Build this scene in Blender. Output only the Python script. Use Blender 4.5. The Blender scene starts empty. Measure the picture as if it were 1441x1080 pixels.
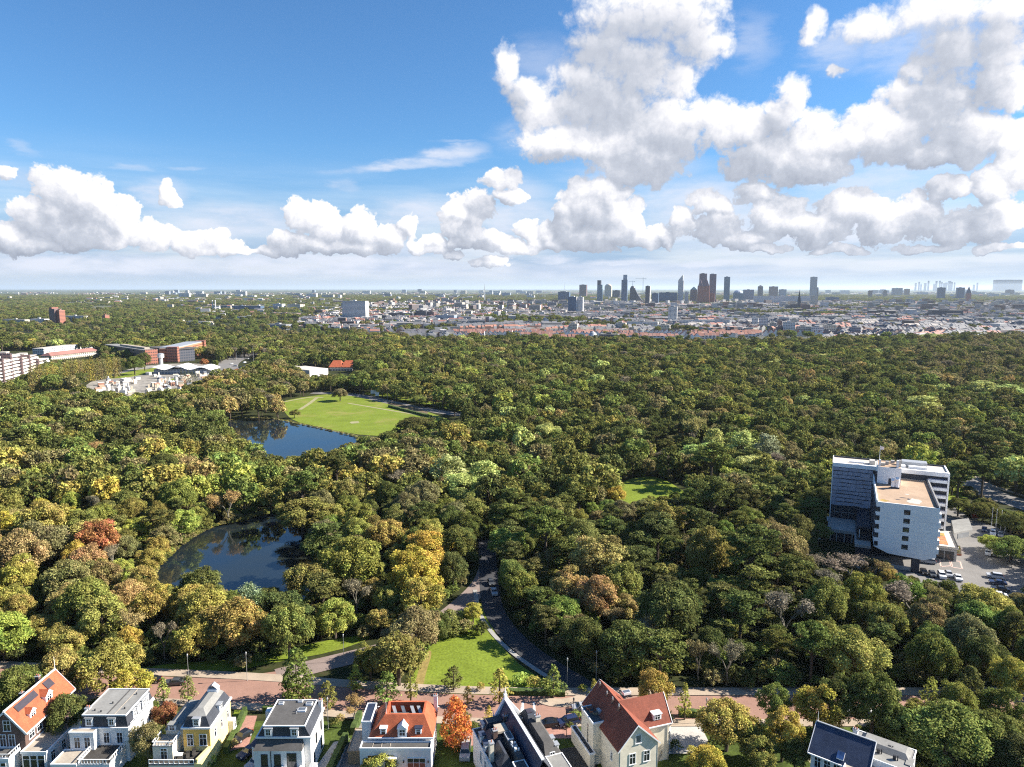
import bpy, math, random
import numpy as np
from mathutils import Vector, Matrix

random.seed(7)
rng = np.random.default_rng(11)
scene = bpy.context.scene
COL = scene.collection
PI = math.pi

# ------------------------------------------------------------------ survey
# pixel of the 1441 x 1080 photograph  <->  point of the place (metres)
CAM_H, FPX, CX, CY = 90.0, 990.0, 720.5, 540.0
PITCH = math.atan(134 / 990)
_c, _s = math.cos(PITCH), math.sin(PITCH)


def P(px, py, z=0.0):
    a, b = (px - CX) / FPX, (CY - py) / FPX
    t = (z - CAM_H) / (-_s + b * _c)
    return a * t, (_c + b * _s) * t


def J(X, Y, Z):
    d = Y * _c - (Z - CAM_H) * _s
    u = Y * _s + (Z - CAM_H) * _c
    return CX + FPX * X / d, CY - FPX * u / d


def inpoly(x, y, poly):
    r = False
    n = len(poly)
    j = n - 1
    for i in range(n):
        xi, yi = poly[i]
        xj, yj = poly[j]
        if (yi > y) != (yj > y) and x < (xj - xi) * (y - yi) / (yj - yi) + xi:
            r = not r
        j = i
    return r


# ------------------------------------------------------------------ materials
MATS = {}


def lin(c):
    return tuple(((v / 12.92) if v <= 0.04045 else ((v + 0.055) / 1.055) ** 2.4) for v in c)


def mat(name, col, rough=0.8, var=0.18, scale=0.6, fine=0.0, fscale=8.0, metal=0.0, spec=0.3, bump=0.0):
    """plain coloured surface with wear: two noises shift its value"""
    if name in MATS:
        return MATS[name]
    m = bpy.data.materials.new(name)
    m.use_nodes = True
    nt = m.node_tree
    b = nt.nodes['Principled BSDF']
    b.inputs['Roughness'].default_value = rough
    b.inputs['Metallic'].default_value = metal
    b.inputs['Specular IOR Level'].default_value = spec
    tc = nt.nodes.new('ShaderNodeTexCoord')
    n1 = nt.nodes.new('ShaderNodeTexNoise')
    n1.inputs['Scale'].default_value = scale
    n1.inputs['Detail'].default_value = 5
    n1.inputs['Roughness'].default_value = 0.65
    nt.links.new(tc.outputs['Object'], n1.inputs['Vector'])
    mr = nt.nodes.new('ShaderNodeMapRange')
    mr.inputs['From Min'].default_value = 0.3
    mr.inputs['From Max'].default_value = 0.7
    mr.inputs['To Min'].default_value = 1 - var
    mr.inputs['To Max'].default_value = 1 + var
    nt.links.new(n1.outputs['Fac'], mr.inputs['Value'])
    mul = nt.nodes.new('ShaderNodeVectorMath')
    mul.operation = 'SCALE'
    mul.inputs[0].default_value = col
    nt.links.new(mr.outputs[0], mul.inputs['Scale'])
    out = mul.outputs[0]
    if fine:
        n2 = nt.nodes.new('ShaderNodeTexNoise')
        n2.inputs['Scale'].default_value = fscale
        n2.inputs['Detail'].default_value = 3
        nt.links.new(tc.outputs['Object'], n2.inputs['Vector'])
        m2 = nt.nodes.new('ShaderNodeMapRange')
        m2.inputs['From Min'].default_value = 0.3
        m2.inputs['From Max'].default_value = 0.7
        m2.inputs['To Min'].default_value = 1 - fine
        m2.inputs['To Max'].default_value = 1 + fine
        nt.links.new(n2.outputs['Fac'], m2.inputs['Value'])
        mu2 = nt.nodes.new('ShaderNodeVectorMath')
        mu2.operation = 'SCALE'
        nt.links.new(out, mu2.inputs[0])
        nt.links.new(m2.outputs[0], mu2.inputs['Scale'])
        out = mu2.outputs[0]
        if bump:
            bp = nt.nodes.new('ShaderNodeBump')
            bp.inputs['Strength'].default_value = bump
            bp.inputs['Distance'].default_value = 0.1
            nt.links.new(n2.outputs['Fac'], bp.inputs['Height'])
            nt.links.new(bp.outputs[0], b.inputs['Normal'])
    nt.links.new(out, b.inputs['Base Color'])
    MATS[name] = m
    return m


def tile_mat(name, col, col2, rows=3.2, rough=0.75, squash=1.0):
    """roof tiles / bricks / slates: a brick texture over object space, plus weathering"""
    if name in MATS:
        return MATS[name]
    m = mat(name, col, rough, 0.25, 0.5, 0.12, 6.0)
    nt = m.node_tree
    b = nt.nodes['Principled BSDF']
    src = b.inputs['Base Color'].links[0].from_socket
    tc = nt.nodes.new('ShaderNodeTexCoord')
    mp = nt.nodes.new('ShaderNodeVectorMath')
    mp.operation = 'DOT_PRODUCT'
    mp.inputs[1].default_value = (0.55, 0.83, 0)
    nt.links.new(tc.outputs['Object'], mp.inputs[0])
    sx = nt.nodes.new('ShaderNodeSeparateXYZ')
    nt.links.new(tc.outputs['Object'], sx.inputs[0])
    cx = nt.nodes.new('ShaderNodeCombineXYZ')
    nt.links.new(mp.outputs['Value'], cx.inputs[0])
    nt.links.new(sx.outputs[2], cx.inputs[1])
    br = nt.nodes.new('ShaderNodeTexBrick')
    br.inputs['Scale'].default_value = rows
    br.inputs['Color1'].default_value = (1.12, 1.12, 1.12, 1)
    br.inputs['Color2'].default_value = (0.8, 0.8, 0.8, 1)
    br.inputs['Mortar'].default_value = (*col2, 1)
    br.inputs['Mortar Size'].default_value = 0.05
    nt.links.new(cx.outputs[0], br.inputs['Vector'])
    mu = nt.nodes.new('ShaderNodeVectorMath')
    mu.operation = 'MULTIPLY'
    nt.links.new(src, mu.inputs[0])
    nt.links.new(br.outputs['Color'], mu.inputs[1])
    nt.links.new(mu.outputs[0], b.inputs['Base Color'])
    return m


def glass_mat(name='window_glass', col=(0.02, 0.025, 0.032)):
    if name in MATS:
        return MATS[name]
    m = mat(name, col, 0.08, 0.6, 0.45, spec=0.7)
    return m


# ------------------------------------------------------------------ mesh builder
class MB:
    def __init__(s):
        s.v, s.f, s.m, s.mats = [], [], [], []

    def mi(s, m):
        if m not in s.mats:
            s.mats.append(m)
        return s.mats.index(m)

    def poly(s, pts, m):
        n = len(s.v)
        s.v += [tuple(p) for p in pts]
        s.f.append(tuple(range(n, n + len(pts))))
        s.m.append(s.mi(m))

    def box(s, x0, x1, y0, y1, z0, z1, m, top=None):
        n = len(s.v)
        s.v += [(x0, y0, z0), (x1, y0, z0), (x1, y1, z0), (x0, y1, z0), (x0, y0, z1), (x1, y0, z1), (x1, y1, z1), (x0, y1, z1)]
        k = s.mi(m)
        kt = s.mi(top) if top else k
        for q, kk in (((0, 3, 2, 1), k), ((0, 1, 5, 4), k), ((1, 2, 6, 5), k), ((2, 3, 7, 6), k), ((3, 0, 4, 7), k), ((4, 5, 6, 7), kt)):
            s.f.append(tuple(n + i for i in q))
            s.m.append(kk)

    def loft(s, a, b, m, cap=None, capb=None):
        """side faces between two rings of the same length, optional caps"""
        n = len(s.v)
        L = len(a)
        s.v += [tuple(p) for p in a] + [tuple(p) for p in b]
        k = s.mi(m)
        for i in range(L):
            j = (i + 1) % L
            s.f.append((n + i, n + j, n + L + j, n + L + i))
            s.m.append(k)
        if cap:
            s.f.append(tuple(n + L + i for i in range(L)))
            s.m.append(s.mi(cap))
        if capb:
            s.f.append(tuple(n + i for i in reversed(range(L))))
            s.m.append(s.mi(capb))

    def prism(s, poly, z0, z1, m, top=None):
        s.loft([(x, y, z0) for x, y in poly], [(x, y, z1) for x, y in poly], m, top or m, m)

    def bar(s, p, q, w, h, m):
        """straight beam of section w x h from p to q"""
        p, q = Vector(p), Vector(q)
        d = (q - p).normalized()
        up = Vector((0, 0, 1)) if abs(d.z) < 0.95 else Vector((0, 1, 0))
        r = d.cross(up).normalized() * (w / 2)
        u = r.cross(d).normalized() * (h / 2)
        A = [p - r - u, p + r - u, p + r + u, p - r + u]
        B = [q - r - u, q + r - u, q + r + u, q - r + u]
        s.loft(A, B, m, m, m)

    def tube(s, pts, radii, m, n=6):
        for i in range(len(pts) - 1):
            p, q = Vector(pts[i]), Vector(pts[i + 1])
            d = q - p
            if d.length < 1e-6:
                continue
            d.normalize()
            up = Vector((0, 0, 1)) if abs(d.z) < 0.9 else Vector((1, 0, 0))
            r = d.cross(up).normalized()
            u = r.cross(d)
            A = [p + (r * math.cos(2 * PI * k / n) + u * math.sin(2 * PI * k / n)) * radii[i] for k in range(n)]
            B = [q + (r * math.cos(2 * PI * k / n) + u * math.sin(2 * PI * k / n)) * radii[i + 1] for k in range(n)]
            s.loft(A, B, m, m, m)

    def mesh(s, name):
        me = bpy.data.meshes.new(name)
        me.from_pydata(s.v, [], s.f)
        for m in s.mats:
            me.materials.append(m)
        me.polygons.foreach_set('material_index', s.m)
        me.update()
        return me

    def build(s, name, parent=None, loc=(0, 0, 0), rz=0.0):
        o = bpy.data.objects.new(name, s.mesh(name))
        COL.objects.link(o)
        o.location = loc
        o.rotation_euler = (0, 0, rz)
        if parent:
            o.parent = parent
        return o


def tag(o, label, cat, group=None, kind=None):
    o['label'] = label
    o['category'] = cat
    if group:
        o['group'] = group
    if kind:
        o['kind'] = kind
    return o


def thing(name, label, cat, loc=(0, 0, 0), rz=0.0, group=None):
    o = bpy.data.objects.new(name, None)
    o.empty_display_size = 0.5
    COL.objects.link(o)
    o.location = loc
    o.rotation_euler = (0, 0, rz)
    return tag(o, label, cat, group)


def inst(name, me, parent=None, loc=(0, 0, 0), rz=0.0, sc=None):
    o = bpy.data.objects.new(name, me)
    COL.objects.link(o)
    o.location = loc
    o.rotation_euler = (0, 0, rz)
    if sc:
        o.scale = sc
    if parent:
        o.parent = parent
    return o


def dup(o, parent=None):
    """a thing with copies of its parts and sub-parts"""
    c = o.copy()
    COL.objects.link(c)
    if parent:
        c.parent = parent
    for ch in list(KIDS.get(o.name, o.children)):
        dup(ch, c)
    return c


KIDS = {}

# ------------------------------------------------------------------ camera and light
cam = bpy.data.cameras.new('camera')
cam.sensor_fit = 'HORIZONTAL'
cam.sensor_width = 36
cam.lens = 36 * FPX / 1441
cam.clip_start = 1
cam.clip_end = 200000
camo = bpy.data.objects.new('camera', cam)
COL.objects.link(camo)
camo.location = (0, 0, CAM_H)
camo.rotation_euler = (PI / 2 - PITCH, 0, 0)
scene.camera = camo

SUN_AZ, SUN_EL = math.radians(6), math.radians(33)     # azimuth measured from +X towards +Y
sd = Vector((math.cos(SUN_EL) * math.cos(SUN_AZ), math.cos(SUN_EL) * math.sin(SUN_AZ), math.sin(SUN_EL)))
sl = bpy.data.lights.new('sun', 'SUN')
sl.energy = 5.0
sl.angle = math.radians(0.5)
sl.color = (1.0, 0.93, 0.82)
so = bpy.data.objects.new('sun', sl)
COL.objects.link(so)
so.rotation_euler = sd.to_track_quat('Z', 'Y').to_euler()
so.location = (200, 0, 300)

scene.view_settings.view_transform = 'Standard'
scene.view_settings.look = 'None'
scene.view_settings.exposure = 1.4
scene.view_settings.gamma = 1.0
cy = scene.cycles
cy.max_bounces = 5
cy.diffuse_bounces = 2
cy.glossy_bounces = 2
cy.transmission_bounces = 2
cy.transparent_max_bounces = 6
cy.volume_bounces = 1
cy.use_denoising = False
cy.denoiser = "OPENIMAGEDENOISE"
cy.denoising_input_passes = "RGB_ALBEDO_NORMAL"
cy.use_adaptive_sampling = True
cy.adaptive_threshold = 0.006
cy.filter_width = 1.15
cy.sample_clamp_indirect = 4
# ------------------------------------------------------------------ sky: Nishita air, and cumulus as a field of directions
def ang(px, py):
    a, b = (px - CX) / FPX, (CY - py) / FPX
    x, y, z = a, _c + b * _s, -_s + b * _c
    r = math.sqrt(x * x + y * y + z * z)
    return math.atan2(x, y), math.asin(z / r)


# heaps of cloud: centre and half-size, in photograph pixels turned into bearings
CUMULUS = [
    (85, 262, 42, 40), (125, 285, 52, 45), (165, 305, 45, 40), (60, 315, 60, 44), (212, 332, 50, 27), (270, 343, 46, 22),
    (325, 349, 34, 14), (15, 335, 45, 30), (12, 246, 26, 14), (238, 272, 15, 22),
    (430, 303, 36, 30), (405, 342, 36, 22), (462, 318, 32, 32), (505, 320, 34, 34), (546, 337, 32, 24), (576, 320, 18, 22),
    (470, 348, 90, 13), (585, 348, 18, 11),
    (668, 292, 36, 32), (660, 330, 27, 26), (690, 338, 32, 20), (640, 342, 16, 12), (706, 250, 34, 20), (742, 325, 24, 18), (690, 372, 34, 7), (640, 362, 24, 8), (780, 345, 30, 14),
    (905, 20, 112, 62), (965, 12, 68, 62), (850, 66, 62, 44), (900, 95, 76, 56), (830, 122, 66, 46), (712, 100, 22, 40), (742, 132, 30, 30),
    (955, 112, 36, 34), (800, 197, 76, 30), (940, 180, 82, 52), (1010, 172, 56, 38), (900, 226, 66, 40), (1055, 178, 44, 38),
    (1116, 134, 26, 30), (1095, 166, 30, 28), (1150, 195, 44, 44), (1080, 218, 66, 40), (1135, 232, 66, 32), (1250, 190, 78, 40),
    (1312, 150, 66, 56), (1365, 192, 66, 46), (1228, 165, 44, 28), (1340, 72, 66, 52), (1405, 62, 66, 56), (1288, 100, 28, 16),
    (1143, 40, 19, 28), (1225, 36, 62, 28), (1330, 12, 95, 38), (1425, 10, 66, 46),
    (820, 288, 44, 44), (852, 272, 44, 30), (872, 312, 50, 44), (832, 334, 70, 24), (905, 338, 34, 18),
    (956, 312, 24, 30), (1010, 322, 56, 34), (1050, 337, 70, 20), (1000, 286, 50, 24), (1062, 272, 46, 22), (1100, 302, 66, 40), (1150, 322, 66, 34),
    (1192, 290, 66, 38), (1242, 312, 66, 44), (1292, 302, 66, 40), (1342, 322, 66, 38), (1402, 312, 70, 44), (1340, 264, 50, 24), (1400, 258, 56, 38), (1436, 236, 32, 32),
    (352, 354, 22, 7), (612, 352, 26, 8), (725, 350, 40, 10), (770, 330, 22, 20), (795, 316, 20, 24), (930, 330, 22, 22), (640, 300, 20, 18),
    (720, 276, 22, 12), (765, 205, 40, 22), (870, 205, 50, 40), (300, 335, 30, 20), (120, 330, 90, 26), (40, 345, 60, 12), (1075, 350, 40, 7), (1180, 352, 50, 7), (1300, 350, 60, 8), (1400, 352, 40, 7), (700, 366, 26, 7),
    (385, 352, 24, 12), (612, 342, 22, 16), (636, 320, 18, 20), (720, 347, 32, 13), (757, 342, 24, 16), (792, 302, 18, 26), (936, 338, 20, 18), (765, 160, 44, 28), (805, 152, 44, 34), (872, 152, 62, 40), (1200, 196, 44, 36), (1272, 132, 42, 30), (1402, 112, 52, 40), (1312, 216, 62, 22),
    (1420, 130, 40, 34), (1425, 200, 40, 34), (985, 62, 46, 40), (1180, 100, 14, 8),
]

CUMULUS = [(x, y, rx * (.74 if x > 925 and 255 < y < 340 else 1.09 if y < 240 and x > 680 else .92), ry * (.80 if x > 925 and 255 < y < 340 else 1.09 if y < 240 and x > 680 else .94)) for x, y, rx, ry in CUMULUS]

w = bpy.data.worlds.new('World')
scene.world = w
w.use_nodes = True
nt = w.node_tree
nt.nodes.clear()
N, LK = nt.nodes, nt.links


def vmath(tree, op, a=None, b=None, c=None):
    n = tree.nodes.new('ShaderNodeVectorMath')
    n.operation = op
    for i, q in enumerate((a, b, c)):
        if q is None:
            continue
        if isinstance(q, (tuple, list)):
            n.inputs[i].default_value = q
        else:
            tree.links.new(q, n.inputs[i])
    return n


def fmath(tree, op, a=None, b=None, c=None, clamp=False):
    n = tree.nodes.new('ShaderNodeMath')
    n.operation = op
    n.use_clamp = clamp
    for i, q in enumerate((a, b, c)):
        if q is None:
            continue
        if isinstance(q, (int, float)):
            n.inputs[i].default_value = q
        else:
            tree.links.new(q, n.inputs[i])
    return n.outputs[0]


def smooth(tree, x, lo, hi, a=0.0, b=1.0):
    n = tree.nodes.new('ShaderNodeMapRange')
    n.interpolation_type = 'SMOOTHSTEP'
    n.inputs['From Min'].default_value = lo
    n.inputs['From Max'].default_value = hi
    n.inputs['To Min'].default_value = a
    n.inputs['To Max'].default_value = b
    tree.links.new(x, n.inputs['Value'])
    return n.outputs[0]


# groups: heaps(bearing, elevation) -> how deep inside a heap
def heap_group(name, heaps):
    g = bpy.data.node_groups.new(name, 'ShaderNodeTree')
    g.interface.new_socket('Vector', in_out='INPUT', socket_type='NodeSocketVector')
    g.interface.new_socket('Depth', in_out='OUTPUT', socket_type='NodeSocketFloat')
    gi, go = g.nodes.new('NodeGroupInput'), g.nodes.new('NodeGroupOutput')
    acc = None
    for cxp, cyp, rx, ry in heaps:
        u0, v0 = ang(cxp, cyp)
        u1, _q = ang(cxp + rx, cyp)
        _q, v1 = ang(cxp, cyp - ry)
        iu, iv = 1 / (u1 - u0), 1 / (v1 - v0)
        ma = vmath(g, 'MULTIPLY_ADD', gi.outputs[0], (iu, iv, 0), (-u0 * iu, -v0 * iv, 0))
        dt = vmath(g, 'DOT_PRODUCT', ma.outputs[0], ma.outputs[0]).outputs['Value']
        acc = dt if acc is None else fmath(g, 'SMOOTH_MIN', acc, dt, 0.3)
    dep = fmath(g, 'SUBTRACT', 1.0, acc)
    dep = fmath(g, 'MAXIMUM', dep, -1.5)
    g.links.new(dep, go.inputs[0])
    return g


MASS = [(110, 290, 75, 60), (280, 342, 70, 22), (30, 325, 60, 40), (430, 325, 50, 45), (500, 325, 45, 40), (565, 330, 35, 30), (670, 315, 40, 50), (705, 250, 34, 20),
        (905, 20, 125, 62), (870, 100, 90, 60), (725, 110, 35, 45), (800, 197, 78, 30), (950, 190, 95, 65), (1060, 195, 70, 50), (1110, 140, 32, 35), (1150, 215, 65, 50), (1245, 190, 80, 42),
        (1340, 170, 90, 65), (1370, 70, 95, 62), (1225, 36, 62, 28), (1360, 10, 130, 42), (835, 295, 60, 60), (890, 320, 45, 40), (960, 312, 26, 30), (1030, 320, 75, 35), (1030, 280, 70, 28),
        (1130, 312, 85, 42), (1215, 300, 75, 46), (1310, 310, 85, 44), (1400, 310, 75, 46), (1370, 260, 80, 36)]
g = heap_group('cloud_heaps', CUMULUS)
gm = heap_group('cloud_masses', MASS)

# group 2: cloud(bearing, elevation) -> density with billows
g2 = bpy.data.node_groups.new('cloud_detail', 'ShaderNodeTree')
g2.interface.new_socket('Vector', in_out='INPUT', socket_type='NodeSocketVector')
g2.interface.new_socket('Density', in_out='OUTPUT', socket_type='NodeSocketFloat')
g2.interface.new_socket('Warped', in_out='OUTPUT', socket_type='NodeSocketVector')
gi, go = g2.nodes.new('NodeGroupInput'), g2.nodes.new('NodeGroupOutput')
wn = g2.nodes.new('ShaderNodeTexNoise')
wn.noise_dimensions = '2D'
wn.inputs['Scale'].default_value = 26
wn.inputs['Detail'].default_value = 4
wn.inputs['Roughness'].default_value = 0.55
g2.links.new(gi.outputs[0], wn.inputs['Vector'])
wc = vmath(g2, 'SUBTRACT', wn.outputs['Color'], (0.5, 0.5, 0.5)).outputs[0]
wv = vmath(g2, 'MULTIPLY_ADD', wc, (0.034, 0.022, 0), gi.outputs[0]).outputs[0]
vo = g2.nodes.new('ShaderNodeTexVoronoi')
vo.voronoi_dimensions = '2D'
vo.feature = 'F1'
vo.inputs['Scale'].default_value = 48
vo.inputs['Detail'].default_value = 3.2
vo.inputs['Roughness'].default_value = 0.55
vo.inputs['Lacunarity'].default_value = 2.3
vo.normalize = True
wv2 = vmath(g2, 'MULTIPLY_ADD', wc, (0.02, 0.016, 0), gi.outputs[0]).outputs[0]
g2.links.new(wv2, vo.inputs['Vector'])
fb = g2.nodes.new('ShaderNodeTexNoise')
fb.noise_dimensions = '2D'
fb.inputs['Scale'].default_value = 44
fb.inputs['Detail'].default_value = 7
fb.inputs['Roughness'].default_value = 0.62
g2.links.new(gi.outputs[0], fb.inputs['Vector'])
puff = fmath(g2, 'MULTIPLY_ADD', vo.outputs['Distance'], -1.7, 0.55)
fbm = fmath(g2, 'MULTIPLY_ADD', fb.outputs['Fac'], 1.1, -0.55)
d2 = fmath(g2, 'ADD', puff, fbm)
g2.links.new(d2, go.inputs[0])
g2.links.new(wv, go.inputs[1])

tc = N.new('ShaderNodeTexCoord')
sx = N.new('ShaderNodeSeparateXYZ')
LK.new(tc.outputs['Generated'], sx.inputs[0])
az = fmath(nt, 'ARCTAN2', sx.outputs[0], sx.outputs[1])
el = fmath(nt, 'ARCSINE', sx.outputs[2])
uv = N.new('ShaderNodeCombineXYZ')
LK.new(az, uv.inputs[0])
LK.new(el, uv.inputs[1])
c0 = N.new('ShaderNodeGroup')
c0.node_tree = g2
LK.new(uv.outputs[0], c0.inputs[0])
hp = N.new('ShaderNodeGroup')
hp.node_tree = g
LK.new(c0.outputs[1], hp.inputs[0])
amp = smooth(nt, el, 0.08, 0.34, 0.92, 0.72)
dens = fmath(nt, 'MULTIPLY_ADD', c0.outputs[0], amp, hp.outputs[0])
sh = vmath(nt, 'ADD', uv.outputs[0], (0.010, 0.011, 0))
c1 = N.new('ShaderNodeGroup')
c1.node_tree = g2
LK.new(sh.outputs[0], c1.inputs[0])
sh2 = vmath(nt, 'ADD', uv.outputs[0], (0.016, 0.040, 0))
c2 = N.new('ShaderNodeGroup')
c2.node_tree = gm
LK.new(sh2.outputs[0], c2.inputs[0])
# softer edges high up, where the cloud is nearer
soft = smooth(nt, el, 0.05, 0.34, 0.20, 0.95)
al = fmath(nt, 'DIVIDE', dens, soft)
al = fmath(nt, 'MAXIMUM', al, 0.0)
al = fmath(nt, 'MINIMUM', al, 1.0)
alpha = smooth(nt, al, 0, 1)
sh3 = vmath(nt, 'ADD', c0.outputs[1], (0.0075, 0.0085, 0))
hp2 = N.new('ShaderNodeGroup')
hp2.node_tree = g
LK.new(sh3.outputs[0], hp2.inputs[0])
heapd = fmath(nt, 'SUBTRACT', hp.outputs[0], hp2.outputs[0])
heapc = fmath(nt, 'MULTIPLY', heapd, 0.30)
heapc = fmath(nt, 'MAXIMUM', fmath(nt, 'MINIMUM', heapc, 0.10), -0.20)
# side turned to the sun brighter, mass above darkens the base
dif = fmath(nt, 'SUBTRACT', c0.outputs[0], c1.outputs[0])
difc = fmath(nt, 'MULTIPLY', dif, smooth(nt, el, 0.06, 0.34, 0.17, 0.09))
difc = fmath(nt, 'MAXIMUM', fmath(nt, 'MINIMUM', difc, 0.09), -0.13)
over = fmath(nt, 'MULTIPLY', smooth(nt, c2.outputs[0], -0.5, 0.95, 0.0, 1.0), smooth(nt, el, 0.05, 0.3, 0.29, 0.26))
thick = smooth(nt, dens, 0.0, 1.1, 0.06, 0.0)
br = fmath(nt, 'ADD', fmath(nt, 'SUBTRACT', 0.965, over), difc)
br = fmath(nt, 'ADD', br, heapc)
br = fmath(nt, 'SUBTRACT', br, thick)
br = fmath(nt, 'MAXIMUM', br, 0.40)
cr = N.new('ShaderNodeValToRGB')
LK.new(br, cr.inputs[0])
e = cr.color_ramp.elements
e[0].position, e[0].color = 0.40, (0.37, 0.41, 0.50, 1)
e[1].position, e[1].color = 1.0, (1.08, 1.07, 1.05, 1)
k = e.new(0.72)
k.color = (0.59, 0.63, 0.72, 1)
k = e.new(0.88)
k.color = (0.85, 0.86, 0.92, 1)

# thin high veils and the grey layer over the horizon
VEIL = [(575, 232, 120, 9, 0.75, 0.10), (640, 216, 60, 14, 0.8, 0.10), (182, 236, 36, 6, 0.4, 0.0), (270, 238, 30, 4, 0.25, 0.0), (640, 200, 40, 4, 0.3, 0),
        (480, 262, 26, 12, 0.35, 0.0), (30, 208, 26, 10, 0.3, -0.3), (150, 374, 240, 20, 0.95, 0), (470, 372, 260, 20, 0.95, 0), (330, 315, 130, 34, 0.8, 0), (610, 300, 110, 30, 0.75, 0), (720, 380, 900, 15, 0.55, 0), (600, 352, 260, 16, 0.6, 0), (730, 270, 60, 24, .5, 0), (800, 190, 110, 40, .55, 0), (760, 90, 60, 50, .3, 0), (1180, 70, 60, 40, .5, 0), (1060, 60, 40, 50, .35, 0), (1240, 250, 160, 40, .6, 0), (1290, 60, 120, 60, .5, 0), (900, 240, 120, 30, .5, 0), (225, 272, 50, 26, .6, 0), (70, 371, 80, 9, .8, 0), (350, 383, 70, 6, .7, 0), (545, 378, 80, 7, .75, 0), (690, 371, 44, 8, .9, 0), (775, 366, 50, 9, .9, 0), (880, 370, 70, 8, .85, 0), (1010, 372, 80, 8, .8, 0), (1130, 366, 80, 8, .85, 0), (1270, 370, 110, 8, .8, 0), (1400, 366, 70, 9, .8, 0), (20, 250, 50, 22, .5, 0),
        (1130, 320, 380, 50, 0.9, 0), (990, 285, 140, 45, 0.75, 0), (1250, 250, 200, 60, 0.55, 0), (735, 310, 80, 45, 0.7, 0)]
vacc = None
vn = N.new('ShaderNodeTexNoise')
vn.noise_dimensions = '2D'
vn.inputs['Scale'].default_value = 16
vn.inputs['Detail'].default_value = 6
vn.inputs['Roughness'].default_value = 0.6
vs = vmath(nt, 'MULTIPLY', uv.outputs[0], (1, 3.2, 1))
LK.new(vs.outputs[0], vn.inputs['Vector'])
vw = vmath(nt, 'MULTIPLY_ADD', vmath(nt, 'SUBTRACT', vn.outputs['Color'], (0.5, 0.5, 0.5)).outputs[0], (0.06, 0.018, 0), uv.outputs[0]).outputs[0]
for cxp, cyp, rx, ry, a, tilt in VEIL:
    u0, v0 = ang(cxp, cyp)
    u1, _q = ang(cxp + rx, cyp)
    _q, v1 = ang(cxp, cyp - ry)
    iu, iv = 1 / (u1 - u0), 1 / (v1 - v0)
    dd = vmath(nt, 'SUBTRACT', vw, (u0, v0, 0))
    if tilt:
        # shear the streak so that it rises to the right
        rr = N.new('ShaderNodeVectorRotate')
        rr.rotation_type = 'Z_AXIS'
        rr.inputs['Angle'].default_value = -tilt
        LK.new(dd.outputs[0], rr.inputs['Vector'])
        dd = rr
    ma = vmath(nt, 'MULTIPLY', dd.outputs[0], (iu, iv, 0))
    dt = vmath(nt, 'LENGTH', ma.outputs[0]).outputs['Value']
    q = smooth(nt, dt, 0.25, 1.15, a, 0.0)
    vacc = q if vacc is None else fmath(nt, 'MAXIMUM', vacc, q)
vm = smooth(nt, vn.outputs['Fac'], 0.25, 0.7, 0.55, 1.1)
veil = fmath(nt, 'MULTIPLY', vacc, vm, clamp=True)

sky = N.new('ShaderNodeTexSky')
sky.sky_type = 'NISHITA'
sky.sun_disc = False
sky.sun_elevation = SUN_EL
sky.sun_rotation = PI / 2 - SUN_AZ
sky.altitude = 0
sky.air_density = 1.0
sky.dust_density = 0.2
sky.ozone_density = 3.0
bg0 = N.new('ShaderNodeBackground')
bg0.inputs['Strength'].default_value = 0.062
tintn = vmath(nt, 'MULTIPLY', sky.outputs[0], (0.50, 0.79, 1.02))
hz = smooth(nt, el, 0.0, 0.20, 0.95, 0.0)
hnz = N.new('ShaderNodeTexNoise')
hnz.noise_dimensions = '2D'
hnz.inputs['Scale'].default_value = 5
hnz.inputs['Detail'].default_value = 6
hnz.inputs['Roughness'].default_value = 0.55
LK.new(vmath(nt, 'MULTIPLY', uv.outputs[0], (1, 9, 1)).outputs[0], hnz.inputs['Vector'])
hcol = N.new('ShaderNodeValToRGB')
LK.new(hnz.outputs['Fac'], hcol.inputs[0])
hcol.color_ramp.elements[0].position, hcol.color_ramp.elements[0].color = .36, (2.4, 3.15, 4.5, 1)
hcol.color_ramp.elements[1].position, hcol.color_ramp.elements[1].color = .64, (4.6, 4.85, 5.4, 1)
low = smooth(nt, el, 0.0, 0.03, 1.0, 0.0)
hmx = N.new('ShaderNodeMix')
hmx.data_type = 'RGBA'
LK.new(low, hmx.inputs['Factor'])
LK.new(hcol.outputs[0], hmx.inputs['A'])
hmx.inputs['B'].default_value = (3.9, 4.5, 5.3, 1)
mixh = N.new('ShaderNodeMix')
mixh.data_type = 'RGBA'
LK.new(hz, mixh.inputs['Factor'])
LK.new(tintn.outputs[0], mixh.inputs['A'])
LK.new(hmx.outputs['Result'], mixh.inputs['B'])
LK.new(mixh.outputs['Result'], bg0.inputs['Color'])
bgv = N.new('ShaderNodeBackground')
bgv.inputs['Color'].default_value = (0.66, 0.70, 0.80, 1)
bgc = N.new('ShaderNodeBackground')
LK.new(cr.outputs[0], bgc.inputs['Color'])
bgc.inputs['Strength'].default_value = 0.39
bgv.inputs['Strength'].default_value = 0.47
m1 = N.new('ShaderNodeMixShader')
LK.new(veil, m1.inputs[0])
LK.new(bg0.outputs[0], m1.inputs[1])
LK.new(bgv.outputs[0], m1.inputs[2])
m2 = N.new('ShaderNodeMixShader')
LK.new(alpha, m2.inputs[0])
LK.new(m1.outputs[0], m2.inputs[1])
LK.new(bgc.outputs[0], m2.inputs[2])
wo = N.new('ShaderNodeOutputWorld')
LK.new(m2.outputs[0], wo.inputs['Surface'])
w.cycles.sampling_method = 'NONE'

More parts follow.
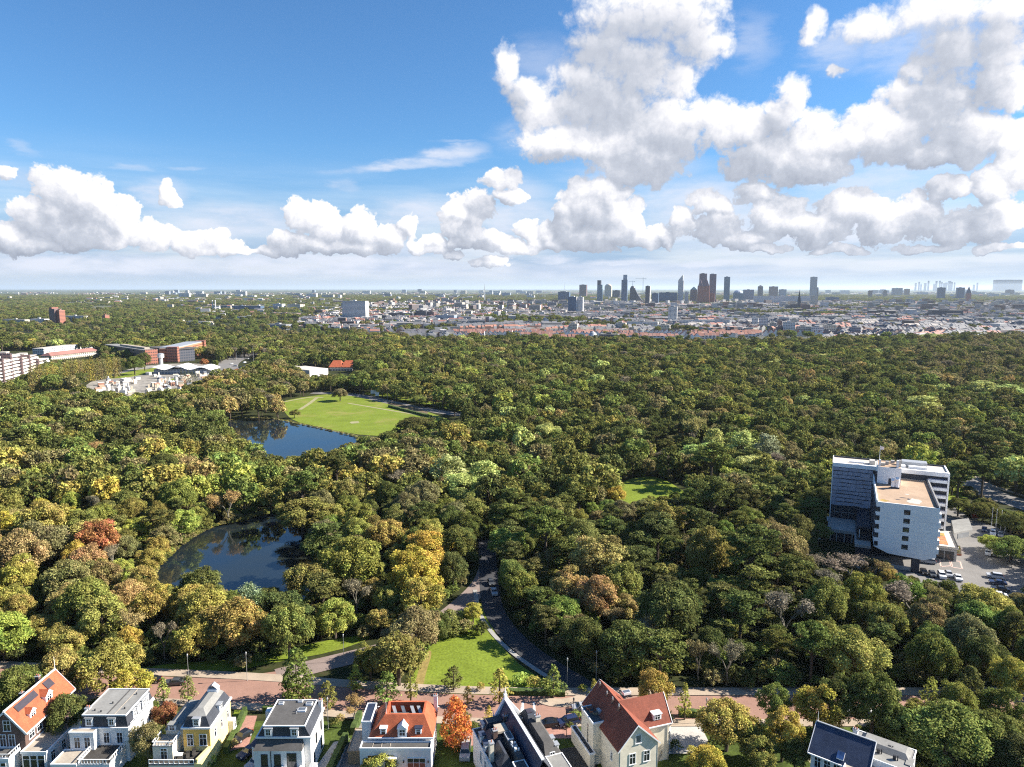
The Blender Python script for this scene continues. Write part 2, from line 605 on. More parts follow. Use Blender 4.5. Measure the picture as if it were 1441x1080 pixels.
# ------------------------------------------------------------------ the air between here and the horizon
hm = bpy.data.materials.new('haze')
hm.use_nodes = True
hn = hm.node_tree
hn.nodes.clear()
pv = hn.nodes.new('ShaderNodeVolumePrincipled')
pv.inputs['Color'].default_value = (0.72, 0.84, 1.0, 1)
pv.inputs['Density'].default_value = 2.2e-5
pv.inputs['Anisotropy'].default_value = 0.25
ho = hn.nodes.new('ShaderNodeOutputMaterial')
hn.links.new(pv.outputs[0], ho.inputs['Volume'])
mb = MB()
mb.box(-46000, 46000, -400, 56000, -1.5, 230, hm)
ob = mb.build('haze')
ob['kind'] = 'stuff'
# ------------------------------------------------------------------ foliage
def leaf_mat():
    m = bpy.data.materials.new('leaves')
    m.use_nodes = True
    nt = m.node_tree
    nt.nodes.clear()
    N, L = nt.nodes, nt.links
    ti = N.new('ShaderNodeAttribute')
    ti.attribute_type = 'INSTANCER'
    ti.attribute_name = 'tint'
    lv = N.new('ShaderNodeAttribute')
    lv.attribute_type = 'GEOMETRY'
    lv.attribute_name = 'lv'
    hs = N.new('ShaderNodeHueSaturation')
    sx = N.new('ShaderNodeSeparateXYZ')
    L.new(lv.outputs['Vector'], sx.inputs[0])
    L.new(sx.outputs[0], hs.inputs['Hue'])
    L.new(sx.outputs[1], hs.inputs['Value'])
    hs.inputs['Saturation'].default_value = 1.0
    L.new(ti.outputs['Color'], hs.inputs['Color'])
    d = N.new('ShaderNodeBsdfDiffuse')
    t = N.new('ShaderNodeBsdfTranslucent')
    L.new(hs.outputs[0], d.inputs['Color'])
    L.new(hs.outputs[0], t.inputs['Color'])
    mx = N.new('ShaderNodeMixShader')
    mx.inputs[0].default_value = 0.28
    L.new(d.outputs[0], mx.inputs[1])
    L.new(t.outputs[0], mx.inputs[2])
    o = N.new('ShaderNodeOutputMaterial')
    L.new(mx.outputs[0], o.inputs['Surface'])
    return m


LEAF = leaf_mat()
BARK = mat('bark', (0.085, 0.065, 0.048), 0.9, 0.35, 2.0, 0.3, 14)
BARK_PALE = mat('pale_bark', (0.165, 0.150, 0.118), 0.9, 0.3, 2.0, 0.3, 14)


def norm(v):
    return v / np.maximum(np.linalg.norm(v, axis=1, keepdims=True), 1e-9)


def quads(cen, nor, size, r, stretch=1.0):
    """one small leaf-clump face per row"""
    n = len(cen)
    t = norm(np.cross(nor, r.normal(size=(n, 3))))
    b = np.cross(nor, t)
    s = (size * r.uniform(0.6, 1.35, n))[:, None]
    t = t * s * stretch
    b = b * s * r.uniform(0.6, 1.0, n)[:, None]
    lift = nor * s * 0.25
    V = np.empty((n, 4, 3))
    V[:, 0] = cen - t
    V[:, 1] = cen - b * 0.9 + lift
    V[:, 2] = cen + t
    V[:, 3] = cen + b * 0.9 + lift
    return V.reshape(-1, 3)


def crown_mesh(name, V, lv, m=LEAF):
    n = len(V) // 4
    me = bpy.data.meshes.new(name)
    me.vertices.add(n * 4)
    me.vertices.foreach_set('co', V.astype(np.float32).ravel())
    me.loops.add(n * 4)
    me.loops.foreach_set('vertex_index', np.arange(n * 4, dtype=np.int32))
    me.polygons.add(n)
    me.polygons.foreach_set('loop_start', np.arange(0, n * 4, 4, dtype=np.int32))
    a = me.attributes.new('lv', 'FLOAT_VECTOR', 'FACE')
    a.data.foreach_set('vector', lv.astype(np.float32).ravel())
    me.materials.append(m)
    me.update()
    me.validate()
    return me


def lobes_to_leaves(C, R, per, size, r, flat=1.0, outw=0.6, inner=0.5, low=-0.35, hue=0.02):
    """leaves on the upper shells of many small lobes"""
    out, lvs = [], []
    for c, q in zip(C, R):
        n = max(6, int(per * q * q))
        d = norm(r.normal(size=(n, 3)))
        d[:, 2] = np.where(d[:, 2] < low, -d[:, 2], d[:, 2])
        p = c + d * q * np.array([1, 1, flat]) * r.uniform(inner, 1.06, n)[:, None]
        nor = norm(d * outw + r.normal(size=(n, 3)) * 0.45 + np.array([0, 0, 0.25]))
        out.append(quads(p, nor, size, r))
        l = np.empty((n, 3))
        l[:, 0] = 0.5 + r.normal(0, hue * 0.5) + r.normal(0, hue * 0.5, n)
        l[:, 1] = np.clip(r.normal(1.0, 0.18) * r.normal(1.0, 0.26, n), 0.35, 2.0)
        l[:, 2] = 0
        lvs.append(l)
    return np.concatenate(out), np.concatenate(lvs)


def limbs(mb, r, height, rad, spread, n, m, base=0.35):
    lean = r.normal(0, 0.25, 2)
    top = (lean[0], lean[1], height * 0.62)
    mb.tube([(0, 0, -0.3), (lean[0] * .4, lean[1] * .4, height * base), top], [rad * 1.25, rad, rad * .45], m, 7)
    for i in range(n):
        a = 2 * PI * (i + r.uniform(-.3, .3)) / n
        z0 = height * r.uniform(base * .8, .55)
        e = spread * r.uniform(.45, .8)
        mb.tube([(lean[0] * .5, lean[1] * .5, z0), (math.cos(a) * e * .55, math.sin(a) * e * .55, z0 + height * .16), (math.cos(a) * e, math.sin(a) * e, z0 + height * .3)],
                [rad * .5, rad * .32, rad * .1], m, 5)


# crown makers: metres, base of the trunk at the origin. d = density of leaves, sz = size of a leaf clump
def broadleaf(seed, R=6.0, H=13.5, d=112, sz=0.205, nl=62, domed=1.0):
    r = np.random.default_rng(seed)
    k = np.arange(nl) + 0.5
    z = 1 - 1.45 * k / nl
    ph = k * 2.39996 + r.normal(0, .25, nl)
    s = np.sqrt(np.maximum(0, 1 - z * z))
    D = np.stack([s * np.cos(ph), s * np.sin(ph), z], 1)
    # uneven outline: a few big boughs push out
    bough = norm(r.normal(size=(6, 3)) + np.array([0, 0, .4]))
    push = 1 + 0.42 * np.max(np.maximum(0, D @ bough.T) ** 6, axis=1) - 0.16
    push = push * r.uniform(.90, 1.10, nl)
    hh = (H - 1.6) / 2 * domed
    C = D * np.array([R, R, hh]) * (0.76 * push * r.uniform(.86, 1.05, nl))[:, None] + np.array([0, 0, H - hh - .6])
    Q = R * r.uniform(.15, .30, nl)
    keep = r.uniform(size=nl) > .10
    C, Q = C[keep], Q[keep]
    V, lv = lobes_to_leaves(C, Q, d, sz, r)
    mb = MB()
    limbs(mb, r, H, .34, R, 6, BARK)
    return crown_mesh('broadleaf_crown', V, lv), mb.mesh('broadleaf_trunk'), R, H


def pine(seed, R=5.2, H=15.0, d=52, sz=0.26, nl=46):
    r = np.random.default_rng(seed)
    C, Q = [], []
    for i in range(nl):
        t = i / nl
        z = H * (0.58 + 0.38 * t)
        e = R * math.sqrt(max(0.05, 1 - ((t - .2) / .95) ** 2)) * r.uniform(.15, 1.0)
        a = r.uniform(0, 2 * PI)
        C.append((math.cos(a) * e, math.sin(a) * e, z + r.normal(0, .3)))
        Q.append(r.uniform(.9, 1.75))
    V, lv = lobes_to_leaves(np.array(C), np.array(Q), d, sz, r, flat=.42, outw=.3, low=-0.1, hue=.012)
    mb = MB()
    limbs(mb, r, H, .30, R, 8, BARK, .5)
    return crown_mesh('pine_crown', V, lv), mb.mesh('pine_trunk'), R, H


def poplar(seed, R=6.0, H=19.0, d=40, sz=0.28, nl=80):
    """tall loose silver-green crown of upright plumes"""
    r = np.random.default_rng(seed)
    C, Q = [], []
    for i in range(nl):
        z = r.uniform(.16, 1.0)
        e = R * (1 - .75 * z ** 2.2) * r.uniform(.35, .95)
        a = i * 2.39996
        C.append((math.cos(a) * e, math.sin(a) * e, z * (H - 1)))
        Q.append(r.uniform(.85, 1.5))
    V, lv = lobes_to_leaves(np.array(C), np.array(Q), d, sz, r, flat=1.5, outw=.4, inner=.3, hue=.012)
    mb = MB()
    limbs(mb, r, H, .42, R, 9, BARK_PALE, .22)
    return crown_mesh('poplar_crown', V, lv), mb.mesh('poplar_trunk'), R, H


def cone(seed, R=2.2, H=7.5, d=60, sz=0.2, nl=46, z0=.2, pw=.8):
    """young street tree, narrow and pointed"""
    r = np.random.default_rng(seed)
    C, Q = [], []
    for i in range(nl):
        t = i / nl
        z = H * (z0 + (1 - z0) * t)
        e = R * min(1, (t + .12) * 3.2) * (1 - t) ** pw * r.uniform(.5, 1.0)
        a = i * 2.39996 + r.normal(0, .3)
        C.append((math.cos(a) * e, math.sin(a) * e, z - .3))
        Q.append(R * r.uniform(.2, .36) * (1 - .4 * t))
    V, lv = lobes_to_leaves(np.array(C), np.array(Q), d / max(.4, R / 2.2), sz, r)
    mb = MB()
    mb.tube([(0, 0, -.2), (0, 0, H * .4), (0, 0, H * .85)], [.13 + R * .03, .1 + R * .02, .03], BARK, 6)
    return crown_mesh('pointed_crown', V, lv), mb.mesh('pointed_trunk'), R, H


def bare(seed, R=5.0, H=12.5, d=26, sz=0.15):
    """half-bare tree: a fan of pale twigs with few leaves"""
    r = np.random.default_rng(seed)
    mb = MB()
    tips = []

    def grow(p, dr, ln, rad, lev):
        q = p + dr * ln
        mb.tube([p, (p + q) / 2 + Vector(r.normal(0, ln * .05, 3)), q], [rad, rad * .8, rad * .6], BARK_PALE, 4 if lev > 1 else 6)
        if lev >= 4:
            tips.append(q)
            return
        for i in range(3 if lev < 3 else 2):
            a = r.uniform(0, 2 * PI)
            k = r.uniform(.35, .7)
            nd = (dr + Vector((math.cos(a) * k, math.sin(a) * k, r.uniform(-.05, .25)))).normalized()
            grow(q, nd, ln * r.uniform(.62, .8), rad * .58, lev + 1)
            if lev > 1:
                tips.append(q)
    grow(Vector((0, 0, -.2)), Vector((0, 0, 1)), H * .3, .30, 0)
    T = np.array([tuple(t) for t in tips])
    V, lv = lobes_to_leaves(T, r.uniform(.6, 1.05, len(T)), d, sz, r, hue=.01)
    return crown_mesh('thin_crown', V, lv), mb.mesh('twiggy_trunk'), R, H


def shrub(seed, R=1.2, H=1.6, d=90, sz=0.13, nl=14):
    r = np.random.default_rng(seed)
    D = norm(r.normal(size=(nl, 3)))
    D[:, 2] = np.abs(D[:, 2])
    C = D * np.array([R, R, H]) * .62 + np.array([0, 0, H * .25])
    V, lv = lobes_to_leaves(C, R * r.uniform(.3, .5, nl), d, sz, r)
    return crown_mesh('shrub_foliage', V, lv), None, R, H


KIND = {
    'broadleaf': [broadleaf(100 + i, R=q[0], H=q[1], nl=q[2]) for i, q in enumerate([(6.0, 13.5, 62), (6.6, 13, 74), (5.4, 14.5, 60), (6.2, 12.5, 66), (5.8, 15, 70), (7.0, 14, 84)])],
    'pine': [pine(200 + i, R=q[0], H=q[1]) for i, q in enumerate([(5.2, 15), (4.6, 16), (5.8, 14.5)])],
    'poplar': [poplar(300 + i) for i in range(2)],
    'cone': [cone(400), cone(401, 2.0, 8.0), cone(402, 2.4, 7.0, pw=.6)],
    'fat_cone': [cone(410, 3.9, 11.0, d=52, sz=.24, nl=110, z0=.08, pw=.55), cone(411, 4.2, 10.5, d=52, sz=.24, nl=120, z0=.1, pw=.45)],
    'column': [cone(420, 2.0, 15.0, d=44, sz=.24, nl=80, z0=.05, pw=.25)],
    'bare': [bare(500 + i) for i in range(3)],
    'shrub': [shrub(600 + i) for i in range(3)],
}
# coarser versions for the stuff far off
FAR = [broadleaf(700 + i, R=6.2, H=13, d=17, sz=0.52, nl=40) for i in range(5)] + [pine(720 + i, d=20, sz=.46, nl=34) for i in range(2)] + [poplar(730, d=16, sz=.5, nl=54)] + [bare(740, d=7, sz=.3)] + [cone(750, 2.0, 14.0, d=20, sz=.4, nl=40, z0=.05, pw=.3)]

# leaf colours (base colour, linear)
TINT = {
    'dark green': (0.060, 0.068, 0.020), 'deep green': (0.049, 0.055, 0.018), 'olive green': (0.095, 0.094, 0.026), 'mid green': (0.084, 0.102, 0.027),
    'yellow-green': (0.142, 0.152, 0.035), 'tan': (0.160, 0.124, 0.048), 'golden': (0.195, 0.158, 0.034), 'ochre': (0.152, 0.130, 0.035),
    'brown-green': (0.104, 0.091, 0.040), 'rust-red': (0.165, 0.086, 0.034), 'orange': (0.27, 0.100, 0.028), 'pale green': (0.185, 0.205, 0.070), 'silver-green': (0.125, 0.130, 0.078),
    'grey-brown': (0.098, 0.084, 0.056), 'red-brown': (0.115, 0.055, 0.030),
}
TINT = {k: tuple(v * 2.5 for v in c) for k, c in TINT.items()}
TREES = []      # (x, y, r, h): everything planted, for spacing


def plant(kind, variant, x, y, tint, label, cat, group=None, sc=1.0, scz=None, rz=None, name=None, jitter=.10):
    cm, tm, R, H = KIND[kind][variant % len(KIND[kind])]
    nm = name or {'broadleaf': 'broadleaf_tree', 'pine': 'pine_tree', 'poplar': 'poplar_tree', 'cone': 'street_tree', 'fat_cone': 'oak_tree', 'column': 'columnar_tree', 'bare': 'thin_tree', 'shrub': 'shrub'}[kind]
    rz = random.uniform(0, 2 * PI) if rz is None else rz
    c = TINT[tint]
    j = [max(.004, v * random.uniform(1 - jitter, 1 + jitter)) for v in c]
    if tm is None:
        o = inst(nm, cm, None, (x, y, 0), rz, (sc, sc, scz or sc))
        tag(o, label, cat, group)
        o['tint'] = j
        return o
    t = thing(nm, label, cat, (x, y, 0), rz, group)
    t.scale = (sc, sc, scz or sc)
    inst('trunk', tm, t)
    o = inst('crown', cm, t)
    o['tint'] = j
    TREES.append((x, y, R * sc, H * (scz or sc)))
    return t
# ------------------------------------------------------------------ ground, water, roads, lawns (all 'structure')
def smooth_poly(pts, it=2):
    for _ in range(it):
        q = []
        for i in range(len(pts)):
            a, b = pts[i], pts[(i + 1) % len(pts)]
            q += [(a[0] * .75 + b[0] * .25, a[1] * .75 + b[1] * .25), (a[0] * .25 + b[0] * .75, a[1] * .25 + b[1] * .75)]
        pts = q
    return pts


def sheet(name, pts, z, m, thick=0.0):
    mb = MB()
    a = sum(pts[i][0] * pts[(i + 1) % len(pts)][1] - pts[(i + 1) % len(pts)][0] * pts[i][1] for i in range(len(pts)))
    if a < 0:
        pts = pts[::-1]
    if thick:
        mb.prism(pts, z - thick, z, m)
    else:
        mb.poly([(x, y, z) for x, y in pts], m)
    o = mb.build(name)
    o['kind'] = 'structure'
    # triangulate concave outlines properly
    import bmesh
    bm = bmesh.new()
    bm.from_mesh(o.data)
    bmesh.ops.triangulate(bm, faces=[f for f in bm.faces if len(f.verts) > 4])
    bm.to_mesh(o.data)
    bm.free()
    return o


def ribbon(pts, width):
    """outline of a strip along a centre line"""
    pts = [Vector(p) for p in pts]
    for _ in range(2):
        q = [pts[0]]
        for i in range(len(pts) - 1):
            q += [pts[i] * .75 + pts[i + 1] * .25, pts[i] * .25 + pts[i + 1] * .75]
        pts = q + [pts[-1]]
    L, R = [], []
    for i, p in enumerate(pts):
        d = (pts[min(i + 1, len(pts) - 1)] - pts[max(i - 1, 0)]).normalized()
        n = Vector((-d.y, d.x)) * width / 2
        L.append(tuple(p + n))
        R.append(tuple(p - n))
    return L + R[::-1]


def PP(lst, z=0.0):
    return [P(x, y, z) for x, y in lst]


# visible shapes in the photograph
POND_LOW = [(222, 806), (249, 779), (275, 760), (306, 745), (331, 741), (362, 737), (368, 765), (396, 775), (393, 797), (384, 822), (356, 818), (315, 811), (303, 797), (271, 795), (240, 810)]
POND_UP = [(314, 597), (350, 591), (411, 597), (455, 605), (500, 615), (482, 625), (460, 620), (419, 639), (397, 637), (366, 627), (347, 614), (325, 603)]
FIELD = [(400, 566), (433, 560), (494, 554), (530, 566), (608, 586), (605, 594), (575, 597), (550, 603), (533, 612), (505, 612), (460, 602), (417, 593), (406, 581)]
GLADE = [(869, 705), (877, 680), (925, 676), (968, 706), (935, 694), (897, 702)]
ISLAND = [(578, 975), (585, 950), (600, 925), (612, 907), (633, 900), (672, 898), (700, 920), (713, 940), (753, 942), (790, 962), (795, 978)]
HOTEL_SEEN = [(1165, 770), (1162, 745), (1174, 645), (1240, 645), (1335, 655), (1338, 670), (1335, 735), (1345, 772), (1310, 785), (1225, 780)]
LOT_SEEN = [(1288, 795), (1345, 780), (1338, 742), (1362, 735), (1392, 752), (1398, 768), (1372, 790), (1398, 806), (1425, 812), (1420, 838), (1370, 826), (1330, 812), (1262, 806)]
RROAD_SEEN = [(1372, 686), (1405, 690), (1441, 700), (1441, 720), (1405, 712)]
ROADC_SEEN = [(674, 798), (692, 798), (702, 845), (732, 892), (792, 933), (822, 955), (815, 972), (790, 960), (740, 930), (706, 910), (684, 876), (676, 840)]
STREET_SEEN = [(213, 985), (222, 970), (300, 958), (345, 950), (395, 945), (395, 990), (300, 992)]
MADU_SEEN = [(120, 545), (150, 533), (215, 512), (300, 512), (290, 530), (250, 545), (180, 552)]
ROADFAR_SEEN = [(308, 517), (318, 505), (345, 498), (362, 496), (358, 508), (335, 518)]
VERGE_SEEN = [(340, 948), (385, 934), (470, 916), (518, 900), (514, 892), (440, 908), (375, 928)]
KEEP_CLEAR = [VERGE_SEEN, POND_LOW, POND_UP, FIELD, GLADE, ISLAND, LOT_SEEN, RROAD_SEEN, ROADC_SEEN, STREET_SEEN, HOTEL_SEEN, MADU_SEEN, ROADFAR_SEEN]
CLEAR_PX = [
    [(0, 490), (60, 480), (140, 480), (140, 505), (60, 505), (50, 520), (0, 540)],          # white flats
    [(140, 478), (288, 474), (288, 497), (140, 503)],                                        # brick offices
    [(66, 433), (122, 440), (122, 455), (66, 457)], [(0, 448), (66, 446), (66, 456), (0, 456)],
    [(479, 423), (521, 423), (521, 450), (479, 450)],                                        # tower block
    [(418, 513), (497, 508), (497, 524), (430, 527)],                                        # white roof and red roof
    [(520, 552), (620, 575), (660, 585), (655, 592), (615, 588), (520, 562)],                # road by the field
    [(393, 560), (440, 556), (500, 550), (500, 556), (440, 562), (398, 568)],
    [(1335, 690), (1352, 690), (1352, 722), (1336, 722)],
    [(0, 960), (150, 1000), (200, 968), (330, 970), (330, 1080), (0, 1080)], [(350, 985), (480, 985), (480, 1080), (350, 1080)], [(480, 978), (620, 978), (620, 1080), (480, 1080)],
    [(660, 970), (800, 985), (950, 955), (960, 1080), (660, 1080)], [(1135, 1010), (1300, 1030), (1300, 1080), (1135, 1080)],
]
CLEAR_DIST = [1020, 860, 1600, 1600, 1900, 800, 600, 640, 300, 118, 118, 118, 118, 112]

ROW_SEEN = [(44, 520), (100, 512), (168, 505), (168, 528), (100, 545), (44, 553)]
CLEAR_PX.append(ROW_SEEN)
CLEAR_DIST.append(600)
# ground sheet: wood floor near, fields and town blur far
gm = bpy.data.materials.new('ground')
gm.use_nodes = True
nt = gm.node_tree
bs = nt.nodes['Principled BSDF']
bs.inputs['Roughness'].default_value = 0.95
bs.inputs['Specular IOR Level'].default_value = 0.1
tc = nt.nodes.new('ShaderNodeTexCoord')


def gnoise(scale, det=5, stretch=None):
    n = nt.nodes.new('ShaderNodeTexNoise')
    n.inputs['Scale'].default_value = scale
    n.inputs['Detail'].default_value = det
    v = tc.outputs['Object']
    if stretch:
        v = vmath(nt, 'MULTIPLY', v, stretch).outputs[0]
    nt.links.new(v, n.inputs['Vector'])
    return n.outputs['Fac']


def gramp(fac, stops):
    r = nt.nodes.new('ShaderNodeValToRGB')
    nt.links.new(fac, r.inputs[0])
    e = r.color_ramp.elements
    e[0].position, e[0].color = stops[0][0], (*stops[0][1], 1)
    e[1].position, e[1].color = stops[-1][0], (*stops[-1][1], 1)
    for p_, c_ in stops[1:-1]:
        k = e.new(p_)
        k.color = (*c_, 1)
    return r.outputs[0]


def gmix(f, a, b):
    m = nt.nodes.new('ShaderNodeMix')
    m.data_type = 'RGBA'
    nt.links.new(f, m.inputs['Factor'])
    nt.links.new(a, m.inputs['A'])
    nt.links.new(b, m.inputs['B'])
    return m.outputs['Result']


near = gramp(gnoise(0.35, 6), [(0.3, (0.022, 0.024, 0.010)), (0.55, (0.035, 0.042, 0.014)), (0.75, (0.060, 0.048, 0.026))])
far = gramp(gnoise(0.0022, 9, (1, .45, 1)), [(0.3, (0.030, 0.042, 0.020)), (0.46, (0.045, 0.060, 0.024)), (0.54, (0.10, 0.115, 0.055)), (0.62, (0.17, 0.16, 0.13)), (0.72, (0.05, 0.06, 0.03))])
sxg = nt.nodes.new('ShaderNodeSeparateXYZ')
nt.links.new(tc.outputs['Object'], sxg.inputs[0])
ff = smooth(nt, sxg.outputs[1], 1400, 3200)
nt.links.new(gmix(ff, near, far), bs.inputs['Base Color'])
mb = MB()
mb.poly([(-45000, -300, 0), (45000, -300, 0), (45000, 55000, 0), (-45000, 55000, 0)], gm)
mb.build('ground')['kind'] = 'structure'

# town ground: paving between the houses
TOWN = [(-230, 1300), (-60, 1130), (180, 1110), (480, 1120), (760, 1180), (1060, 1330), (2700, 3000), (3300, 4600), (-900, 4600), (-700, 2600), (-520, 1700)]
pave = mat('town_paving', (0.085, 0.088, 0.072), 0.9, 0.5, 0.012, 0.4, 0.15)
sheet('town_ground', TOWN, 0.05, pave)

def lawn_mat():
    m = mat('lawn_grass', (0.150, 0.195, 0.024), 0.9, 0.16, 0.10, 0.28, 1.8, spec=.1)
    nt = m.node_tree
    b = nt.nodes['Principled BSDF']
    src = b.inputs['Base Color'].links[0].from_socket
    tc = nt.nodes.new('ShaderNodeTexCoord')
    n = nt.nodes.new('ShaderNodeTexNoise')
    n.inputs['Scale'].default_value = 0.035
    n.inputs['Detail'].default_value = 8
    n.inputs['Roughness'].default_value = 0.7
    nt.links.new(tc.outputs['Object'], n.inputs['Vector'])
    f = smooth(nt, n.outputs['Fac'], .50, .72, 0, .8)
    mx = nt.nodes.new('ShaderNodeMix')
    mx.data_type = 'RGBA'
    nt.links.new(f, mx.inputs['Factor'])
    nt.links.new(src, mx.inputs['A'])
    mx.inputs['B'].default_value = (0.26, 0.22, 0.075, 1)
    nt.links.new(mx.outputs['Result'], b.inputs['Base Color'])
    return m


GRASS = lawn_mat()
GRASS_DARK = mat('garden_grass', (0.06, 0.085, 0.018), 0.9, 0.4, 0.4, 0.3, 2.5, spec=.1)
ASPH = mat('asphalt', (0.046, 0.047, 0.052), 0.9, 0.2, 0.25, 0.15, 5)
ASPH_PALE = mat('pale_asphalt', (0.175, 0.165, 0.155), 0.9, 0.14, 0.12, 0.12, 4)
BRICK_ROAD = mat('brick_paving', (0.285, 0.165, 0.125), 0.85, 0.12, 0.2, 0.14, 5)
SLAB = mat('paving_slabs', (0.360, 0.290, 0.220), 0.85, 0.14, 0.3, 0.12, 4)
SAND = mat('sandy_path', (0.27, 0.25, 0.13), 0.95, 0.15, 0.3, 0.15, 3)
PAINT = mat('road_paint', (0.72, 0.70, 0.66), 0.7, 0.12, 2.0)
REED = mat('reed_bank', (0.15, 0.14, 0.05), 0.95, 0.3, 0.5, 0.3, 3)


def water_mat():
    m = bpy.data.materials.new('pond_water')
    m.use_nodes = True
    nt = m.node_tree
    b = nt.nodes['Principled BSDF']
    b.inputs['Roughness'].default_value = 0.03
    b.inputs['IOR'].default_value = 1.42
    b.inputs['Specular IOR Level'].default_value = 1.0
    tc = nt.nodes.new('ShaderNodeTexCoord')
    n0 = nt.nodes.new('ShaderNodeTexNoise')
    n0.inputs['Scale'].default_value = 0.03
    nt.links.new(tc.outputs['Object'], n0.inputs['Vector'])
    r = nt.nodes.new('ShaderNodeValToRGB')
    r.color_ramp.elements[0].position, r.color_ramp.elements[0].color = .38, (0.008, 0.016, 0.027, 1)
    r.color_ramp.elements[1].position, r.color_ramp.elements[1].color = .62, (0.014, 0.018, 0.016, 1)
    nt.links.new(n0.outputs['Fac'], r.inputs[0])
    nt.links.new(r.outputs[0], b.inputs['Base Color'])
    n1 = nt.nodes.new('ShaderNodeTexNoise')
    n1.inputs['Scale'].default_value = 0.9
    n1.inputs['Detail'].default_value = 4
    nt.links.new(tc.outputs['Object'], n1.inputs['Vector'])
    bp = nt.nodes.new('ShaderNodeBump')
    bp.inputs['Strength'].default_value = 0.018
    bp.inputs['Distance'].default_value = 0.3
    nt.links.new(n1.outputs['Fac'], bp.inputs['Height'])
    nt.links.new(bp.outputs[0], b.inputs['Normal'])
    return m


WATER = water_mat()
pl = smooth_poly(PP([(205, 822), (235, 785), (270, 757), (306, 740), (331, 737), (380, 722), (420, 730), (440, 770), (450, 820), (440, 850), (400, 870), (345, 850), (300, 835), (240, 850)]))
pu = smooth_poly(PP([(296, 600), (330, 590), (375, 588), (411, 595), (455, 604), (515, 618), (500, 640), (430, 655), (380, 650), (330, 625)]))


def grow(pts, k):
    cx_, cy_ = sum(p[0] for p in pts) / len(pts), sum(p[1] for p in pts) / len(pts)
    return [(x + (x - cx_) / math.hypot(x - cx_, y - cy_) * k, y + (y - cy_) / math.hypot(x - cx_, y - cy_) * k) for x, y in pts]


sheet('pond_bank', grow(pl, 1.0), 0.02, REED)
sheet('pond_bank', grow(pu, 4.0), 0.02, REED)
sheet('pond', pl, 0.06, WATER)
sheet('pond', pu, 0.06, WATER)
fld = smooth_poly(PP([(392, 566), (433, 558), (494, 552), (540, 564), (625, 586), (640, 600), (560, 610), (520, 615), (455, 603), (412, 593), (400, 580)]), 1)
sheet('field', fld, 0.10, GRASS)
mb = MB()
for k in range(26):
    a = 2 * PI * k / 26
sheet('bare_patch', smooth_poly([(P(499, 595)[0] + math.cos(a) * 4 * q, P(499, 595)[1] + math.sin(a) * 5 * q) for a, q in [(i * PI / 5, random.uniform(.7, 1.2)) for i in range(10)]]), 0.14, SAND)
sheet('field_path', ribbon(PP([(400, 566), (420, 562), (440, 559), (455, 560)]), 3), 0.14, SAND)
sheet('field_path', ribbon(PP([(422, 577), (436, 568), (446, 560)]), 3), 0.15, SAND)
sheet('field_path', ribbon(PP([(490, 568), (520, 573), (560, 580), (612, 588)]), 2.5), 0.16, SAND)
sheet('road', ribbon(PP([(440, 553), (500, 555), (550, 567), (600, 577), (660, 586), (720, 592)]), 11), 0.12, ASPH_PALE)
sheet('verge', smooth_poly(PP([(500, 553), (560, 562), (640, 578), (700, 586), (700, 582), (620, 566), (540, 552)])), 0.08, GRASS)
sheet('bare_earth', smooth_poly(PP([(540, 566), (560, 568), (605, 580), (600, 584), (560, 575)])), .145, mat('brown_earth', (.12, .09, .05), .95, .3, .1, .3, 1))
sheet('glade', smooth_poly(PP([(860, 712), (872, 676), (925, 668), (975, 700), (1000, 722), (940, 730)])), 0.10, GRASS)
sheet('island_lawn', smooth_poly(PP([(560, 982), (588, 940), (604, 910), (640, 880), (668, 850), (685, 850), (700, 905), (740, 945), (790, 968), (800, 980), (700, 985)]), 1), 0.10, GRASS)
sheet('worn_grass', smooth_poly(PP([(582, 970), (590, 940), (602, 915), (609, 918), (600, 945), (594, 972)])), 0.104, mat('worn_grass', (0.25, 0.19, 0.06), .95, .25, .6, .2, 4))
sheet('verge', smooth_poly(PP([(180, 955), (260, 955), (330, 945), (385, 933), (470, 918), (520, 900), (520, 893), (440, 905), (370, 925), (180, 940)]), 1), 0.08, GRASS)

# brick street, its pavements, the asphalt road through the wood and the branch between them
ST = [(-260, 172), (-160, 157), (-105, 151), (-62, 148.2), (-30, 143.6), (0, 141.4), (30, 141.6), (80, 141.5), (140, 142), (260, 146)]
sheet('street', ribbon(ST, 8.5), 0.12, BRICK_ROAD)
sheet('street_junction', smooth_poly(PP([(300, 985), (300, 960), (345, 952), (400, 944), (425, 940), (440, 962), (440, 992), (380, 992)]), 1), 0.125, BRICK_ROAD)
for nm, off, wd in (('pavement', 5.9, 3.0), ('pavement', -5.6, 2.4)):
    o = sheet(nm, ribbon([(x, y + off) for x, y in ST], wd), 0.22, SLAB, 0.2)
RB = PP([(390, 952), (440, 939), (490, 927), (540, 915), (580, 898), (612, 880), (650, 852), (680, 822), (688, 800)])
sheet('side_road', ribbon(RB, 6.5), 0.128, mat('side_road_paving', (0.225, 0.175, 0.155), .85, .15, .2, .15, 5))
RC = PP([(684, 760), (687, 795), (688, 830), (696, 868), (732, 910), (785, 946), (824, 968), (834, 992)])
sheet('wood_road', ribbon(RC, 5.8), 0.132, ASPH)
sheet('wood_road_verge', ribbon([(x - 4.2, y - .5) for x, y in RC[2:-1]], 1.2), 0.2, mat('kerb', (0.30, 0.29, 0.27), .85, .1, 1), 0.15)
sheet('corner_pavement', smooth_poly(PP([(755, 990), (765, 984), (800, 985), (822, 975), (838, 970), (838, 985), (815, 995), (780, 997)]), 1), 0.235, SLAB, 0.2)
for px in (736, 752):
    x0, y0 = P(px, 1003)
    sheet('road_marking', [(x0 - .25, y0 - 3.6), (x0 + .25, y0 - 3.6), (x0 + .25, y0 + 3.6), (x0 - .25, y0 + 3.6)], 0.132, PAINT)
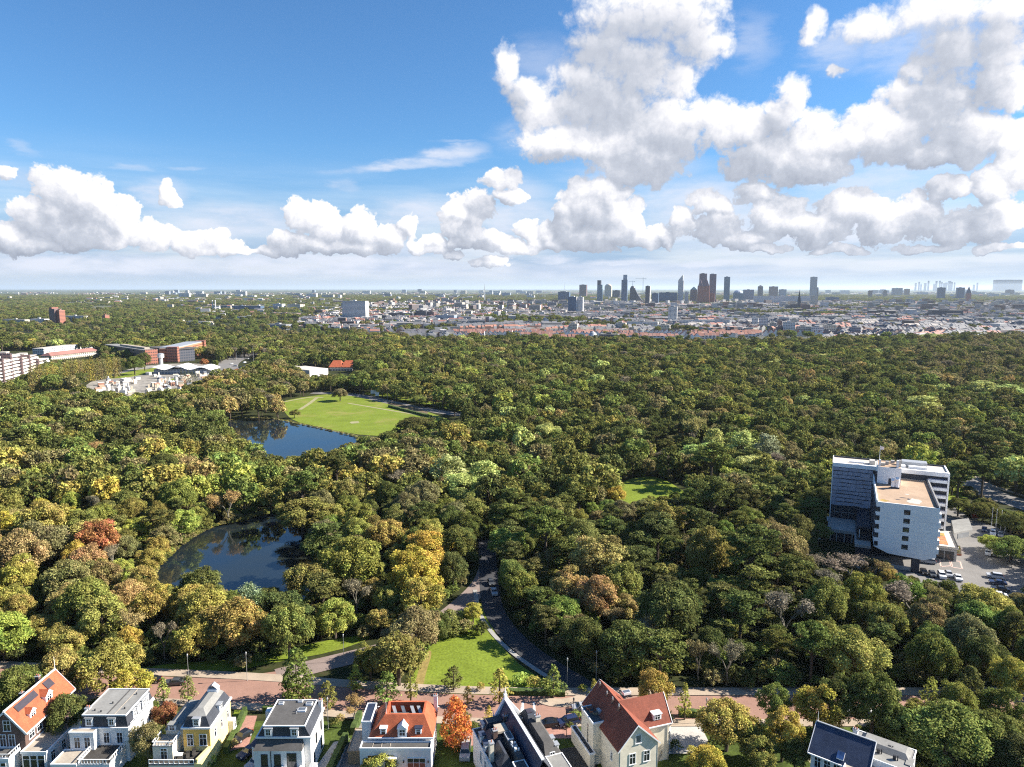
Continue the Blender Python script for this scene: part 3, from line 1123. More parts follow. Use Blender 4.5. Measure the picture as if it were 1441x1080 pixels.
# hotel grounds
lot = PP([(1165, 800), (1200, 785), (1330, 700), (1345, 715), (1362, 728), (1400, 742), (1441, 760), (1470, 800), (1460, 850), (1420, 850), (1330, 830), (1250, 815)])
sheet('car_park', lot, 0.12, ASPH_PALE)
sheet('road', ribbon(PP([(1340, 660), (1375, 688), (1441, 712), (1560, 745)]), 14), 0.13, ASPH_PALE)
sheet('pavement', ribbon(PP([(1350, 660), (1385, 681), (1441, 699), (1560, 728)]), 2.2), 0.24, SLAB, .2)
for k in range(7):
    a, b = P(1425 + k * 9, 706 + k * 2.9), P(1430 + k * 9, 707.6 + k * 2.9)
    sheet('road_marking', ribbon([a, b], .4), 0.136, PAINT)
sheet('verge', smooth_poly(PP([(1330, 735), (1332, 690), (1352, 680), (1365, 700), (1362, 722)])), 0.09, GRASS)
sheet('hotel_lawn', smooth_poly(PP([(1128, 716), (1130, 706), (1172, 708), (1172, 720)])), 0.09, GRASS)
for q in ([(1322, 788), (1336, 787), (1338, 797), (1324, 798)], [(1338, 789), (1351, 791), (1354, 801), (1340, 799)]):
    w_ = PP(q)
    for i in range(4):
        sheet('parking_marking', ribbon([w_[i], w_[(i + 1) % 4]], .45), 0.136, mat('pink_marking', (.5, .36, .31), .8, .1, 1))
# gardens behind the villas
sheet('gardens', [(-130, 86), (130, 86), (130, 136), (-130, 137)], 0.06, GRASS_DARK)
# ------------------------------------------------------------------ the wood
# colours of the wood by place: (px, py, rx, ry, palette)
ZONES = [
    (100, 790, 190, 110, ['tan', 'ochre', 'ochre', 'yellow-green', 'olive green', 'golden', 'brown-green']),
    (110, 900, 150, 60, ['ochre', 'olive green', 'tan', 'yellow-green', 'brown-green']),
    (300, 690, 90, 70, ['yellow-green', 'tan', 'ochre', 'olive green', 'mid green']),
    (320, 890, 90, 60, ['ochre', 'olive green', 'dark green', 'yellow-green']),
    (590, 790, 80, 70, ['ochre', 'golden', 'olive green', 'dark green', 'yellow-green']),
    (560, 660, 140, 60, ['olive green', 'dark green', 'brown-green', 'mid green', 'ochre']),
    (850, 760, 170, 90, ['olive green', 'olive green', 'dark green', 'brown-green', 'tan', 'mid green']),
    (900, 870, 250, 90, ['dark green', 'olive green', 'deep green', 'brown-green', 'dark green']),
    (1200, 900, 150, 60, ['dark green', 'olive green', 'yellow-green', 'mid green', 'dark green']),
    (350, 540, 90, 30, ['brown-green', 'olive green', 'tan', 'dark green']),
    (1400, 500, 120, 40, ['brown-green', 'dark green', 'olive green', 'brown-green']),
]
BASE = ['dark green', 'dark green', 'olive green', 'olive green', 'mid green', 'deep green', 'brown-green']


PATCH = ['dark green', 'olive green', 'yellow-green', 'brown-green', 'mid green', 'deep green', 'olive green', 'ochre']


def palette_at(px, py):
    for zx, zy, rx, ry, p in ZONES:
        d = ((px - zx) / rx) ** 2 + ((py - zy) / ry) ** 2
        if d < random.uniform(.5, 1.3):
            return p
    if random.random() < .10:
        return ['yellow-green', 'pale green', 'tan', 'ochre', 'yellow-green', 'brown-green']
    return BASE


GRID = {}
CELL = 8.0


def near_ok(x, y, r, k=.70):
    i, j = int(x // CELL), int(y // CELL)
    for a in range(i - 2, i + 3):
        for b in range(j - 2, j + 3):
            for (u, v, q) in GRID.get((a, b), ()):
                if (u - x) ** 2 + (v - y) ** 2 < (k * (r + q)) ** 2:
                    return False
    return True


def put(x, y, r):
    GRID.setdefault((int(x // CELL), int(y // CELL)), []).append((x, y, r))


# ground no tree stands on
NO = [pl, pu, grow(fld, 4), ribbon(ST, 16), ribbon(RB, 10), ribbon(RC, 10), lot, grow(PP(GLADE), 5), [(x + 14, y) for x, y in PP(GLADE)], PP(ISLAND), ribbon(PP([(440, 553), (500, 555), (550, 567), (600, 577), (660, 586), (720, 592)]), 16),
      ribbon(PP([(1340, 660), (1375, 688), (1441, 712), (1560, 745)]), 20), [(-130, 86), (130, 86), (130, 136), (-130, 137)],
      PP([(100, 552), (150, 528), (215, 505), (310, 505), (310, 540), (200, 560)]), PP([(30, 556), (30, 548), (170, 526), (175, 533)])]
HA, HEX, HEY = (117, 218.5), (0.905, -0.425), (0.425, 0.905)


def hotel_w(lx, ly):
    return HA[0] + lx * HEX[0] + ly * HEY[0], HA[1] + lx * HEX[1] + ly * HEY[1]


NO.append([hotel_w(-17, 8), hotel_w(30, -8), hotel_w(32, 52), hotel_w(-17, 52)])
BOX = [(min(p[0] for p in q), max(p[0] for p in q), min(p[1] for p in q), max(p[1] for p in q)) for q in NO]
CBOX = [(min(p[0] for p in q), max(p[0] for p in q), min(p[1] for p in q), max(p[1] for p in q), q) for q in KEEP_CLEAR + CLEAR_PX]
CFAR = [max(P(*p)[1] for p in q) + 6 for q in KEEP_CLEAR] + CLEAR_DIST
CFAR[KEEP_CLEAR.index(HOTEL_SEEN)] = 232


def allowed(x, y, r, h):
    for q, b in zip(NO, BOX):
        if b[0] <= x <= b[1] and b[2] <= y <= b[3] and inpoly(x, y, q):
            return False
    pts = [J(x, y, h), J(x - r * .8, y, h * .7), J(x + r * .8, y, h * .7), J(x, y, h * .5), J(x - r * .8, y, h * .35), J(x + r * .8, y, h * .35)]
    for (x0, x1, y0, y1, q), fr in zip(CBOX, CFAR):
        if y > fr:
            continue
        for px, py in pts:
            if x0 <= px <= x1 and y0 <= py <= y1 and inpoly(px, py, q):
                return False
    return True


def from_top(px, py, h):
    return P(px, py, h)


# --- trees one can point at: (kind, variant, px, py of the top, width px, height m, tint, label, category)
FEATURE = [
    # street and garden trees
    ('cone', 0, 228, 953, 24, 6.0, 'yellow-green', 'small yellowing street tree, left of two on the brick street behind the white house', 'street tree'),
    ('cone', 2, 263, 949, 27, 7.0, 'olive green', 'small green street tree at the kerb behind the yellow villa', 'street tree'),
    ('fat_cone', 0, 415, 912, 54, 12.5, 'dark green', 'big dense dark green oak beside the brick junction behind the white mansard villa', 'oak'),
    ('cone', 2, 460, 958, 34, 7.0, 'olive green', 'thin olive street tree just right of the big dense oak', 'street tree'),
    ('bare', 0, 497, 976, 44, 7.5, 'tan', 'thin tan half-bare tree in front of the brick street beside the driveway hedge', 'thin tree'),
    ('cone', 1, 500, 934, 30, 7.0, 'yellow-green', 'yellow-green young tree on the corner left of the tall tree clump', 'street tree'),
    ('cone', 2, 544, 944, 42, 8.0, 'mid green', 'rounded green street tree left of the island lawn behind the orange roofed house', 'street tree'),
    ('cone', 0, 577, 935, 28, 9.0, 'olive green', 'slim olive tree at the left tip of the island lawn', 'street tree'),
    ('broadleaf', 2, 560, 890, 74, 13, 'olive green', 'tall olive tree clump at the left end of the island lawn', 'broadleaf tree'),
    ('broadleaf', 0, 520, 905, 44, 9, 'olive green', 'mid-size olive tree beside the side road left of the island lawn', 'broadleaf tree'),
    ('fat_cone', 1, 633, 858, 34, 7.5, 'olive green', 'round-topped olive tree alone at the upper tip of the island lawn', 'oak'),
    ('cone', 2, 638, 937, 36, 6.0, 'dark green', 'small dark round tree standing alone in the middle of the island lawn', 'street tree'),
    ('cone', 1, 703, 940, 38, 8.5, 'ochre', 'yellow-orange young tree at the kerb behind the slate roofed villa', 'street tree'),
    ('cone', 0, 779, 935, 36, 8.0, 'mid green', 'conical green street tree at the junction corner with the wood road', 'street tree'),
    ('cone', 1, 658, 965, 20, 4.5, 'ochre', 'small ochre sapling between the lawn tree and the orange-red tree', 'street tree'),
    ('cone', 1, 688, 993, 18, 4.0, 'golden', 'little golden sapling left of the white gable of the slate villa', 'street tree'),
    ('fat_cone', 1, 641, 982, 50, 10.5, 'orange', 'bright orange-red autumn tree between the orange roofed and the slate roofed houses', 'maple'),
    ('cone', 1, 965, 961, 26, 8.5, 'yellow-green', 'bright yellow-green conical street tree right of the cream villa', 'street tree'),
    ('broadleaf', 3, 920, 943, 52, 10.5, 'ochre', 'domed ochre and green tree right behind the cream villa', 'broadleaf tree'),
    ('cone', 1, 836, 955, 20, 6, 'yellow-green', 'small yellow-green tree behind the ridge tip of the cream villa', 'street tree'),
    ('broadleaf', 1, 1025, 984, 92, 11.0, 'ochre', 'broad yellowing tree right of the cream villa and its white drive', 'broadleaf tree'),
    ('broadleaf', 2, 1104, 994, 54, 11.5, 'golden', 'golden-green tree just left of the navy roofed house', 'broadleaf tree'),
    ('broadleaf', 0, 1150, 961, 68, 11.5, 'golden', 'orange-yellow tree at the brick street above the navy roof', 'broadleaf tree'),
    ('broadleaf', 4, 1232, 945, 74, 14.5, 'dark green', 'tall dark green tree with visible trunk across the street from the navy roofed house', 'broadleaf tree'),
    ('cone', 2, 1312, 952, 30, 8.0, 'yellow-green', 'small yellow-green street tree far right of the brick street', 'street tree'),
    ('broadleaf', 5, 1335, 995, 128, 12, 'mid green', 'wide bright green tree right of the navy roofed house at the bottom', 'broadleaf tree'),
    ('broadleaf', 4, 1262, 990, 60, 10, 'deep green', 'dark green tree directly right behind the flat grey roof', 'broadleaf tree'),
    ('fat_cone', 0, 1368, 938, 52, 11.5, 'deep green', 'dark pointed tree beside the street near the right edge', 'oak'),
    ('broadleaf', 3, 1425, 925, 56, 12, 'yellow-green', 'yellow-green tree cut by the right edge above the street', 'broadleaf tree'),
    ('broadleaf', 3, 997, 1054, 58, 7, 'golden', 'small golden tree at the bottom edge right of the cream villa', 'broadleaf tree'),
    ('broadleaf', 1, 88, 976, 60, 10, 'dark green', 'green tree between the orange tiled house and the flat white house', 'broadleaf tree'),
    ('broadleaf', 2, 232, 986, 36, 7, 'red-brown', 'small red-brown tree between the flat white house and the yellow villa', 'broadleaf tree'),
    ('broadleaf', 3, 205, 1020, 50, 8, 'brown-green', 'tan-brown garden tree in front of the flat white house and left of the yellow villa', 'broadleaf tree'),
    ('broadleaf', 0, 535, 1056, 66, 6.5, 'yellow-green', 'round yellow-green tree at the bottom edge before the orange roofed house', 'broadleaf tree'),
    ('broadleaf', 5, 150, 905, 86, 13, 'ochre', 'large yellow tree behind the flat white house', 'broadleaf tree'),
    ('broadleaf', 1, 80, 912, 70, 12.5, 'ochre', 'yellow tree behind the orange tiled gable house', 'broadleaf tree'),
    ('broadleaf', 2, 180, 940, 60, 9, 'golden', 'low golden tree beside the brick street right of the big yellow one', 'broadleaf tree'),
    ('broadleaf', 1, 1405, 1000, 92, 11, 'dark green', 'dark tree in the bottom right corner below the street', 'broadleaf tree'),
    ('broadleaf', 5, 1440, 1040, 90, 9, 'deep green', 'deep green tree cut by the bottom right corner', 'broadleaf tree'),
    ('broadleaf', 2, 1298, 985, 54, 10, 'olive green', 'olive tree at the street above the wide bright green tree', 'broadleaf tree'),
    ('broadleaf', 0, 1068, 1030, 60, 8, 'olive green', 'olive garden tree between the broad yellowing tree and the golden-green one', 'broadleaf tree'),
    ('broadleaf', 3, 1120, 1040, 44, 7, 'dark green', 'small dark garden tree below the golden-green tree', 'broadleaf tree'),
    ('broadleaf', 4, 1185, 950, 60, 13, 'dark green', 'dark tree with bare lower trunk at the street left of the tallest dark one', 'broadleaf tree'),
    ('broadleaf', 1, 1352, 960, 56, 11, 'olive green', 'olive tree at the far side of the street left of the dark pointed tree', 'broadleaf tree'),
    ('broadleaf', 0, 1410, 965, 60, 10, 'dark green', 'dark tree over the street near the right edge', 'broadleaf tree'),
    ('broadleaf', 2, 1090, 960, 46, 10, 'mid green', 'fresh green tree on the far side of the street right of the grey half-bare one', 'broadleaf tree'),
    ('broadleaf', 5, 20, 940, 70, 13, 'dark green', 'dark tree behind the chimneys of the orange tiled gable house', 'broadleaf tree'),
    # trees of the wood with a look of their own
    ('broadleaf', 4, 137, 730, 60, 17, 'rust-red', 'rust-red tree among yellow ones left of the lower pond', 'beech'),
    ('bare', 1, 160, 760, 44, 12, 'grey-brown', 'pale brown twiggy tree just below the rust-red tree', 'thin tree'),
    ('broadleaf', 0, 208, 822, 52, 13, 'ochre', 'orange-brown tree left of the lower pond near its lower end', 'broadleaf tree'),
    ('bare', 2, 180, 850, 54, 13, 'tan', 'half-bare pale tree with visible twigs below the orange-brown tree', 'thin tree'),
    ('bare', 0, 228, 868, 40, 11, 'grey-brown', 'half-bare twiggy tree left of the yellow olive tree by the verge', 'thin tree'),
    ('broadleaf', 5, 330, 845, 92, 14, 'ochre', 'big ochre and green tree between the lower pond and the verge', 'broadleaf tree'),
    ('broadleaf', 4, 280, 798, 60, 13, 'dark green', 'dark green tree at the near shore of the lower pond', 'broadleaf tree'),
    ('poplar', 0, 350, 822, 56, 13, 'silver-green', 'silver willow at the near shore of the lower pond', 'willow'),
    ('broadleaf', 1, 436, 790, 78, 14, 'olive green', 'tall grey-green tree right of the lower pond beside the verge', 'broadleaf tree'),
    ('broadleaf', 0, 470, 838, 62, 12, 'yellow-green', 'yellow-green tree right in front of the tall grey-green one', 'broadleaf tree'),
    ('broadleaf', 2, 425, 700, 84, 14, 'olive green', 'yellow tipped tree on the right shore of the lower pond', 'broadleaf tree'),
    ('broadleaf', 3, 600, 748, 70, 14, 'golden', 'golden tree in the middle of the wood left of the wood road', 'broadleaf tree'),
    ('broadleaf', 1, 545, 728, 62, 14, 'ochre', 'ochre topped tree left of the golden one', 'broadleaf tree'),
    ('broadleaf', 2, 590, 812, 66, 14, 'ochre', 'yellow-ochre tree below the golden one', 'broadleaf tree'),
    ('poplar', 0, 632, 640, 76, 18, 'pale green', 'left one of two pale green poplars in the middle of the wood', 'poplar'),
    ('poplar', 1, 680, 650, 72, 17, 'pale green', 'right one of two pale green poplars in the middle of the wood', 'poplar'),
    ('bare', 1, 555, 654, 48, 14, 'grey-brown', 'grey bare tree left of the pale poplars', 'thin tree'),
    ('poplar', 1, 1005, 604, 44, 18, 'pale green', 'leftmost silver poplar of the row right of the glade', 'poplar'),
    ('poplar', 0, 1045, 607, 56, 18, 'pale green', 'middle silver poplar of the row right of the glade', 'poplar'),
    ('poplar', 1, 1080, 612, 58, 18, 'silver-green', 'largest rightmost silver poplar of the row right of the glade', 'poplar'),
    ('poplar', 0, 1300, 557, 66, 16, 'pale green', 'pale yellow-green poplar alone in the wood behind the hotel', 'poplar'),
    ('poplar', 1, 1385, 537, 60, 16, 'pale green', 'left pale poplar of a clump at the right edge of the wood', 'poplar'),
    ('poplar', 0, 1422, 542, 70, 16, 'pale green', 'right pale poplar of a clump at the right edge of the wood', 'poplar'),
    ('broadleaf', 1, 478, 546, 26, 11, 'brown-green', 'solitary dark tree on the far side of the bright green field', 'broadleaf tree'),
    ('broadleaf', 0, 414, 576, 16, 6.5, 'olive green', 'small round tree at the corner of the upper pond and the field', 'broadleaf tree'),
    ('broadleaf', 2, 352, 548, 56, 15, 'deep green', 'big dark tree group at the far shore of the upper pond', 'broadleaf tree'),
    ('broadleaf', 3, 590, 556, 26, 9, 'olive green', 'left tree of the small row between the field and its road', 'broadleaf tree'),
    ('broadleaf', 0, 610, 556, 26, 9, 'brown-green', 'right tree of the small row between the field and its road', 'broadleaf tree'),
    ('broadleaf', 1, 585, 586, 60, 12, 'deep green', 'dark tree standing before the near corner of the field', 'broadleaf tree'),
    ('broadleaf', 3, 868, 684, 32, 9, 'golden', 'small golden tree at the left end of the glade', 'broadleaf tree'),
    ('bare', 2, 905, 860, 56, 13, 'grey-brown', 'twiggy grey-brown tree beside the wood road among dark pines', 'thin tree'),
    ('bare', 0, 1025, 895, 58, 12, 'grey-brown', 'half-bare grey tree with pale trunk above the right part of the street', 'thin tree'),
    ('bare', 1, 985, 888, 44, 12, 'brown-green', 'half-bare brown-green tree left of the grey one above the street', 'thin tree'),
    ('bare', 2, 1200, 776, 84, 11, 'grey-brown', 'pale bare tree in front of the hotel wing', 'thin tree'),
    ('bare', 0, 1166, 800, 62, 11, 'grey-brown', 'pale bare tree lower left of the hotel front', 'thin tree'),
    ('bare', 1, 1285, 820, 90, 11, 'grey-brown', 'bare brown tree between the hotel car park and the dark wood', 'thin tree'),
    ('broadleaf', 0, 1236, 785, 46, 7, 'brown-green', 'small brown-green tree beneath the hotel front wall', 'broadleaf tree'),
    ('broadleaf', 3, 1205, 890, 86, 13, 'yellow-green', 'tall yellow-green tree above the navy roofed house and the street', 'broadleaf tree'),
    ('broadleaf', 5, 1390, 830, 90, 11, 'yellow-green', 'bright yellow-green tree in front of the hotel car park at the right', 'broadleaf tree'),
    ('broadleaf', 4, 1350, 700, 34, 8, 'dark green', 'dark tree right of the hotel near the lawn', 'broadleaf tree'),
    ('broadleaf', 1, 1385, 706, 44, 8, 'dark green', 'dark tree between the hotel car park and the right road', 'broadleaf tree'),
    ('broadleaf', 2, 1425, 722, 36, 9, 'deep green', 'deep green tree at the right edge by the flagpoles', 'broadleaf tree'),
    ('broadleaf', 5, 1425, 757, 60, 8, 'mid green', 'wide green tree over the right end of the hotel car park', 'broadleaf tree'),
    ('broadleaf', 0, 1395, 752, 36, 6, 'yellow-green', 'yellow-green small tree in the middle of the hotel car park', 'broadleaf tree'),
]
for kd, vr, px, py, wpx, h, ti, lab, cat in FEATURE:
    x, y = from_top(px, py, h)
    cm, tm, R, H = KIND[kd][vr % len(KIND[kd])]
    depth = y * _c - (h * .5 - CAM_H) * _s
    r = wpx * depth / FPX / 2
    plant(kd, vr, x, y, ti, lab, cat, None, r / R, h / H)
    put(x, y, r * .8)

FEATURE2 = [
    ('broadleaf', 1, 650, 665, 70, 15, 'pale green', 'lime green round tree in front of the two pale poplars', 'broadleaf tree'),
    ('broadleaf', 2, 1065, 640, 70, 14, 'pale green', 'lime green tree in front of the silver poplars', 'broadleaf tree'),
    ('broadleaf', 0, 985, 622, 60, 14, 'pale green', 'pale lime tree at the left foot of the silver poplars', 'broadleaf tree'),
    ('broadleaf', 4, 1100, 505, 34, 14, 'pale green', 'lime tree alone in the far part of the wide wood', 'broadleaf tree'),
    ('broadleaf', 2, 1160, 497, 26, 13, 'pale green', 'lime tree right of another one in the far part of the wide wood', 'broadleaf tree'),
    ('broadleaf', 3, 770, 596, 44, 14, 'pale green', 'pale lime tree in the wood right of the field', 'broadleaf tree'),
    ('broadleaf', 5, 1310, 470, 46, 14, 'pale green', 'pale lime tree at the far edge of the wide wood on the right', 'broadleaf tree'),
    ('broadleaf', 1, 1275, 494, 30, 13, 'pale green', 'small lime tree below the far edge of the wide wood on the right', 'broadleaf tree'),
    ('broadleaf', 0, 60, 585, 44, 15, 'yellow-green', 'bright green tree at the left edge below the white flats', 'broadleaf tree'),
    ('broadleaf', 5, 230, 640, 60, 15, 'dark green', 'dark tree group above the autumn wood', 'broadleaf tree'),
    ('broadleaf', 4, 110, 572, 40, 14, 'pale green', 'pale lime tree below the columnar row', 'broadleaf tree'),
    ('broadleaf', 3, 310, 533, 40, 13, 'yellow-green', 'bright green tree right of the miniature park', 'broadleaf tree'),
]
for kd, vr, px, py, wpx, h, ti, lab, cat in FEATURE2:
    x, y = from_top(px, py, h)
    cm, tm, R, H = KIND[kd][vr % len(KIND[kd])]
    r = wpx * (y * _c - (h * .5 - CAM_H) * _s) / FPX / 2
    plant(kd, vr, x, y, ti, lab, cat, None, r / R, h / H)
    put(x, y, r * .8)

# --- the wood itself
AREAS = [
    ('along the brick street in front of the villas', lambda px, py: py > 925),
    ('in the autumn wood left of the lower pond', lambda px, py: px < 260 and py > 640),
    ('around the lower pond', lambda px, py: 200 <= px < 520 and 690 < py),
    ('between the lower pond and the upper pond', lambda px, py: px < 560 and py > 600),
    ('between the lower pond and the wood road', lambda px, py: px < 690 and py > 690),
    ('beside the asphalt wood road', lambda px, py: 690 <= px < 830 and py > 760),
    ('in front of the hotel', lambda px, py: px > 1090 and py > 770),
    ('around the glade', lambda px, py: 820 < px < 1000 and 620 < py < 760),
    ('in the dark wood between glade and hotel', lambda px, py: px > 830 and py > 640),
    ('in the wide wood behind the hotel', lambda px, py: px > 900),
    ('in the wide wood behind the ponds', lambda px, py: True),
]
WORD = {'dark green': 'dark green', 'deep green': 'deep green', 'olive green': 'olive', 'mid green': 'fresh green', 'yellow-green': 'yellow-green', 'tan': 'tan-leaved', 'golden': 'golden', 'ochre': 'ochre yellow',
        'brown-green': 'brownish green', 'grey-brown': 'grey-brown', 'red-brown': 'red-brown', 'silver-green': 'silver-green', 'pale green': 'pale green', 'rust-red': 'rust-red', 'orange': 'orange'}
cand = []
tries = int(1.45 * (1160 ** 2) / 2 / 10)
TX = np.random.default_rng(5)
yy = np.sqrt(TX.uniform(118 ** 2, 1230 ** 2, tries))
xx = TX.uniform(-.80, .80, tries) * (yy + 25)
order = np.argsort(yy)
for i in order:
    x, y = float(xx[i]), float(yy[i])
    r = random.choice((4.2, 5.2, 6.2, 6.8, 7.6, 8.6, 10.0)) * (0.92 if y < 260 else 1.0)
    if not near_ok(x, y, r):
        continue
    px, py = J(x, y, 11)
    if y > 1150 + 45 * math.sin(px / 90) and px > 560 and px < 1330:
        continue
    kd = 'broadleaf'
    u = random.random()
    pineshare = .45 if (690 < px < 1150 and 690 < py < 930) else .22 if (px > 900 and py > 640) else .06
    if u < pineshare:
        kd = 'pine'
        r *= .85
    elif u > .965:
        kd = 'bare'
    h = {'broadleaf': 1.85, 'pine': 2.45, 'bare': 2.0}[kd] * r + random.uniform(-.5, 4.0)
    if kd == 'broadleaf':
        h = min(h, 18.5)
    if not allowed(x, y, r, h):
        # a lower tree may still fit under the line of sight
        h *= .62
        r *= .75
        if kd == 'pine' or not allowed(x, y, r, h):
            continue
    put(x, y, r)
    ti = random.choice(palette_at(px, py))
    if kd == 'pine':
        ti = random.choice(['dark green', 'deep green', 'deep green'])
    elif kd == 'bare':
        ti = random.choice(['grey-brown', 'tan', 'brown-green'])
    vis = (-40 < px < 1481) and py < 1090
    cand.append((y, x, r, h, kd, ti, px, py, vis))
count = {'broadleaf': 0, 'pine': 0, 'bare': 0}
LIMIT = {'broadleaf': 225, 'pine': 110, 'bare': 30}
STUFF = []
for y, x, r, h, kd, ti, px, py, vis in cand:
    if vis and count[kd] < LIMIT[kd]:
        v = random.randrange(6)
        cm, tm, R, H = KIND[kd][v % len(KIND[kd])]
        area = next(a for a, f in AREAS if f(px, py))
        what = {'broadleaf': 'broadleaf tree', 'pine': 'pine', 'bare': 'half-bare tree'}[kd]
        lab = f'{WORD[ti]} {what} {area}'
        plant(kd, v, x, y, ti, lab, {'broadleaf': 'broadleaf tree', 'pine': 'pine', 'bare': 'thin tree'}[kd], f'{WORD[ti]} {what}s {area}', r / R, h / H)
        count[kd] += 1
    else:
        v = {'broadleaf': random.randrange(5), 'pine': 5 + random.randrange(2), 'bare': 8}[kd]
        STUFF.append((x, y, v, r, h, TINT[ti]))

# undergrowth and saplings beneath the near wood
UG = np.random.default_rng(12)
for _ in range(15000):
    y = math.sqrt(UG.uniform(138 ** 2, 470 ** 2))
    x = UG.uniform(-.8, .8) * (y + 20)
    r = UG.uniform(1.3, 2.8)
    h = r * UG.uniform(1.1, 1.9)
    if allowed(x, y, r, h):
        STUFF.append((x, y, int(UG.integers(0, 5)), r, h, TINT[random.choice(['dark green', 'deep green', 'brown-green', 'olive green', 'mid green'])]))
# wild garden in the bottom right corner
for _ in range(260):
    x, y, r = UG.uniform(74, 132), UG.uniform(96, 135), UG.uniform(.9, 2.2)
    STUFF.append((x, y, int(UG.integers(0, 5)), r, r * 1.3, TINT[random.choice(['dark green', 'deep green', 'brown-green', 'olive green'])]))
for _ in range(240):
    x, y, r = UG.uniform(-110, 74), UG.uniform(104, 136), UG.uniform(.5, 1.3)
    px, py = J(x, y, 0)
    ok = all(not (a <= x <= b_ and c <= y <= d) for a, b_, c, d in ((-103, -67, 110, 139), (-68, -56, 110, 139), (-54, -34, 110, 132), (-33, -13, 110, 132), (-10, 13, 104, 130), (12, 46, 112, 136), (50, 74, 108, 124)))
    if ok:
        STUFF.append((x, y, int(UG.integers(0, 5)), r, r * 1.3, TINT[random.choice(['dark green', 'deep green', 'brown-green', 'olive green'])]))
# reeds and bushes right at the water's edge
for pol in (pl, pu):
    for i in range(len(pol)):
        a, b_ = Vector(pol[i]), Vector(pol[(i + 1) % len(pol)])
        for k in range(int((b_ - a).length / 1.6) + 1):
            p = a.lerp(b_, UG.uniform())
            r = UG.uniform(.9, 1.9) if pol is pl else UG.uniform(.5, 1.0)
            STUFF.append((p.x, p.y, int(UG.integers(0, 5)), r, r * 1.2, TINT[random.choice(['olive green', 'dark green', 'brown-green', 'ochre'])]))

# farther woods, to the left and beyond, and the trees of the town
def town_here(px):
    return px > 560


FARW = np.random.default_rng(9)
n = 90000
yy = np.sqrt(FARW.uniform(1150 ** 2, 8800 ** 2, n))
xx = FARW.uniform(-.80, .80, n) * yy
for x, y in zip(xx, yy):
    px, py = J(x, y, 8)
    if px < -20 or px > 1470:
        continue
    q = math.sin(x * .0037 + 1.3) * math.sin(y * .0041 + .6) + .5 * math.sin(x * .011 + y * .007) + .35 * math.sin(x * .021 - y * .017)
    if inpoly(x, y, TOWN):
        dens = .09 + (.85 if q > .66 else 0)
    elif y < 2600:
        dens = (.95 if q < .95 else .4) if px < 250 or y < 1900 else .55
    else:
        dens = .85 if q < .45 else .10
    if y > 3300:
        dens *= .6
    if FARW.uniform() > dens:
        continue
    r = FARW.uniform(5, 8) * (1.0 if y < 1900 else 1.35 if y < 3200 else 1.9 if y < 5000 else 3.0)
    h = min(16, r * 1.9)
    bad = False
    for (x0, x1, y0, y1, q_), fr in zip(CBOX[13:], CFAR[13:]):
        if y < fr and x0 <= px <= x1 and y0 - 2 <= py <= y1 and inpoly(px, py, q_):
            bad = True
    if bad:
        continue
    ti = TINT[random.choice(['dark green', 'deep green', 'olive green', 'brown-green', 'dark green', 'mid green'])]
    STUFF.append((x, y, int(FARW.integers(0, 5)), r, h, ti))


def gn_tree():
    ng = bpy.data.node_groups.new('plant_woodland', 'GeometryNodeTree')
    ng.interface.new_socket('Geometry', in_out='INPUT', socket_type='NodeSocketGeometry')
    ng.interface.new_socket('Geometry', in_out='OUTPUT', socket_type='NodeSocketGeometry')
    nn, ln = ng.nodes, ng.links
    gi, go = nn.new('NodeGroupInput'), nn.new('NodeGroupOutput')

    def attr(nm, ty):
        a = nn.new('GeometryNodeInputNamedAttribute')
        a.data_type = ty
        a.inputs['Name'].default_value = nm
        return a.outputs['Attribute']
    sep = nn.new('GeometryNodeSeparateGeometry')
    sep.domain = 'POINT'
    ln.new(gi.outputs[0], sep.inputs['Geometry'])
    ln.new(attr('is_spot', 'BOOLEAN'), sep.inputs['Selection'])
    sp = nn.new('GeometryNodeSplitToInstances')
    sp.domain = 'FACE'
    ln.new(sep.outputs['Inverted'], sp.inputs[0])
    ln.new(attr('proto', 'INT'), sp.inputs['Group ID'])
    m2p = nn.new('GeometryNodeMeshToPoints')
    ln.new(sep.outputs['Selection'], m2p.inputs['Mesh'])
    io = nn.new('GeometryNodeInstanceOnPoints')
    ln.new(m2p.outputs['Points'], io.inputs['Points'])
    ln.new(sp.outputs['Instances'], io.inputs['Instance'])
    io.inputs['Pick Instance'].default_value = True
    ln.new(attr('pick', 'INT'), io.inputs['Instance Index'])
    e2r = nn.new('FunctionNodeEulerToRotation')
    ln.new(attr('spin', 'FLOAT_VECTOR'), e2r.inputs[0])
    ln.new(e2r.outputs[0], io.inputs['Rotation'])
    ln.new(attr('size', 'FLOAT_VECTOR'), io.inputs['Scale'])
    ln.new(io.outputs['Instances'], go.inputs[0])
    return ng


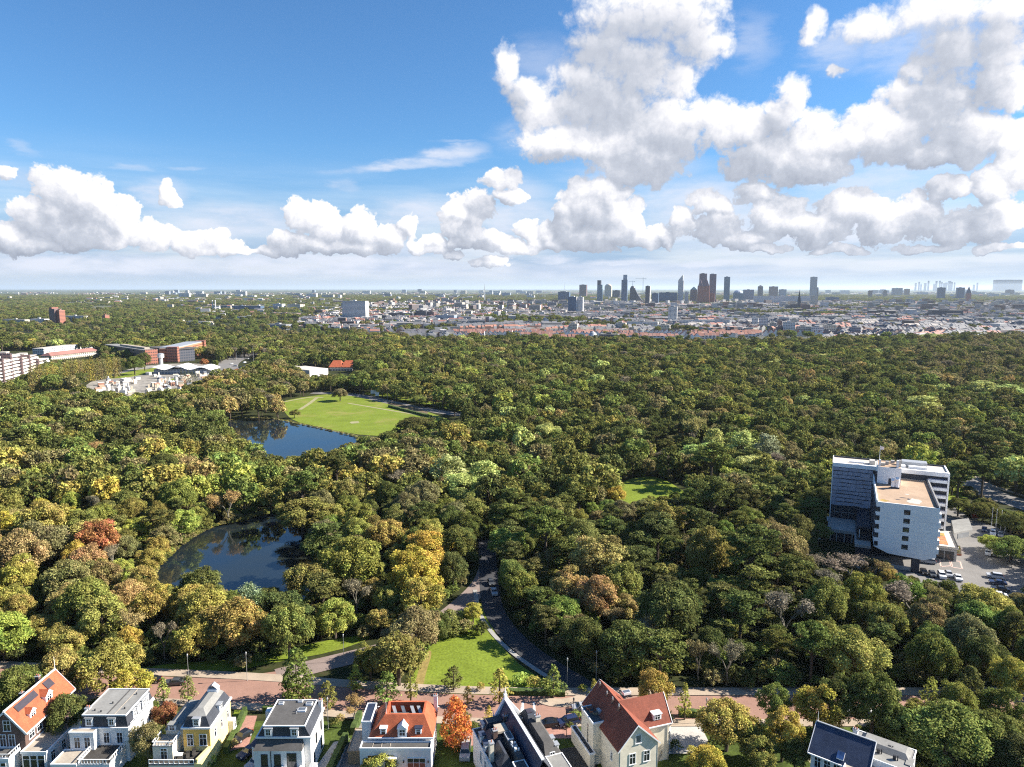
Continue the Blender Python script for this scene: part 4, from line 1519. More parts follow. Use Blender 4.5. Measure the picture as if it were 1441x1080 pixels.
def woodland(name, spots, protos):
    """one 'stuff' object: many crowns nobody could count"""
    import bmesh
    Vs, Fs, mi, pr, lv = [], [], [], [], []
    off = 0
    for k, (cm, tm, R, H) in enumerate(protos):
        for me, mm in ((cm, 0), (tm, 1)):
            n = len(me.vertices)
            co = np.empty(n * 3)
            me.vertices.foreach_get('co', co)
            Vs.append(co.reshape(-1, 3))
            ls = [tuple(v + off for v in p.vertices) for p in me.polygons]
            Fs += ls
            mi += [mm] * len(ls)
            pr += [k] * len(ls)
            if mm == 0:
                a = np.empty(len(ls) * 3)
                me.attributes['lv'].data.foreach_get('vector', a)
                lv.append(a.reshape(-1, 3))
            else:
                lv.append(np.tile([.5, 1, 0], (len(ls), 1)))
            off += n
    nv = off
    S = len(spots)
    Vs.append(np.array([(s[0], s[1], 0) for s in spots]))
    me = bpy.data.meshes.new(name)
    me.from_pydata(np.concatenate(Vs).tolist(), [], Fs)
    me.materials.append(LEAF)
    me.materials.append(BARK)
    me.polygons.foreach_set('material_index', mi)

    def add(nm, ty, dom, vals, key):
        a = me.attributes.new(nm, ty, dom)
        a.data.foreach_set(key, np.asarray(vals).ravel())
    add('proto', 'INT', 'FACE', np.array(pr, np.int32), 'value')
    add('lv', 'FLOAT_VECTOR', 'FACE', np.concatenate(lv).astype(np.float32), 'vector')
    Z = np.zeros
    add('is_spot', 'BOOLEAN', 'POINT', np.concatenate([Z(nv, bool), np.ones(S, bool)]), 'value')
    add('pick', 'INT', 'POINT', np.concatenate([Z(nv, np.int32), np.array([s[2] for s in spots], np.int32)]), 'value')
    sz = np.array([(s[3] / protos[s[2]][2], s[3] / protos[s[2]][2], s[4] / protos[s[2]][3]) for s in spots])
    add('size', 'FLOAT_VECTOR', 'POINT', np.concatenate([Z((nv, 3)), sz]).astype(np.float32), 'vector')
    spn = np.zeros((S, 3))
    spn[:, 2] = np.random.default_rng(3).uniform(0, 6.28, S)
    add('spin', 'FLOAT_VECTOR', 'POINT', np.concatenate([Z((nv, 3)), spn]).astype(np.float32), 'vector')
    tn = np.array([s[5] for s in spots]) * np.random.default_rng(4).uniform(.82, 1.2, (S, 1))
    add('tint', 'FLOAT_VECTOR', 'POINT', np.concatenate([Z((nv, 3)), tn]).astype(np.float32), 'vector')
    me.update()
    o = bpy.data.objects.new(name, me)
    COL.objects.link(o)
    o['kind'] = 'stuff'
    md = o.modifiers.new('plant', 'NODES')
    md.node_group = gn_tree()
    return o


wo_ = woodland('woodland', STUFF, FAR)
tag(wo_, 'green and brown woodland stretching from the ponds to the town and beyond', 'woodland', kind='stuff')
print('TREES', count, len(STUFF), len(TREES))
# ------------------------------------------------------------------ villas along the street
WHITE = mat('white_render', (0.72, 0.71, 0.69), 0.8, 0.13, 0.45, 0.07, 3)
WTRIM = mat('white_paint', (0.80, 0.80, 0.79), 0.5, 0.05, 1.0)
CREAM = mat('cream_render', (0.70, 0.63, 0.50), 0.85, 0.12, 0.4, 0.07, 3)
YELLOW = mat('yellow_render', (0.76, 0.62, 0.27), 0.85, 0.08, 0.4, 0.05, 5)
YELLOW_SHADE = mat('shaded_yellow_render', (0.70, 0.45, 0.12), 0.85, 0.08, 0.5)  # yellow render with the shade of the front wall put into its colour
BROWN_BRICK = tile_mat('brown_brick', (0.135, 0.085, 0.07), (.9, .9, .9), 9)
SLATE = tile_mat('slate_tiles', (0.060, 0.066, 0.082), (.5, .5, .5), 3.5, .55)
NAVY = tile_mat('navy_slates', (0.048, 0.064, 0.108), (.6, .6, .6), 4.5, .45)
ORANGE_T = tile_mat('orange_tiles', (0.47, 0.125, 0.055), (.55, .5, .5), 3.2)
RED_T = tile_mat('red_brown_tiles', (0.27, 0.080, 0.046), (.5, .45, .45), 3.4)
ROOF_GREY = mat('grey_roof_felt', (0.225, 0.22, 0.205), 0.9, 0.18, 0.35, 0.10, 3)
ROOF_DARK = mat('dark_roof_felt', (0.088, 0.084, 0.080), 0.9, 0.22, 0.4, 0.14, 3)
ROOF_PALE = mat('pale_roof_felt', (0.36, 0.31, 0.25), 0.9, 0.14, 0.4, 0.1, 3)
ZINC = mat('zinc', (0.42, 0.43, 0.44), 0.45, 0.12, 0.8, metal=.4)
TERR_DARK = mat('terrace_boards', (0.05, 0.045, 0.04), 0.8, 0.3, 0.8, .2, 6)
METAL_D = mat('dark_metal', (0.03, 0.03, 0.033), 0.5, 0.1)
SOLAR = mat('solar_cells', (0.055, 0.045, 0.050), 0.25, 0.15, 2.0, spec=.6)
TERRA = mat('terracotta', (0.42, 0.15, 0.08), 0.8, 0.15, 3)
WOODT = mat('weathered_wood', (0.28, 0.20, 0.12), 0.85, 0.2, 1.2)
GLASS = glass_mat()
GLASS_L = glass_mat('pale_glass', (0.12, 0.14, 0.165))
WMESH = {}


def win(parent, x, y, z, w, h, rz=0.0, nx=2, ny=2, frame=WTRIM, glass=GLASS, sill=True, name='window'):
    key = (w, h, nx, ny, frame.name, glass.name, sill)
    if key not in WMESH:
        f, p = MB(), MB()
        t = .11
        f.box(-w / 2 - t, w / 2 + t, -.09, .0, h, h + t, frame)
        f.box(-w / 2 - t, -w / 2, -.09, .0, 0, h, frame)
        f.box(w / 2, w / 2 + t, -.09, .0, 0, h, frame)
        f.box(-w / 2 - t - (.08 if sill else 0), w / 2 + t + (.08 if sill else 0), -.16 if sill else -.09, .0, -t, 0, frame)
        for i in range(1, nx):
            c = -w / 2 + w * i / nx
            f.box(c - .035, c + .035, -.065, -.0, 0, h, frame)
        if ny > 1:
            f.box(-w / 2, w / 2, -.062, -.0, h * .66 - .035, h * .66 + .035, frame)
        p.box(-w / 2, w / 2, -.03, -.004, 0, h, glass)
        WMESH[key] = (f.mesh('window_frame'), p.mesh('window_pane'))
    a, b = WMESH[key]
    o = inst(name, a, parent, (x, y, z), rz)
    inst('pane', b, o)
    return o


def door(parent, x, y, z, w, h, rz=0.0, m=None, frame=WTRIM):
    f, d = MB(), MB()
    t = .12
    f.box(-w / 2 - t, w / 2 + t, -.1, 0, h, h + t, frame)
    f.box(-w / 2 - t, -w / 2, -.1, 0, 0, h, frame)
    f.box(w / 2, w / 2 + t, -.1, 0, 0, h, frame)
    o = f.build('door', parent, (x, y, z), rz)
    p = MB()
    p.box(-w / 2, w / 2, -.05, -.004, 0, h, m or GLASS)
    p.box(-.03, .03, -.07, -.05, 0, h, frame)
    p.box(-w / 2, w / 2, -.07, -.05, h * .72, h * .76, frame)
    p.build('pane', o)
    return o


def dormer(parent, x, y, z, w, h, dep, rz=0.0, body=WTRIM, roof=ZINC, gable=False, glass=GLASS, nx=2):
    """box dormer with its own little roof and window"""
    b = MB()
    b.box(-w / 2, w / 2, 0, dep, 0, h, body)
    if gable:
        b.poly([(-w / 2 - .15, -.15, h), (w / 2 + .15, -.15, h), (0, -.15, h + w * .5)], body)
        b.poly([(-w / 2 - .15, -.15, h), (0, -.15, h + w * .5), (0, dep, h + w * .5), (-w / 2 - .15, dep, h)], roof)
        b.poly([(w / 2 + .15, -.15, h), (w / 2 + .15, dep, h), (0, dep, h + w * .5), (0, -.15, h + w * .5)], roof)
    else:
        b.box(-w / 2 - .14, w / 2 + .14, -.16, dep, h, h + .14, roof)
    o = b.build('dormer', parent, (x, y, z), rz)
    k = MB()
    ww, hh = w * .62, h * .68
    k.box(-ww / 2, ww / 2, -.02, -.002, h * .16, h * .16 + hh, glass)
    for i in range(nx + 1):
        c = -ww / 2 + ww * i / nx
        k.box(c - .04, c + .04, -.06, -.0, h * .16, h * .16 + hh, body)
    k.box(-ww / 2, ww / 2, -.05, -.0, h * .16 + hh * .6, h * .16 + hh * .67, body)
    k.build('window', o)
    return o


def rect(x0, x1, y0, y1, z):
    return [(x0, y0, z), (x1, y0, z), (x1, y1, z), (x0, y1, z)]


def mansard(parent, x0, x1, y0, y1, z0, z1, ins, m, top, trim=WTRIM, name='roof'):
    """steep skirt of slates round a flat top, with cornice and rim"""
    b = MB()
    i0, i1, j0, j1 = ins
    b.loft(rect(x0, x1, y0, y1, z0), rect(x0 + i0, x1 - i1, y0 + j0, y1 - j1, z1), m, top)
    o = b.build(name, parent)
    c = MB()
    e = .28
    c.loft(rect(x0 - e, x1 + e, y0 - e, y1 + e, z0 - .28), rect(x0 - e, x1 + e, y0 - e, y1 + e, z0 - .003), trim, trim, trim)
    c.build('cornice', parent)
    r = MB()
    X0, X1, Y0, Y1 = x0 + i0, x1 - i1, y0 + j0, y1 - j1
    t, hh = .16, .16
    r.box(X0 - t, X1 + t, Y0 - t, Y0, z1 - .1, z1 + hh, trim)
    r.box(X0 - t, X1 + t, Y1, Y1 + t, z1 - .1, z1 + hh, trim)
    r.box(X0 - t, X0, Y0, Y1, z1 - .1, z1 + hh, trim)
    r.box(X1, X1 + t, Y0, Y1, z1 - .1, z1 + hh, trim)
    r.build('roof_rim', parent)
    return o


def gable(parent, x0, x1, y0, y1, z0, z1, m, wall, over=.45, along='y', trim=WTRIM, name='roof', xr=None, th=.16):
    """gable roof with thickness; the triangular walls go to the returned wall builder"""
    b = MB()
    xm = (x0 + x1) / 2 if xr is None else xr
    k = over
    sl = (z1 - z0) / (x1 - xm)
    sr = (z1 - z0) / (xm - x0)

    def T(x, y, z):
        return (x, y, z) if along == 'y' else (y, x, z)
    A = [(x0 - k, z0 - k * sr), (xm, z1), (x1 + k, z0 - k * sl)]
    for (xa, za), (xb, zb) in ((A[0], A[1]), (A[1], A[2])):
        q = [T(xa, y0 - k, za), T(xb, y0 - k, zb), T(xb, y1 + k, zb), T(xa, y1 + k, za)]
        q2 = [(x, y, z + th) for x, y, z in q]
        b.loft(q, q2, m, m, trim)
    o = b.build(name, parent)
    # bargeboards
    t = MB()
    for yy in (y0 - k - .06, y1 + k + .001):
        for (xa, za), (xb, zb) in ((A[0], A[1]), (A[1], A[2])):
            q = [T(xa, yy, za - .1), T(xb, yy, zb - .1), T(xb, yy, zb + th + .05), T(xa, yy, za + th + .05)]
            q2 = [(p[0], p[1] + .06, p[2]) if along == 'y' else (p[0] + .06, p[1], p[2]) for p in q]
            t.loft(q, q2, trim, trim, trim)
    t.build('bargeboard', parent)
    g = MB()
    for yy in (y0, y1):
        g.poly([T(x0, yy, z0), T(x1, yy, z0), T(xm, yy, z1 - .02)], wall)
    g.build('gable_wall', parent)
    return o


def railing(parent, pts, z, h=.9, m=WTRIM, step=.55, name='railing', solid=False, t=.07):
    b = MB()
    for i in range(len(pts) - 1):
        p, q = Vector((*pts[i], z)), Vector((*pts[i + 1], z))
        L = (q - p).length
        b.bar(p + Vector((0, 0, h)), q + Vector((0, 0, h)), t * 1.6, t, m)
        if solid:
            b.bar(p + Vector((0, 0, h / 2 - .04)), q + Vector((0, 0, h / 2 - .04)), t, h - .1, m)
        else:
            b.bar(p + Vector((0, 0, .12)), q + Vector((0, 0, .12)), t, t, m)
            n = max(1, int(L / step))
            for k in range(n + 1):
                c = p.lerp(q, k / n)
                b.box(c.x - t / 2, c.x + t / 2, c.y - t / 2, c.y + t / 2, z, z + h - .03, m)
    return b.build(name, parent)


def chimney(parent, x, y, z, w, d, h, m=WHITE, pots=2):
    b = MB()
    b.box(x - w / 2, x + w / 2, y - d / 2, y + d / 2, z, z + h, m)
    b.box(x - w / 2 - .08, x + w / 2 + .08, y - d / 2 - .08, y + d / 2 + .08, z + h, z + h + .12, ZINC)
    o = b.build('chimney', parent)
    for i in range(pots):
        p = MB()
        c = x + (i - (pots - 1) / 2) * w * .5
        p.tube([(c, y, z + h + .12), (c, y, z + h + .5)], [.12, .1], TERRA, 8)
        p.build('chimney_pot', o)
    return o


def skylight(parent, x, y, z, w, d, h=.25, glass=GLASS_L):
    b = MB()
    b.box(-w / 2, w / 2, -d / 2, d / 2, 0, h, WTRIM)
    o = b.build('skylight', parent, (x, y, z))
    p = MB()
    p.box(-w / 2 + .09, w / 2 - .09, -d / 2 + .09, d / 2 - .09, h, h + .03, glass)
    p.build('pane', o)
    return o


def wall(parent, boxes, m, name='wall'):
    b = MB()
    for q in boxes:
        b.box(*q, m)
    return b.build(name, parent)


def flat(parent, x0, x1, y0, y1, z, m, name='flat_roof', rim=.22, rt=.18, rm=WTRIM, th=.12):
    b = MB()
    b.box(x0, x1, y0, y1, z, z + th, m)
    o = b.build(name, parent)
    if rim:
        r = MB()
        e = .12
        r.box(x0 - e, x1 + e, y0 - e, y0 - e + rt, z - .1, z + th + rim, rm)
        r.box(x0 - e, x1 + e, y1 + e - rt, y1 + e, z - .1, z + th + rim, rm)
        r.box(x0 - e, x0 - e + rt, y0 - e + rt, y1 + e - rt, z - .1, z + th + rim, rm)
        r.box(x1 + e - rt, x1 + e, y0 - e + rt, y1 + e - rt, z - .1, z + th + rim, rm)
        r.build('roof_rim', parent)
    return o


R90 = PI / 2
VG = 'villas along the brick street'

# 1 ---- brown brick house with an orange tiled gable roof (far left)
t = thing('brick_house', 'brown brick gable house with orange tiled roof, solar panels and white veranda', 'house', (-95.5, 129, 0))
wall(t, [(-4.1, 3.3, -6, 8.3, 0, 7.2)], BROWN_BRICK)
b = MB()
# two slopes of different colour
for xa, za, m, nm in ((3.75, 6.7, ORANGE_T, 'roof'), (-4.5, 6.7, ROOF_GREY, 'rear_roof')):
    b = MB()
    q = [(xa, -6.3, za), (0, -6.3, 11), (0, 8.6, 11), (xa, 8.6, za)]
    if xa < 0:
        q = q[::-1]
    b.loft(q, [(x, y, z + .15) for x, y, z in q], m, m, WTRIM)
    b.build(nm, t)
b = MB()
b.bar((0, -6.35, 11.2), (0, 8.65, 11.2), .35, .16, WTRIM)
b.bar((0, -6.38, 11.05), (3.85, -6.38, 6.65), .1, .35, WTRIM)
b.bar((0, -6.38, 11.05), (-4.6, -6.38, 6.65), .1, .35, WTRIM)
b.bar((0, 8.68, 11.05), (3.85, 8.68, 6.65), .1, .35, WTRIM)
b.bar((3.9, -6.35, 6.62), (3.9, 8.65, 6.62), .22, .2, WTRIM)
b.build('bargeboard', t)
b = MB()
for yy in (-6.001, 8.301):
    b.poly([(-4.1, yy, 7.2), (3.3, yy, 7.2), (0, yy, 10.85)], BROWN_BRICK)
b.build('gable_wall', t)


def on_slope(u, v):        # u along the ridge, v metres down from it
    return (v * .655, u, 11.16 - v * .755)


for y0, y1, v0, v1 in ((-4.3, 1.4, .5, 1.9), (3.9, 6.0, .6, 2.3)):
    b = MB()
    q = [on_slope(y0, v0), on_slope(y1, v0), on_slope(y1, v1), on_slope(y0, v1)]
    q = [(x + .05, y, z + .06) for x, y, z in q][::-1]
    b.loft(q, [(x + .04, y, z + .05) for x, y, z in q], SOLAR, SOLAR)
    b.build('solar_panel', t)
dormer(t, 2.6, 2.5, 7.9, 2.0, 1.5, 1.8, R90, WTRIM, ORANGE_T, True)
dormer(t, 2.75, -2.6, 7.7, 1.7, 1.2, 1.6, R90, WTRIM, ORANGE_T, True)
chimney(t, -2.2, 6.5, 8.2, .8, .7, 2.6, BROWN_BRICK)
chimney(t, -2.4, 2.0, 8.0, .7, .7, 1.9, BROWN_BRICK, 1)
win(t, .1, -6, 7.1, 1.2, 2.0)
for xx in (-2.6, -.9, .8):
    win(t, xx, -6, 3.95, 1.05, 2.3)
win(t, 3.3, -4.2, 4.6, 1.4, 1.3, R90)
win(t, 3.3, -2.0, 4.6, 1.4, 1.3, R90)
wall(t, [(-6, 2.2, -9.2, -6, 0, 3.4)], WHITE, 'veranda')
flat(t, -6, 2.2, -9.2, -6.02, 3.4, ROOF_DARK, 'veranda_roof')
railing(t, [(-6, -9.1), (2.2, -9.1), (2.2, -6.1)], 3.7, .8)
for k in range(6):
    win(t, -4.6 + k * 1.15, -9.2, .8, .85, 2.0, nx=1)
wall(t, [(3.35, 8.0, -7.4, 3.2, 0, 3.5)], WHITE, 'side_wing')
flat(t, 3.35, 8.0, -7.4, 3.2, 3.5, ROOF_PALE, 'side_wing_roof')
for k in range(3):
    win(t, 4.2 + k * 1.4, -7.4, .6, 1.15, 2.4, nx=1)
for k in range(3):
    win(t, 8.0, -5.6 + k * 3.2, .9, 1.1, 1.9, R90)
b = MB()
b.tube([(.1, 8.5, 11), (.1, 8.5, 14)], [.06, .03], WTRIM, 6)
b.build('flagpole', t)

# 2 ---- white house with a flat grey roof
t = thing('white_house', 'white villa with flat pale grey roof over dark slates, left of the yellow villa', 'house', (-78.5, 128, 0))
wall(t, [(-3.7, 5.3, -3.9, 5.4, 0, 6.9)], WHITE)
mansard(t, -3.7, 5.3, -3.9, 5.4, 7.15, 9.4, (.45, .45, .25, .4), SLATE, ROOF_GREY)
b = MB()
b.bar((1.2, -3.5, 9.43), (1.2, 5, 9.43), .25, .08, ROOF_DARK)
b.bar((2.6, -3.5, 9.43), (2.6, 5, 9.43), .12, .07, ROOF_PALE)
b.build('roof_seam', t)
for xx, yy in ((-1.8, -2.2), (-.4, -2.6), (.3, .2), (3.6, -1.6), (3.3, 3.3)):
    b = MB()
    b.tube([(xx, yy, 9.4), (xx, yy, 9.75)], [.13, .13], METAL_D, 8)
    b.build('roof_vent', t)
dormer(t, -2.0, -4.0, 7.35, 1.4, 1.6, .8)
dormer(t, 2.3, -4.0, 7.35, 1.4, 1.6, .8)
for yy in (-1.2, .4, 2.2, 3.6):
    dormer(t, 5.25, yy, 7.4, 1.1, 1.6, .8, R90)
wall(t, [(-5.0, -.45, -5.4, -3.9, 0, 6.9)], WHITE, 'front_bay')
flat(t, -5.0, -.45, -5.4, -4.25, 6.9, ROOF_PALE, 'bay_roof', .1)
win(t, -3.6, -5.4, 3.9, 1.0, 2.1)
win(t, -1.7, -5.4, 3.9, 1.0, 2.1)
win(t, 1.1, -3.9, 3.9, 1.0, 2.1)
win(t, 3.6, -3.9, 3.9, 1.0, 2.1)
wall(t, [(-6.0, -1.4, -9.6, -5.42, 0, 3.3)], WHITE, 'garden_wing')
flat(t, -6.0, -1.4, -9.6, -5.45, 3.3, ROOF_PALE, 'garden_wing_roof')
wall(t, [(-1.38, 4.6, -9.4, -3.95, 0, 3.3)], WHITE, 'terrace_wing')
flat(t, -1.2, 4.4, -9.2, -4.0, 3.3, TERR_DARK, 'terrace', 0)
railing(t, [(-1.25, -5.5), (-1.25, -9.3), (4.5, -9.3), (4.5, -4.0)], 3.32, .95, solid=False, t=.1)
for k in range(4):
    win(t, -5.2 + k * 1.05, -9.6, .7, .85, 1.9, nx=1)
for k in range(3):
    win(t, .2 + k * 1.6, -9.4, .5, 1.2, 2.2)
for yy in (-2, 1, 3.8):
    win(t, 5.3, yy, 3.8, .9, 1.9, R90)
    win(t, 5.3, yy, .8, .9, 1.9, R90)
chimney(t, -3.5, -1.5, 7, .9, .9, 2.6, WHITE)
railing(t, [(5.6, -3.5), (5.6, 5.2)], 7.2, .5, t=.06)

# 3 ---- yellow villa
t = thing('yellow_house', 'yellow villa with grey mansard roof, balcony and terrace with white balustrade', 'house', (-60, 127, 0))
wall(t, [(-2.4, 2.7, -3.6, 6.1, 0, 7.3)], YELLOW)
b = MB()
b.box(-2.38, 2.68, -3.66, -3.602, 3.6, 7.3, YELLOW_SHADE)
b.build('front_wall', t)
b = MB()
b.loft(rect(-2.4, 2.7, -3.6, 6.1, 7.6), rect(-1.7, 1.85, -3.0, 5.4, 9.4), SLATE, None)
b.loft(rect(-1.7, 1.85, -3.0, 5.4, 9.4), [(-.5, -1.4, 10.15), (.7, -1.4, 10.15), (.7, 5.2, 10.15), (-.5, 5.2, 10.15)], ROOF_GREY, ROOF_GREY)
b.build('roof', t)
b = MB()
e = .3
b.loft(rect(-2.4 - e, 2.7 + e, -3.6 - e, 6.1 + e, 7.3), rect(-2.4 - e, 2.7 + e, -3.6 - e, 6.1 + e, 7.597), WTRIM, WTRIM, WTRIM)
b.build('cornice', t)
dormer(t, .2, -3.65, 7.75, 1.3, 1.5, 1.0)
dormer(t, 2.75, 1.6, 7.75, 1.2, 1.3, .9, R90)
dormer(t, .1, 5.2, 9.3, 1.9, 1.3, 1.2, PI, gable=True)
win(t, -1.1, -3.66, 3.9, 1.0, 2.2)
win(t, 1.35, -3.66, 3.9, 1.25, 2.2)
wall(t, [(-6.2, -2.45, -2.6, 6, 0, 6.4)], CREAM, 'side_wing')
b = MB()
b.loft(rect(-6.4, -2.41, -2.8, 6.2, 6.4), [(-5.2, -2.2, 7.3), (-3.4, -2.2, 7.3), (-3.4, 5.8, 7.3), (-5.2, 5.8, 7.3)], ROOF_GREY, ROOF_GREY, WTRIM)
b.build('side_roof', t)
dormer(t, -4.9, -2.75, 6.2, 1.5, 1.2, 1.2, 0, WTRIM, ROOF_GREY)
wall(t, [(-7.0, -3.3, -6.2, -2.62, 0, 5.3)], CREAM, 'balcony_bay')
flat(t, -7.0, -3.3, -6.2, -2.65, 5.3, ROOF_PALE, 'balcony', 0)
railing(t, [(-7.0, -2.8), (-7.0, -6.15), (-3.35, -6.15), (-3.35, -2.8)], 5.42, .85, t=.09)
door(t, -4.9, -6.2, 2.9, 1.1, 2.1, 0, GLASS)
wall(t, [(-7.2, 1.2, -7.6, -3.62, 0, 2.6)], CREAM, 'terrace_wing')
flat(t, -7.2, 1.2, -7.6, -3.7, 2.6, TERR_DARK, 'terrace', 0)
railing(t, [(-7.15, -7.5), (1.15, -7.5)], 2.74, .9, t=.1, step=.9)
railing(t, [(1.7, -7.5), (2.5, -3.7)], 2.6, 1.0, m=YELLOW, solid=True, t=.3, name='parapet')
wall(t, [(1.22, 2.62, -7.6, -3.62, 0, 2.9)], YELLOW, 'side_wall')
b = MB()
b.box(-3.2, -1.9, -6.0, -5.0, 3.3, 3.36, WTRIM)
b.box(-3.1, -3.03, -5.9, -5.83, 2.72, 3.3, WTRIM)
b.box(-2.07, -2.0, -5.2, -5.13, 2.72, 3.3, WTRIM)
ob = b.build('garden_table', None, (-60, 127, 0))
tag(ob, 'white garden table on the terrace of the yellow villa', 'table')
for i, (xx, yy) in enumerate(((-.9, -5.4), (-.1, -4.6))):
    b = MB()
    b.box(-.3, .3, -.8, .8, .28, .36, TERR_DARK)
    b.box(-.28, .28, .55, .8, .36, .8, TERR_DARK)
    for sx_ in (-.25, .25):
        for sy_ in (-.7, .7):
            b.box(sx_ - .03, sx_ + .03, sy_ - .03, sy_ + .03, 0, .28, METAL_D)
    ob = b.build('sun_lounger', None, (-60 + xx, 127 + yy, 2.74), .4)
    tag(ob, ('dark lounger nearer the front on the terrace of the yellow villa', 'dark lounger nearer the house wall on the terrace of the yellow villa')[i], 'lounger')
for yy in (-1.5, 1.5, 4.5):
    win(t, 2.7, yy, 4.2, .7, 1.7, R90, nx=1)
for yy in (-6.4, -4.9):
    b = MB()
    b.tube([(2.66, yy, .9), (2.64, yy, .9)], [.5, .5], GLASS, 12)
    b.build('arched_window', t)
wall(t, [(2.72, 3.7, 4.6, 6.0, 0, 3.4)], WHITE, 'porch')
win(t, 3.7, 5.3, 1.6, .7, 1.4, R90)

# 4 ---- white mansard villa
t = thing('white_house', 'white villa with dark flat-topped mansard, two front dormers and a tall white side wall', 'house', (-42.5, 124.5, 0))
wall(t, [(-4.5, 5.2, -4.4, 4.4, 0, 7.7)], WHITE)
mansard(t, -4.5, 5.2, -4.5, 4.4, 8.0, 10.0, (1.2, 1.0, .15, .7), SLATE, ROOF_DARK)
dormer(t, -2.4, -4.75, 8.15, 1.4, 1.5, .9)
dormer(t, 2.4, -4.75, 8.15, 1.4, 1.5, .9)
skylight(t, 2.4, .4, 10.0, 1.5, 1.1, .35)
skylight(t, 3.2, 2.4, 10.0, 1.2, .9, .35)
skylight(t, -2.3, 2.6, 10.0, .9, .7, .3)
skylight(t, 1.2, 3.3, 10.0, .9, .6, .3)
for xx, yy in ((1.5, .2), (1.6, -.6)):
    b = MB()
    b.tube([(xx, yy, 10), (xx, yy, 10.5)], [.12, .12], ZINC, 8)
    b.build('roof_vent', t)
b = MB()
q = rect(-4.9, 4.1, -6.0, -4.42, 6.1)
b.loft(q, [(-4.6, -5.9 + .9, 6.9), (3.8, -5.0, 6.9), (3.8, -4.42, 7.5), (-4.6, -4.42, 7.5)], ROOF_DARK, ROOF_DARK, WTRIM)
b.build('lean_to_roof', t)
wall(t, [(-4.8, 4.0, -5.9, -4.42, 0, 6.05)], WHITE, 'front_wall')
win(t, -2.9, -5.9, 3.1, 1.0, 2.2, frame=METAL_D, nx=1, ny=1)
win(t, -.5, -5.9, 3.1, 1.0, 2.2, frame=METAL_D, nx=1, ny=1)
door(t, 2.1, -5.9, 2.5, 1.5, 3.0, 0, GLASS, METAL_D)
b = MB()
b.tube([(-1.7, -5.98, 0), (-1.7, -5.98, 6)], [.07, .07], METAL_D, 6)
b.build('downpipe', t)
wall(t, [(.3, .6, -8.6, -5.92, 0, 3.2), (3.6, 3.9, -8.6, -5.92, 0, 3.2), (.62, 3.58, -8.4, -5.92, 0, 2.2)], WHITE, 'stair_wall')
railing(t, [(-4.8, -6.6), (.2, -6.6)], 0.9, 1.4, m=METAL_D, t=.05)
chimney(t, 4.9, 3.9, 7.7, .7, .9, 2.2, WHITE)
for yy, zz in ((2.6, 4.6), (-.8, 4.2), (-2.4, 1.2), (2.6, .8)):
    win(t, 5.2, yy, zz, .6, 1.9, R90, nx=1, frame=METAL_D, sill=False)
b = MB()
b.prism([(-6.6, -2.2), (-5.4, -3.0), (-4.55, -2.6), (-4.55, 2.4), (-6.2, 2.6)], 0, 4.7, WHITE)
b.build('round_bay', t)
b = MB()
b.loft([(-7.0, -2.3, 4.72), (-5.4, -3.4, 4.72), (-4.56, -3.0, 4.72), (-4.56, 2.8, 4.72), (-6.5, 2.9, 4.72)], [(-5.2, -.6, 6.3), (-5.0, -.8, 6.3), (-4.56, -.8, 6.3), (-4.56, 1.4, 6.3), (-5.2, 1.4, 6.3)], NAVY, NAVY)
b.build('bay_roof', t)
wall(t, [(-5.6, -4.55, 2.9, 4.2, 0, 8.2)], WHITE, 'stair_tower')
flat(t, 5.2, 6.6, -7.2, -4.8, 2.9, ZINC, 'canopy', 0)
wall(t, [(5.22, 6.5, -7.1, -4.9, 0, 2.85)], WHITE, 'porch')

# 5 ---- house with the orange-red hipped roof and sunken roof terrace
t = thing('orange_roof_house', 'white house with orange-red hipped roof, three dormers and a sunken roof terrace with solar panels', 'house', (-20, 124, 0))
wall(t, [(-6.2, 5.0, -3.2, 5.6, 0, 7.3)], WHITE)
O_ = rect(-6.6, 5.4, -3.6, 6.0, 7.4)
I_ = rect(-3.9, 3.5, -1.2, 3.2, 10.6)
b = MB()
b.loft(O_, I_, ORANGE_T, None, WTRIM)
b.build('roof', t)
b = MB()
In = rect(-3.5, 3.1, -.8, 2.8, 10.58)
b.loft(I_, In, ORANGE_T)
b.loft(In[::-1], [(x, y, 8.6) for x, y, z in In][::-1], ORANGE_T)
b.build('terrace_parapet', t)
b = MB()
b.poly(rect(-3.5, 3.1, -.8, 2.8, 8.62), ROOF_DARK)
b.build('terrace_floor', t)
for i, xx in enumerate((-2.6, -.9, .9, 2.2)):
    b = MB()
    q = [(xx - .6, 2.2, 10.1), (xx + .05, 2.2, 10.1), (xx + 1.3, -.5, 8.9), (xx + .65, -.5, 8.9)]
    b.loft(q, [(x, y, z + .08) for x, y, z in q], ZINC if i != 1 else GLASS_L, ZINC if i != 1 else GLASS_L)
    b.build('solar_panel', t)
b = MB()
b.bar((-6.7, -3.68, 7.42), (5.5, -3.68, 7.42), .22, .2, WTRIM)
b.bar((-6.7, 6.08, 7.42), (5.5, 6.08, 7.42), .22, .2, WTRIM)
b.build('gutter', t)
dormer(t, -3.9, -3.2, 7.75, 1.2, 1.25, 1.6, gable=False, roof=WTRIM, nx=1)
dormer(t, -.35, -3.5, 7.55, 1.7, 1.6, 2.0, gable=True, roof=WTRIM)
dormer(t, 2.6, -3.2, 7.75, 1.2, 1.25, 1.6, gable=False, roof=NAVY, nx=1)
wall(t, [(-7.8, 5.2, -5.8, -3.25, 0, 6.5)], WHITE, 'front_wall')
flat(t, -7.7, 5.1, -5.7, -3.75, 6.5, ROOF_DARK, 'front_roof', .3)
for xx in (-5.6, -4.0, -2.4):
    b = MB()
    b.bar((xx, -5.5, 6.66), (xx, -4.0, 6.66), .1, .06, ROOF_PALE)
    b.build('roof_seam', t)
